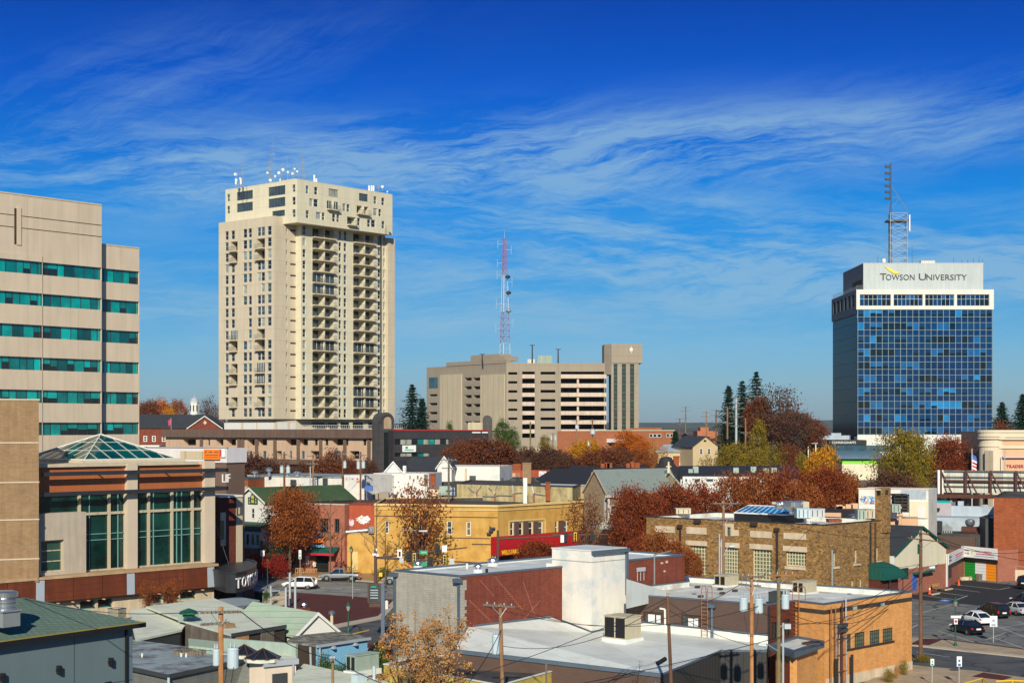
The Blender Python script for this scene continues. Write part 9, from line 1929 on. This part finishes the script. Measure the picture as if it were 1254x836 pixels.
mb=MB();mb.box(at(464.5,YT)[0],at(468.5,YT)[0],YT-.5,YT-.2,zz(705,YT),zz(700.5,YT));mb.build('pedestrian_signal',['sign_yellow'],s1)
YT=212;s2=sigpole(609.7,649,((609.7,659.5,688,656),(676,655,745,654)),'brown signal pole at the bank corner with a mast arm reaching right');sig(s2,692.5,658,facing=0);sig(s2,704.5,656.5,facing=1);sig(s2,605,683,facing=1,h=.6);sig(s2,726,658,facing=0,h=.8)
mb=MB();mb.box(at(686.3,YT)[0],at(690.5,YT)[0],YT-.5,YT-.46,zz(663.5,YT),zz(654.5,YT));mb.build('sign_plate',['sign_white'],s2)
mb=MB();a=q3(490,650,222);b_=q3(513,650,210);mb.path([q3(488,668,223),q3(490,650,220),q3(508,649,212)],.06,5);mb.tube(b_,(b_[0]+1.1,b_[1],b_[2]),.1,.16,8);single('street_lamp',mb,'pole_grey','pale cobra head street lamp in front of the bare tree','street lamp')
for i,(x0,x1)in enumerate(((332,348),(362,388))):
 mb=MB();w=Wall(gp(x0,703.5),gp(x1,704.5));w.box(mb,0,w.len,0,.06,.9,1.0);w.box(mb,0,w.len,0,.06,.35,.42)
 n=int(w.len/.3)
 for k in range(n+1):w.box(mb,w.len*k/n-.05,w.len*k/n+.05,-.02,.0,.13,1.0)
 single('terrace_fence',mb,'plywood',('left orange wood terrace fence beside the white house hedge','right orange wood terrace fence under the green awning')[i],'fence','terrace fences')
for i,(px,py)in enumerate(((366,702.5),(379,703),(385,703.2),(352,702.8),(341,702))):
 c_=gp(px,py);t=thing('terrace_table','small orange wood table on the restaurant terrace','table',(*c_,.13),'tables on the restaurant terrace');mb=MB();mb.box(c_[0]-.4,c_[0]+.4,c_[1]-.4,c_[1]+.4,.85,.9);mb.build('tabletop',['plywood'],t);mb=MB();mb.tube((*c_,.13),(*c_,.85),.05,.05,6);mb.build('leg',['plywood'],t)
 # ============================================================ trees
def crown_mb(seed,rx,rz,ncl,nl,ls,shape='round',clr=.16,hollow=.35):
 r=random.Random(seed);mb=MB();cl=[]
 lob=[(r.uniform(0,6.28),r.uniform(-.8,1),r.uniform(.08,.28))for _ in range(7)]
 for i in range(ncl):
  u=r.uniform(-1,1);a=r.uniform(0,6.28);q=math.sqrt(1-u*u);d=(q*math.cos(a),q*math.sin(a),u)
  rad_=(hollow+(1-hollow)*r.random()**.5)
  k=1.0
  for la,lu,lw in lob:
   c=math.cos(a-la)*q*math.sqrt(max(0,1-lu*lu))+u*lu
   if c>.75:k+=lw*(c-.75)*4
  k*=r.uniform(.85,1.08)*.86
  if shape=='vase':w=.45+.55*max(0,(u+1)/2)**.6
  elif shape=='oval':w=1-.25*abs(u)
  else:w=1
  cl.append((d[0]*rx*rad_*k*w,d[1]*rx*rad_*k*w,d[2]*rz*rad_*k))
 cr=rx*clr
 for c in cl:
  s=r.uniform(.7,1.35)
  for j in range(nl):
   p=Vector((c[0]+r.gauss(0,cr*s),c[1]+r.gauss(0,cr*s),c[2]+r.gauss(0,cr*s*.7)))
   n=Vector((r.gauss(0,1),r.gauss(0,1),r.gauss(.5,1))).normalized();a=n.orthogonal().normalized();b=n.cross(a);t=r.uniform(0,6.28);a2=a*math.cos(t)+b*math.sin(t);b2=n.cross(a2);l=ls*r.uniform(.6,1.4);w=l*.55
   mb.poly([p-a2*l*.5,p+b2*w*.5,p+a2*l*.5,p-b2*w*.5])
 return mb,cl
def trunk_mb(seed,cl,zc,h0,r0,nb=16,n=6,twig=.3):
 """trunk from (0,0,0) up to the crown at height zc, limbs to some clumps"""
 r=random.Random(seed);mb=MB();fork=Vector((0,0,h0));mb.tube((0,0,-1.0),fork,r0*1.15,r0*.8,8)
 pts=r.sample(cl,min(nb,len(cl)))
 for c in pts:
  e=Vector((c[0],c[1],c[2]+zc));m=fork.lerp(e,.5)+Vector((r.uniform(-.3,.3),r.uniform(-.3,.3),r.uniform(.1,.7)));mb.tube(fork,m,r0*.42,r0*.22,5,0,False);mb.tube(m,e,r0*.22,r0*.06,4,0,False)
  for k in range(3):f=r.uniform(.3,.9);q=m.lerp(e,f);mb.tube(q,q+Vector((r.gauss(0,1),r.gauss(0,1),r.uniform(0,1)))*twig*3,r0*.09,r0*.03,3,0,False)
 return mb
PROTO={}
def proto(key,seed,rx,rz,ncl,nl,ls,zc,h0,r0,shape='round',clr=.16,nb=16,hollow=.35,twig=.3):
 mb,cl=crown_mb(seed,rx,rz,ncl,nl,ls,shape,clr,hollow)
 for i,v in enumerate(mb.v):mb.v[i]=(v[0],v[1],v[2]+zc)
 PROTO[key]=(mb,trunk_mb(seed+1,cl,zc,h0,r0,nb,6,twig),{},rx,zc+rz)
proto('dense1',1,5,4.2,210,54,.34,6.2,2.6,.3,clr=.115,hollow=.5,nb=50);proto('dense2',2,5,3.9,210,54,.34,6.0,2.4,.3,clr=.12,hollow=.45,nb=50);proto('dense3',3,5,4.4,190,54,.34,6.4,2.6,.3,'oval',clr=.11,hollow=.5,nb=50)
proto('loose1',4,5,4.6,120,20,.36,6.4,2.4,.26,'vase',.14,40,.3,.35);proto('oval1',5,4,5.4,150,40,.38,7.6,2.6,.28,'oval')
proto('bush1',6,2.6,1.6,60,34,.26,1.5,.5,.1,'round',.2,8)
proto('big',7,5,4.6,250,70,.27,6.8,3.0,.3,'round',.13)
def tmesh(key,leaf,bark):
 p=PROTO[key]
 if(leaf,'c')not in p[2]:p[2][(leaf,'c')]=p[0].mesh('crown',[leaf],uv=False)
 if(bark,'t')not in p[2]:p[2][(bark,'t')]=p[1].mesh('trunk',[bark],uv=False)
 return p[2][(leaf,'c')],p[2][(bark,'t')]
rt_=random.Random(77)
def tree(key,px,Y,ytop,width_px,leaf,label,group,z0=None,bark='bark_dark',name='tree',ybase=None,cat='tree'):
 p=PROTO[key];z0=gr(Y)if z0 is None else z0;c=at(px,Y);h=zz(ytop,Y)-z0;sx=width_px/2/F*Y/p[3]*.94;sz=h/(p[4]*1.0)
 cm,tm=tmesh(key,leaf,bark);t=thing(name,label,cat,(0,0,0),group)
 for nm,me in(('crown',cm),('trunk',tm)):o=bpy.data.objects.new(nm,me);COL.objects.link(o);o.parent=t
 t.location=(c[0],c[1],z0);t.scale=(sx,sx,sz);t.rotation_euler=(0,0,rt_.uniform(0,6.28));return t
G1='street trees in autumn leaf'
for a in(('big',355,232,588,74,'leaf_rust','rust orange street tree in front of the restaurant, trunk visible',G1,0,'bark'),('loose1',514,222,584,96,'leaf_rust','half bare upswept tree in front of the yellow bank wall',G1,0,'bark_dark'),('loose1',716,226,603,62,'leaf_brown','loose brown tree at the right end of the yellow bank',G1,0,'bark'),('dense1',655,212,658,52,'leaf_redbrown','low rust brown tree right of the bank awning lettering',G1,0),('big',772,222,584,62,'leaf_redbrown','dark red brown tree in front of the slate church roof',G1,0),('dense3',797,224,598,62,'leaf_redbrown','red brown tree right of the church tree',G1,0),('dense2',812,200,651,64,'leaf_rust','low rust tree left of the stone building windows',G1,0),('dense1',846,192,668,34,'leaf_rust','small rust tree touching the stone building corner window',G1,0),('dense2',782,205,655,40,'leaf_redbrown','low red brown tree behind the red brick parapet',G1,0),('dense1',828,238,588,70,'leaf_redbrown','red brown tree above the stone building left roof',G1,2),('dense2',862,240,590,62,'leaf_redbrown','red brown tree behind the grey utility pole top',G1,2),('dense3',896,242,577,66,'leaf_rust','rust tree behind the roof skylight',G1,2),('dense1',930,244,570,70,'leaf_rust','tall rust tree behind the galvanised duct',G1,2),('dense2',962,242,574,66,'leaf_redbrown','red brown tree behind the black membrane roof',G1,2),('big',1016,238,561,84,'leaf_redbrown','large dark red brown tree left of the mural shed',G1,2),('dense3',1040,236,578,44,'leaf_rust','smaller rust tree touching the mural shed',G1,2),('dense1',985,232,585,60,'leaf_rust','low rust tree between the duct and the large dark tree',G1,2)):tree(*a)
G2='trees between the houses and the garage'
for a in(('dense1',588,330,533,86,'leaf_brown','large round brown tree in front of the dark office',G2),('dense2',560,326,542,50,'leaf_brown','smaller brown tree on the left of the large round one',G2),('dense2',619,335,546,46,'leaf_purple','purple brown tree right of the large round brown tree',G2),('dense3',645,340,546,44,'leaf_purple','purple brown tree before the garage foot',G2),('dense1',672,338,545,46,'leaf_purple','dark purple tree below the pale garage wall',G2),('dense2',700,330,556,44,'leaf_purple','dark low tree in front of the yellow tree',G2),('dense1',740,325,545,70,'leaf_brown','wide dark brown tree right of the yellow tree',G2),('dense3',760,330,548,50,'leaf_purple','dark brown tree under the orange tree',G2),('dense3',783,332,547,46,'leaf_rust','brown orange tree behind the long black roof',G2),('dense1',718,350,536,46,'leaf_gold','bright golden yellow tree in front of the garage',G2),('dense2',772,362,527,46,'leaf_orange','bright orange tree beside the brick office',G2),('dense1',789,355,537,30,'leaf_orange','small orange tree right of the bright orange one',G2),('loose1',806,345,541,38,'leaf_tan','thin tan tree left of the metal roof',G2),('oval1',615,395,512,26,'leaf_green','green treetop beside the arched stair house',G2,None,'bark_dark'),('oval1',627,380,522,24,'leaf_green','green and gold tree right of the dark office',G2),('oval1',667,400,532,18,'leaf_olive','narrow olive tree below the garage decks',G2),('oval1',551,420,515,14,'leaf_green','small green shrub tree before the garage left end',G2),('dense1',314,300,552,66,'leaf_purple','wide dark purple brown tree in front of the salmon podium',G2),('dense2',345,300,566,46,'leaf_purple','low purple brown tree behind the transformer pole',G2),('dense2',402,300,552,52,'leaf_brown','dense brown tree in front of the podium columns',G2),('dense3',428,302,558,36,'leaf_brown','brown tree beside the podium right end',G2),('dense3',452,300,560,34,'leaf_purple','dark tree at the foot of the arched tower',G2),('dense1',375,302,562,40,'leaf_purple','dark tree between the two podium trees',G2)):tree(*a)
G3='trees around the university tower'
for a in(('loose1',955,400,467,74,'leaf_purple','tall bare purplish tree on the skyline right of the conifers',G3),('dense1',928,405,482,40,'leaf_brown','rusty lower left part tree beside the tall bare tree',G3),('loose1',975,380,498,76,'leaf_purple','wide dark bare tree left of the glass tower',G3),('dense1',963,395,500,60,'leaf_purple','dense dark purple tree below the skyline tree',G3),('dense2',990,400,508,44,'leaf_brown','reddish rounded tree near the glass tower foot',G3),('oval1',929,345,513,30,'leaf_olive','upright yellow green tree in front of the conifers',G3),('dense1',897,330,539,44,'leaf_olive','yellow green bushy tree right of the tan house',G3),('dense2',922,322,550,46,'leaf_olive','low yellow green tree behind the long black roof',G3),('loose1',865,318,555,36,'leaf_olive','thin yellow green tree in front of the tan house',G3),('loose1',945,330,540,44,'leaf_olive','sparse olive tree beside the stacked arm pole',G3),('dense3',966,335,543,42,'leaf_brown','brown tree under the wide dark bare tree',G3),('dense1',1006,300,543,44,'leaf_gold','golden orange tree left of the green building',G3),('dense2',985,310,555,26,'leaf_olive','small olive tree left of the golden orange tree',G3),('big',1110,300,515,78,'leaf_olive','large yellow green tree in front of the glass tower',G3,None,'bark_pale'),('big',1163,306,525,66,'leaf_redbrown','deep red tree right of the large yellow green tree',G3),('dense1',1092,268,572,70,'leaf_purple','low purplish red tree in front of the yellow green tree',G3),('dense3',1125,270,582,34,'leaf_olive','low olive tree above the white shed',G3),('dense2',1200,320,535,30,'leaf_brown','brown tree beside the rounded beige corner',G3),('dense2',1222,330,518,40,'leaf_brown','dark treetop above the beige store cornice',G3)):tree(*a)
G4='skyline trees left of the apartment tower'
for a in(('dense1',180,560,487,34,'leaf_brown','dark brown skyline tree behind the school at the left',G4),('dense2',200,565,489,34,'leaf_orange','orange skyline tree behind the school roof',G4),('dense3',217,558,488,34,'leaf_rust','rust skyline tree left of the cupola',G4),('dense1',208,520,497,18,'leaf_gold','small golden tree just above the school ridge',G4),('loose1',254,560,483,34,'leaf_purple','bare skyline tree right of the cupola',G4),('loose1',268,560,494,26,'leaf_brown','bare tree touching the apartment tower',G4)):tree(*a)
G5='small shrubs'
for a in(('bush1',282,238,655,26,'leaf_conifer','dark green shrub at the corner of the white house',G5,0),('bush1',322,230,668,26,'leaf_green','bright green shrub in front of the glazed porch',G5,0),('bush1',340,231,660,30,'leaf_conifer','tall dark green shrub right of the bright green one',G5,0),('bush1',318,226,676,36,'leaf_red','crimson hedge below the green shrubs',G5,0),('bush1',341,227,678,30,'leaf_red','right hand crimson shrub beside the terrace',G5,0),('loose1',182,178,707,32,'leaf_rust','small rust twiggy tree left of the pair by the atrium windows',G5,0),('loose1',207,180,706,38,'leaf_rust','small rust twiggy tree right of the pair by the atrium windows',G5,0),('bush1',326,186,722,9,'leaf_green','small greenery in the stone planter',G5,1.2),('bush1',398,132,800,26,'leaf_green','leafy weeds at the blue wall corner',G5,0),('bush1',420,131,812,44,'leaf_green','spreading weeds along the blue wall foot',G5,0),('bush1',466,140,790,26,'leaf_green','green hedge right of the blue wall',G5,0),('bush1',478,125,815,34,'leaf_green','green hedge left of the tan tree trunk',G5,0),('bush1',1131,146,801,20,'leaf_olive','dry weeds at the foot of the tall brown pole',G5,0),('bush1',1107,138,808,14,'leaf_olive','tuft of weeds at the orange wall corner',G5,0),('bush1',1088,134,818,16,'leaf_olive','tuft of weeds along the orange wall foot',G5,0),('bush1',1098,136,813,8,'leaf_tan','small dry tuft between the two weed clumps',G5,0),('bush1',1222,163,789,14,'leaf_olive','tiny grass clump on the kerb by the notice board',G5,0),('bush1',470,226,694,22,'leaf_green','grass patch at the foot of the signal pole',G5,0)):tree(*a,name='shrub',cat='shrub')if len(a)==9 else tree(*a)
def neartree(px,Y,ytop,wpx,seed,label,zbase,zc_f=.66,nl=26,lean=0):
 r=random.Random(seed);c=at(px,Y);h=zz(ytop,Y)-zbase;rx=wpx/2/F*Y;rz=h*.40;zc=h-rz*.98
 mb,cl=crown_mb(seed,rx,rz,80,nl,.17,'round',.105,.25)
 for i,v in enumerate(mb.v):mb.v[i]=(v[0],v[1],v[2]+zc)
 tb=MB();fork=Vector((0,0,h*.33));tb.tube((lean,0,-.5),fork,.13,.09,7)
 limbs=[]
 for k in range(7):
  a=6.28*k/7+r.uniform(-.3,.3);e=Vector((math.cos(a)*rx*.45,math.sin(a)*rx*.45,zc+r.uniform(-.3,.5)*rz));m=fork.lerp(e,.5)+Vector((0,0,-.15));tb.tube(fork,m,.06,.045,5,0,False);tb.tube(m,e,.045,.03,4,0,False);limbs.append((m,e))
 for q in cl:
  e=Vector((q[0],q[1],q[2]+zc));b=min(limbs,key=lambda l:(l[1]-e).length)[1];mm=b.lerp(e,.5)+Vector((r.uniform(-.12,.12),r.uniform(-.12,.12),-.08));tb.tube(b,mm,.022,.016,4,0,False);tb.tube(mm,e,.016,.008,3,0,False)
 t=thing('tree',label,'tree',(0,0,0),'tan leaved trees by the low yellow building');mb.build('crown',['leaf_tan'],t,uv=False);tb.build('trunk',['bark'],t,uv=False);t.location=(*c,zbase)
neartree(541,112,735,84,31,'larger tan leaved tree rising in front of the grey brick wall',0,nl=48);neartree(489,113,738,58,42,'smaller tan leaved tree left of the larger one',0,nl=40);neartree(517,116,745,44,52,'thin tan leaved tree between the two larger ones',0,nl=16)
def baretree(px,Y,ytop,z0,spread,seed,label,group,leafs=None,r0=.13,name='bare_tree',depth=4,bark='bark'):
 r=random.Random(seed);c=at(px,Y);h=zz(ytop,Y)-z0;mb=MB();tips=[]
 def grow(p,d,l,rd,dp):
  q=p+d*l;mb.tube(p,q,rd,rd*.7,5 if dp>2 else 3,0,False)
  if dp==0:tips.append(q);return
  for k in range(3 if dp>1 else 2):
   nd=(d+Vector((r.gauss(0,spread),r.gauss(0,spread),r.uniform(-.05,.45)))).normalized();grow(p+d*l*r.uniform(.55,1.0),nd,l*r.uniform(.6,.85),rd*.6,dp-1)
 n=7;p=Vector((0,0,0));mb.tube(p,(0,0,h*.92),r0,r0*.25,6,0,False)
 for i in range(16):
  z=h*(.28+.66*i/16);a=r.uniform(0,6.28);l=h*.26*(1-.65*i/16);grow(Vector((0,0,z)),Vector((math.cos(a)*.75,math.sin(a)*.75,.62)).normalized(),l*.6,r0*.4*(1-.5*i/16),depth-2)
 if not leafs:
  o=mb.build(name,[bark],None,uv=False);tag(o,label,'tree',group);o.location=(*c,z0);return
 t=thing(name,label,'tree',(0,0,0),group);mb.build('trunk',[bark],t,uv=False)
 if leafs:
  lb=MB();mat,ls,cnt,lo,hi=leafs
  for q in tips:
   if not(lo*h<q.z<hi*h):continue
   for k in range(cnt):
    pp=q+Vector((r.gauss(0,.35),r.gauss(0,.35),r.gauss(0,.2)));nn=Vector((r.gauss(0,1),r.gauss(0,1),r.gauss(.6,1))).normalized();a=nn.orthogonal();b=nn.cross(a);lb.poly([pp-a*ls,pp+b*ls*.6,pp+a*ls,pp-b*ls*.6])
  lb.build('crown',[mat],t,uv=False)
 t.location=(*c,z0)
baretree(404.5,224,600,0,.35,3,'slim young tree with a few bright yellow leaves by the green awning','young street trees',('leaf_gold',.16,26,.28,.5))
baretree(461,221,604,0,.35,5,'bare young tree in front of the graffiti wall','young street trees')
baretree(472,218,640,0,.4,8,'small bare tree against the lower yellow bank wall','young street trees')
baretree(783,116,806,0,.5,9,'bare twigs at the eave of the white sloping roof','young street trees',None,.05)
def conifer(px,Y,ytop,ybase,wpx,seed,label):
 r=random.Random(seed);c=at(px,Y);z0=gr(Y);zt=zz(ytop,Y);h=zt-z0;R0=wpx/2/F*Y*1.5;mb=MB();n=26
 for i in range(n):
  f=i/(n-1);z=h*(.12+.88*f);rr_=R0*(1-f)**.62*r.uniform(.6,1.15)+.15;m=max(6,int(11*(1-f)+5))
  for k in range(m):
   a=6.28*k/m+r.uniform(-.3,.3);L_=rr_*r.uniform(.55,1.2);dz=-.22*L_+.3
   for s in range(5):
    q=(s+1)/5;px_=L_*q;wv=.55*(1.1-q*.6)
    for e in range(3):
     p=Vector((math.cos(a)*px_+r.gauss(0,.18),math.sin(a)*px_+r.gauss(0,.18),z+dz*q+r.gauss(0,.15)));nn=Vector((r.gauss(0,.7),r.gauss(0,.7),1)).normalized();t1=Vector((math.cos(a),math.sin(a),-.35)).normalized();t2=nn.cross(t1).normalized();mb.poly([p-t1*wv,p+t2*wv*.4,p+t1*wv,p-t2*wv*.4])
 t=thing('conifer',label,'conifer',(0,0,0),'dark green conifers');mb.build('crown',['leaf_conifer'],t,uv=False);tb=MB();tb.tube((0,0,-1),(0,0,h*.97),.35,.06,7);tb.build('trunk',['bark_dark'],t,uv=False);t.location=(*c,z0)
conifer(892.5,410,475,540,30,1,'left and shortest conifer of the skyline trio');conifer(909,415,469,540,32,2,'middle conifer of the skyline trio');conifer(926,420,457.5,540,50,3,'tallest conifer of the skyline trio')
conifer(505,400,473,525,38,4,'conifer right of the apartment tower');conifer(517,405,490,525,24,5,'shorter conifer touching the parking garage');conifer(1227,380,495,530,36,6,'conifer right of the glass tower');conifer(1252,385,485,530,36,7,'conifer cut by the right edge of the picture')
for px,y0,w_,s in((827,530,8,8),(839,533,11,9)):conifer(px,430,y0,545,w_,s,{827:'small dark pointed evergreen by the brick office',839:'small rounded evergreen next to the pointed one'}[px])
mb=MB();r=random.Random(5)
for i in range(5200):
 Y=r.uniform(620,1500);x=r.uniform(-.62,.62)*Y;z=gr(Y)+r.uniform(0,3.6);s=r.uniform(.6,1.7)
 nn=Vector((r.gauss(0,.6),-1,r.gauss(.4,.5))).normalized();a=nn.orthogonal().normalized();b=nn.cross(a);p=Vector((x,Y,z));mb.poly([p-a*s,p+b*s,p+a*s,p-b*s])
leafm('leaf_far',[(.07,.045,.04),(.12,.05,.035),(.06,.06,.045),(.14,.07,.03)],.05)
o=mb.build('woodland',['leaf_far'],uv=False);tag(o,'distant brown autumn woodland on the horizon','woodland',None,'stuff')
mb=MB()
for i in range(9000):
 Y=r.uniform(300,420);x=r.uniform(-.28,.30)*Y
 if-.16*Y<x<-.03*Y:continue
 p=Vector((x,Y,gr(Y)+abs(r.gauss(0,.9))));s=r.uniform(.2,.55);nn=Vector((r.gauss(0,1),r.gauss(-.5,1),r.gauss(.6,.6))).normalized();a=nn.orthogonal().normalized();b=nn.cross(a);mb.poly([p-a*s,p+b*s,p+a*s,p-b*s])
leafm('leaf_under',[(.10,.035,.025),(.08,.05,.03),(.14,.06,.03),(.07,.07,.03)],.2);o=mb.build('undergrowth',['leaf_under'],uv=False);tag(o,'brown undergrowth on the slope between the houses and garage','undergrowth',None,'stuff')
# ============================================================ air
m=bpy.data.materials.new('haze');m.use_nodes=True;nt=m.node_tree;nt.nodes.clear();out=nt.nodes.new('ShaderNodeOutputMaterial');pv=nt.nodes.new('ShaderNodeVolumePrincipled');pv.inputs['Color'].default_value=(.78,.90,1.0,1);pv.inputs['Density'].default_value=.00004;pv.inputs['Anisotropy'].default_value=.2
nt.links.new(pv.outputs[0],out.inputs['Volume']);MATS['haze']=m
mb=MB();mb.box(-7600,7600,-90,7400,-4,160);o=mb.build('haze',['haze'],uv=False);tag(o,'thin blue air haze over the whole town','haze',None,'stuff')
SC.cycles.volume_bounces=1
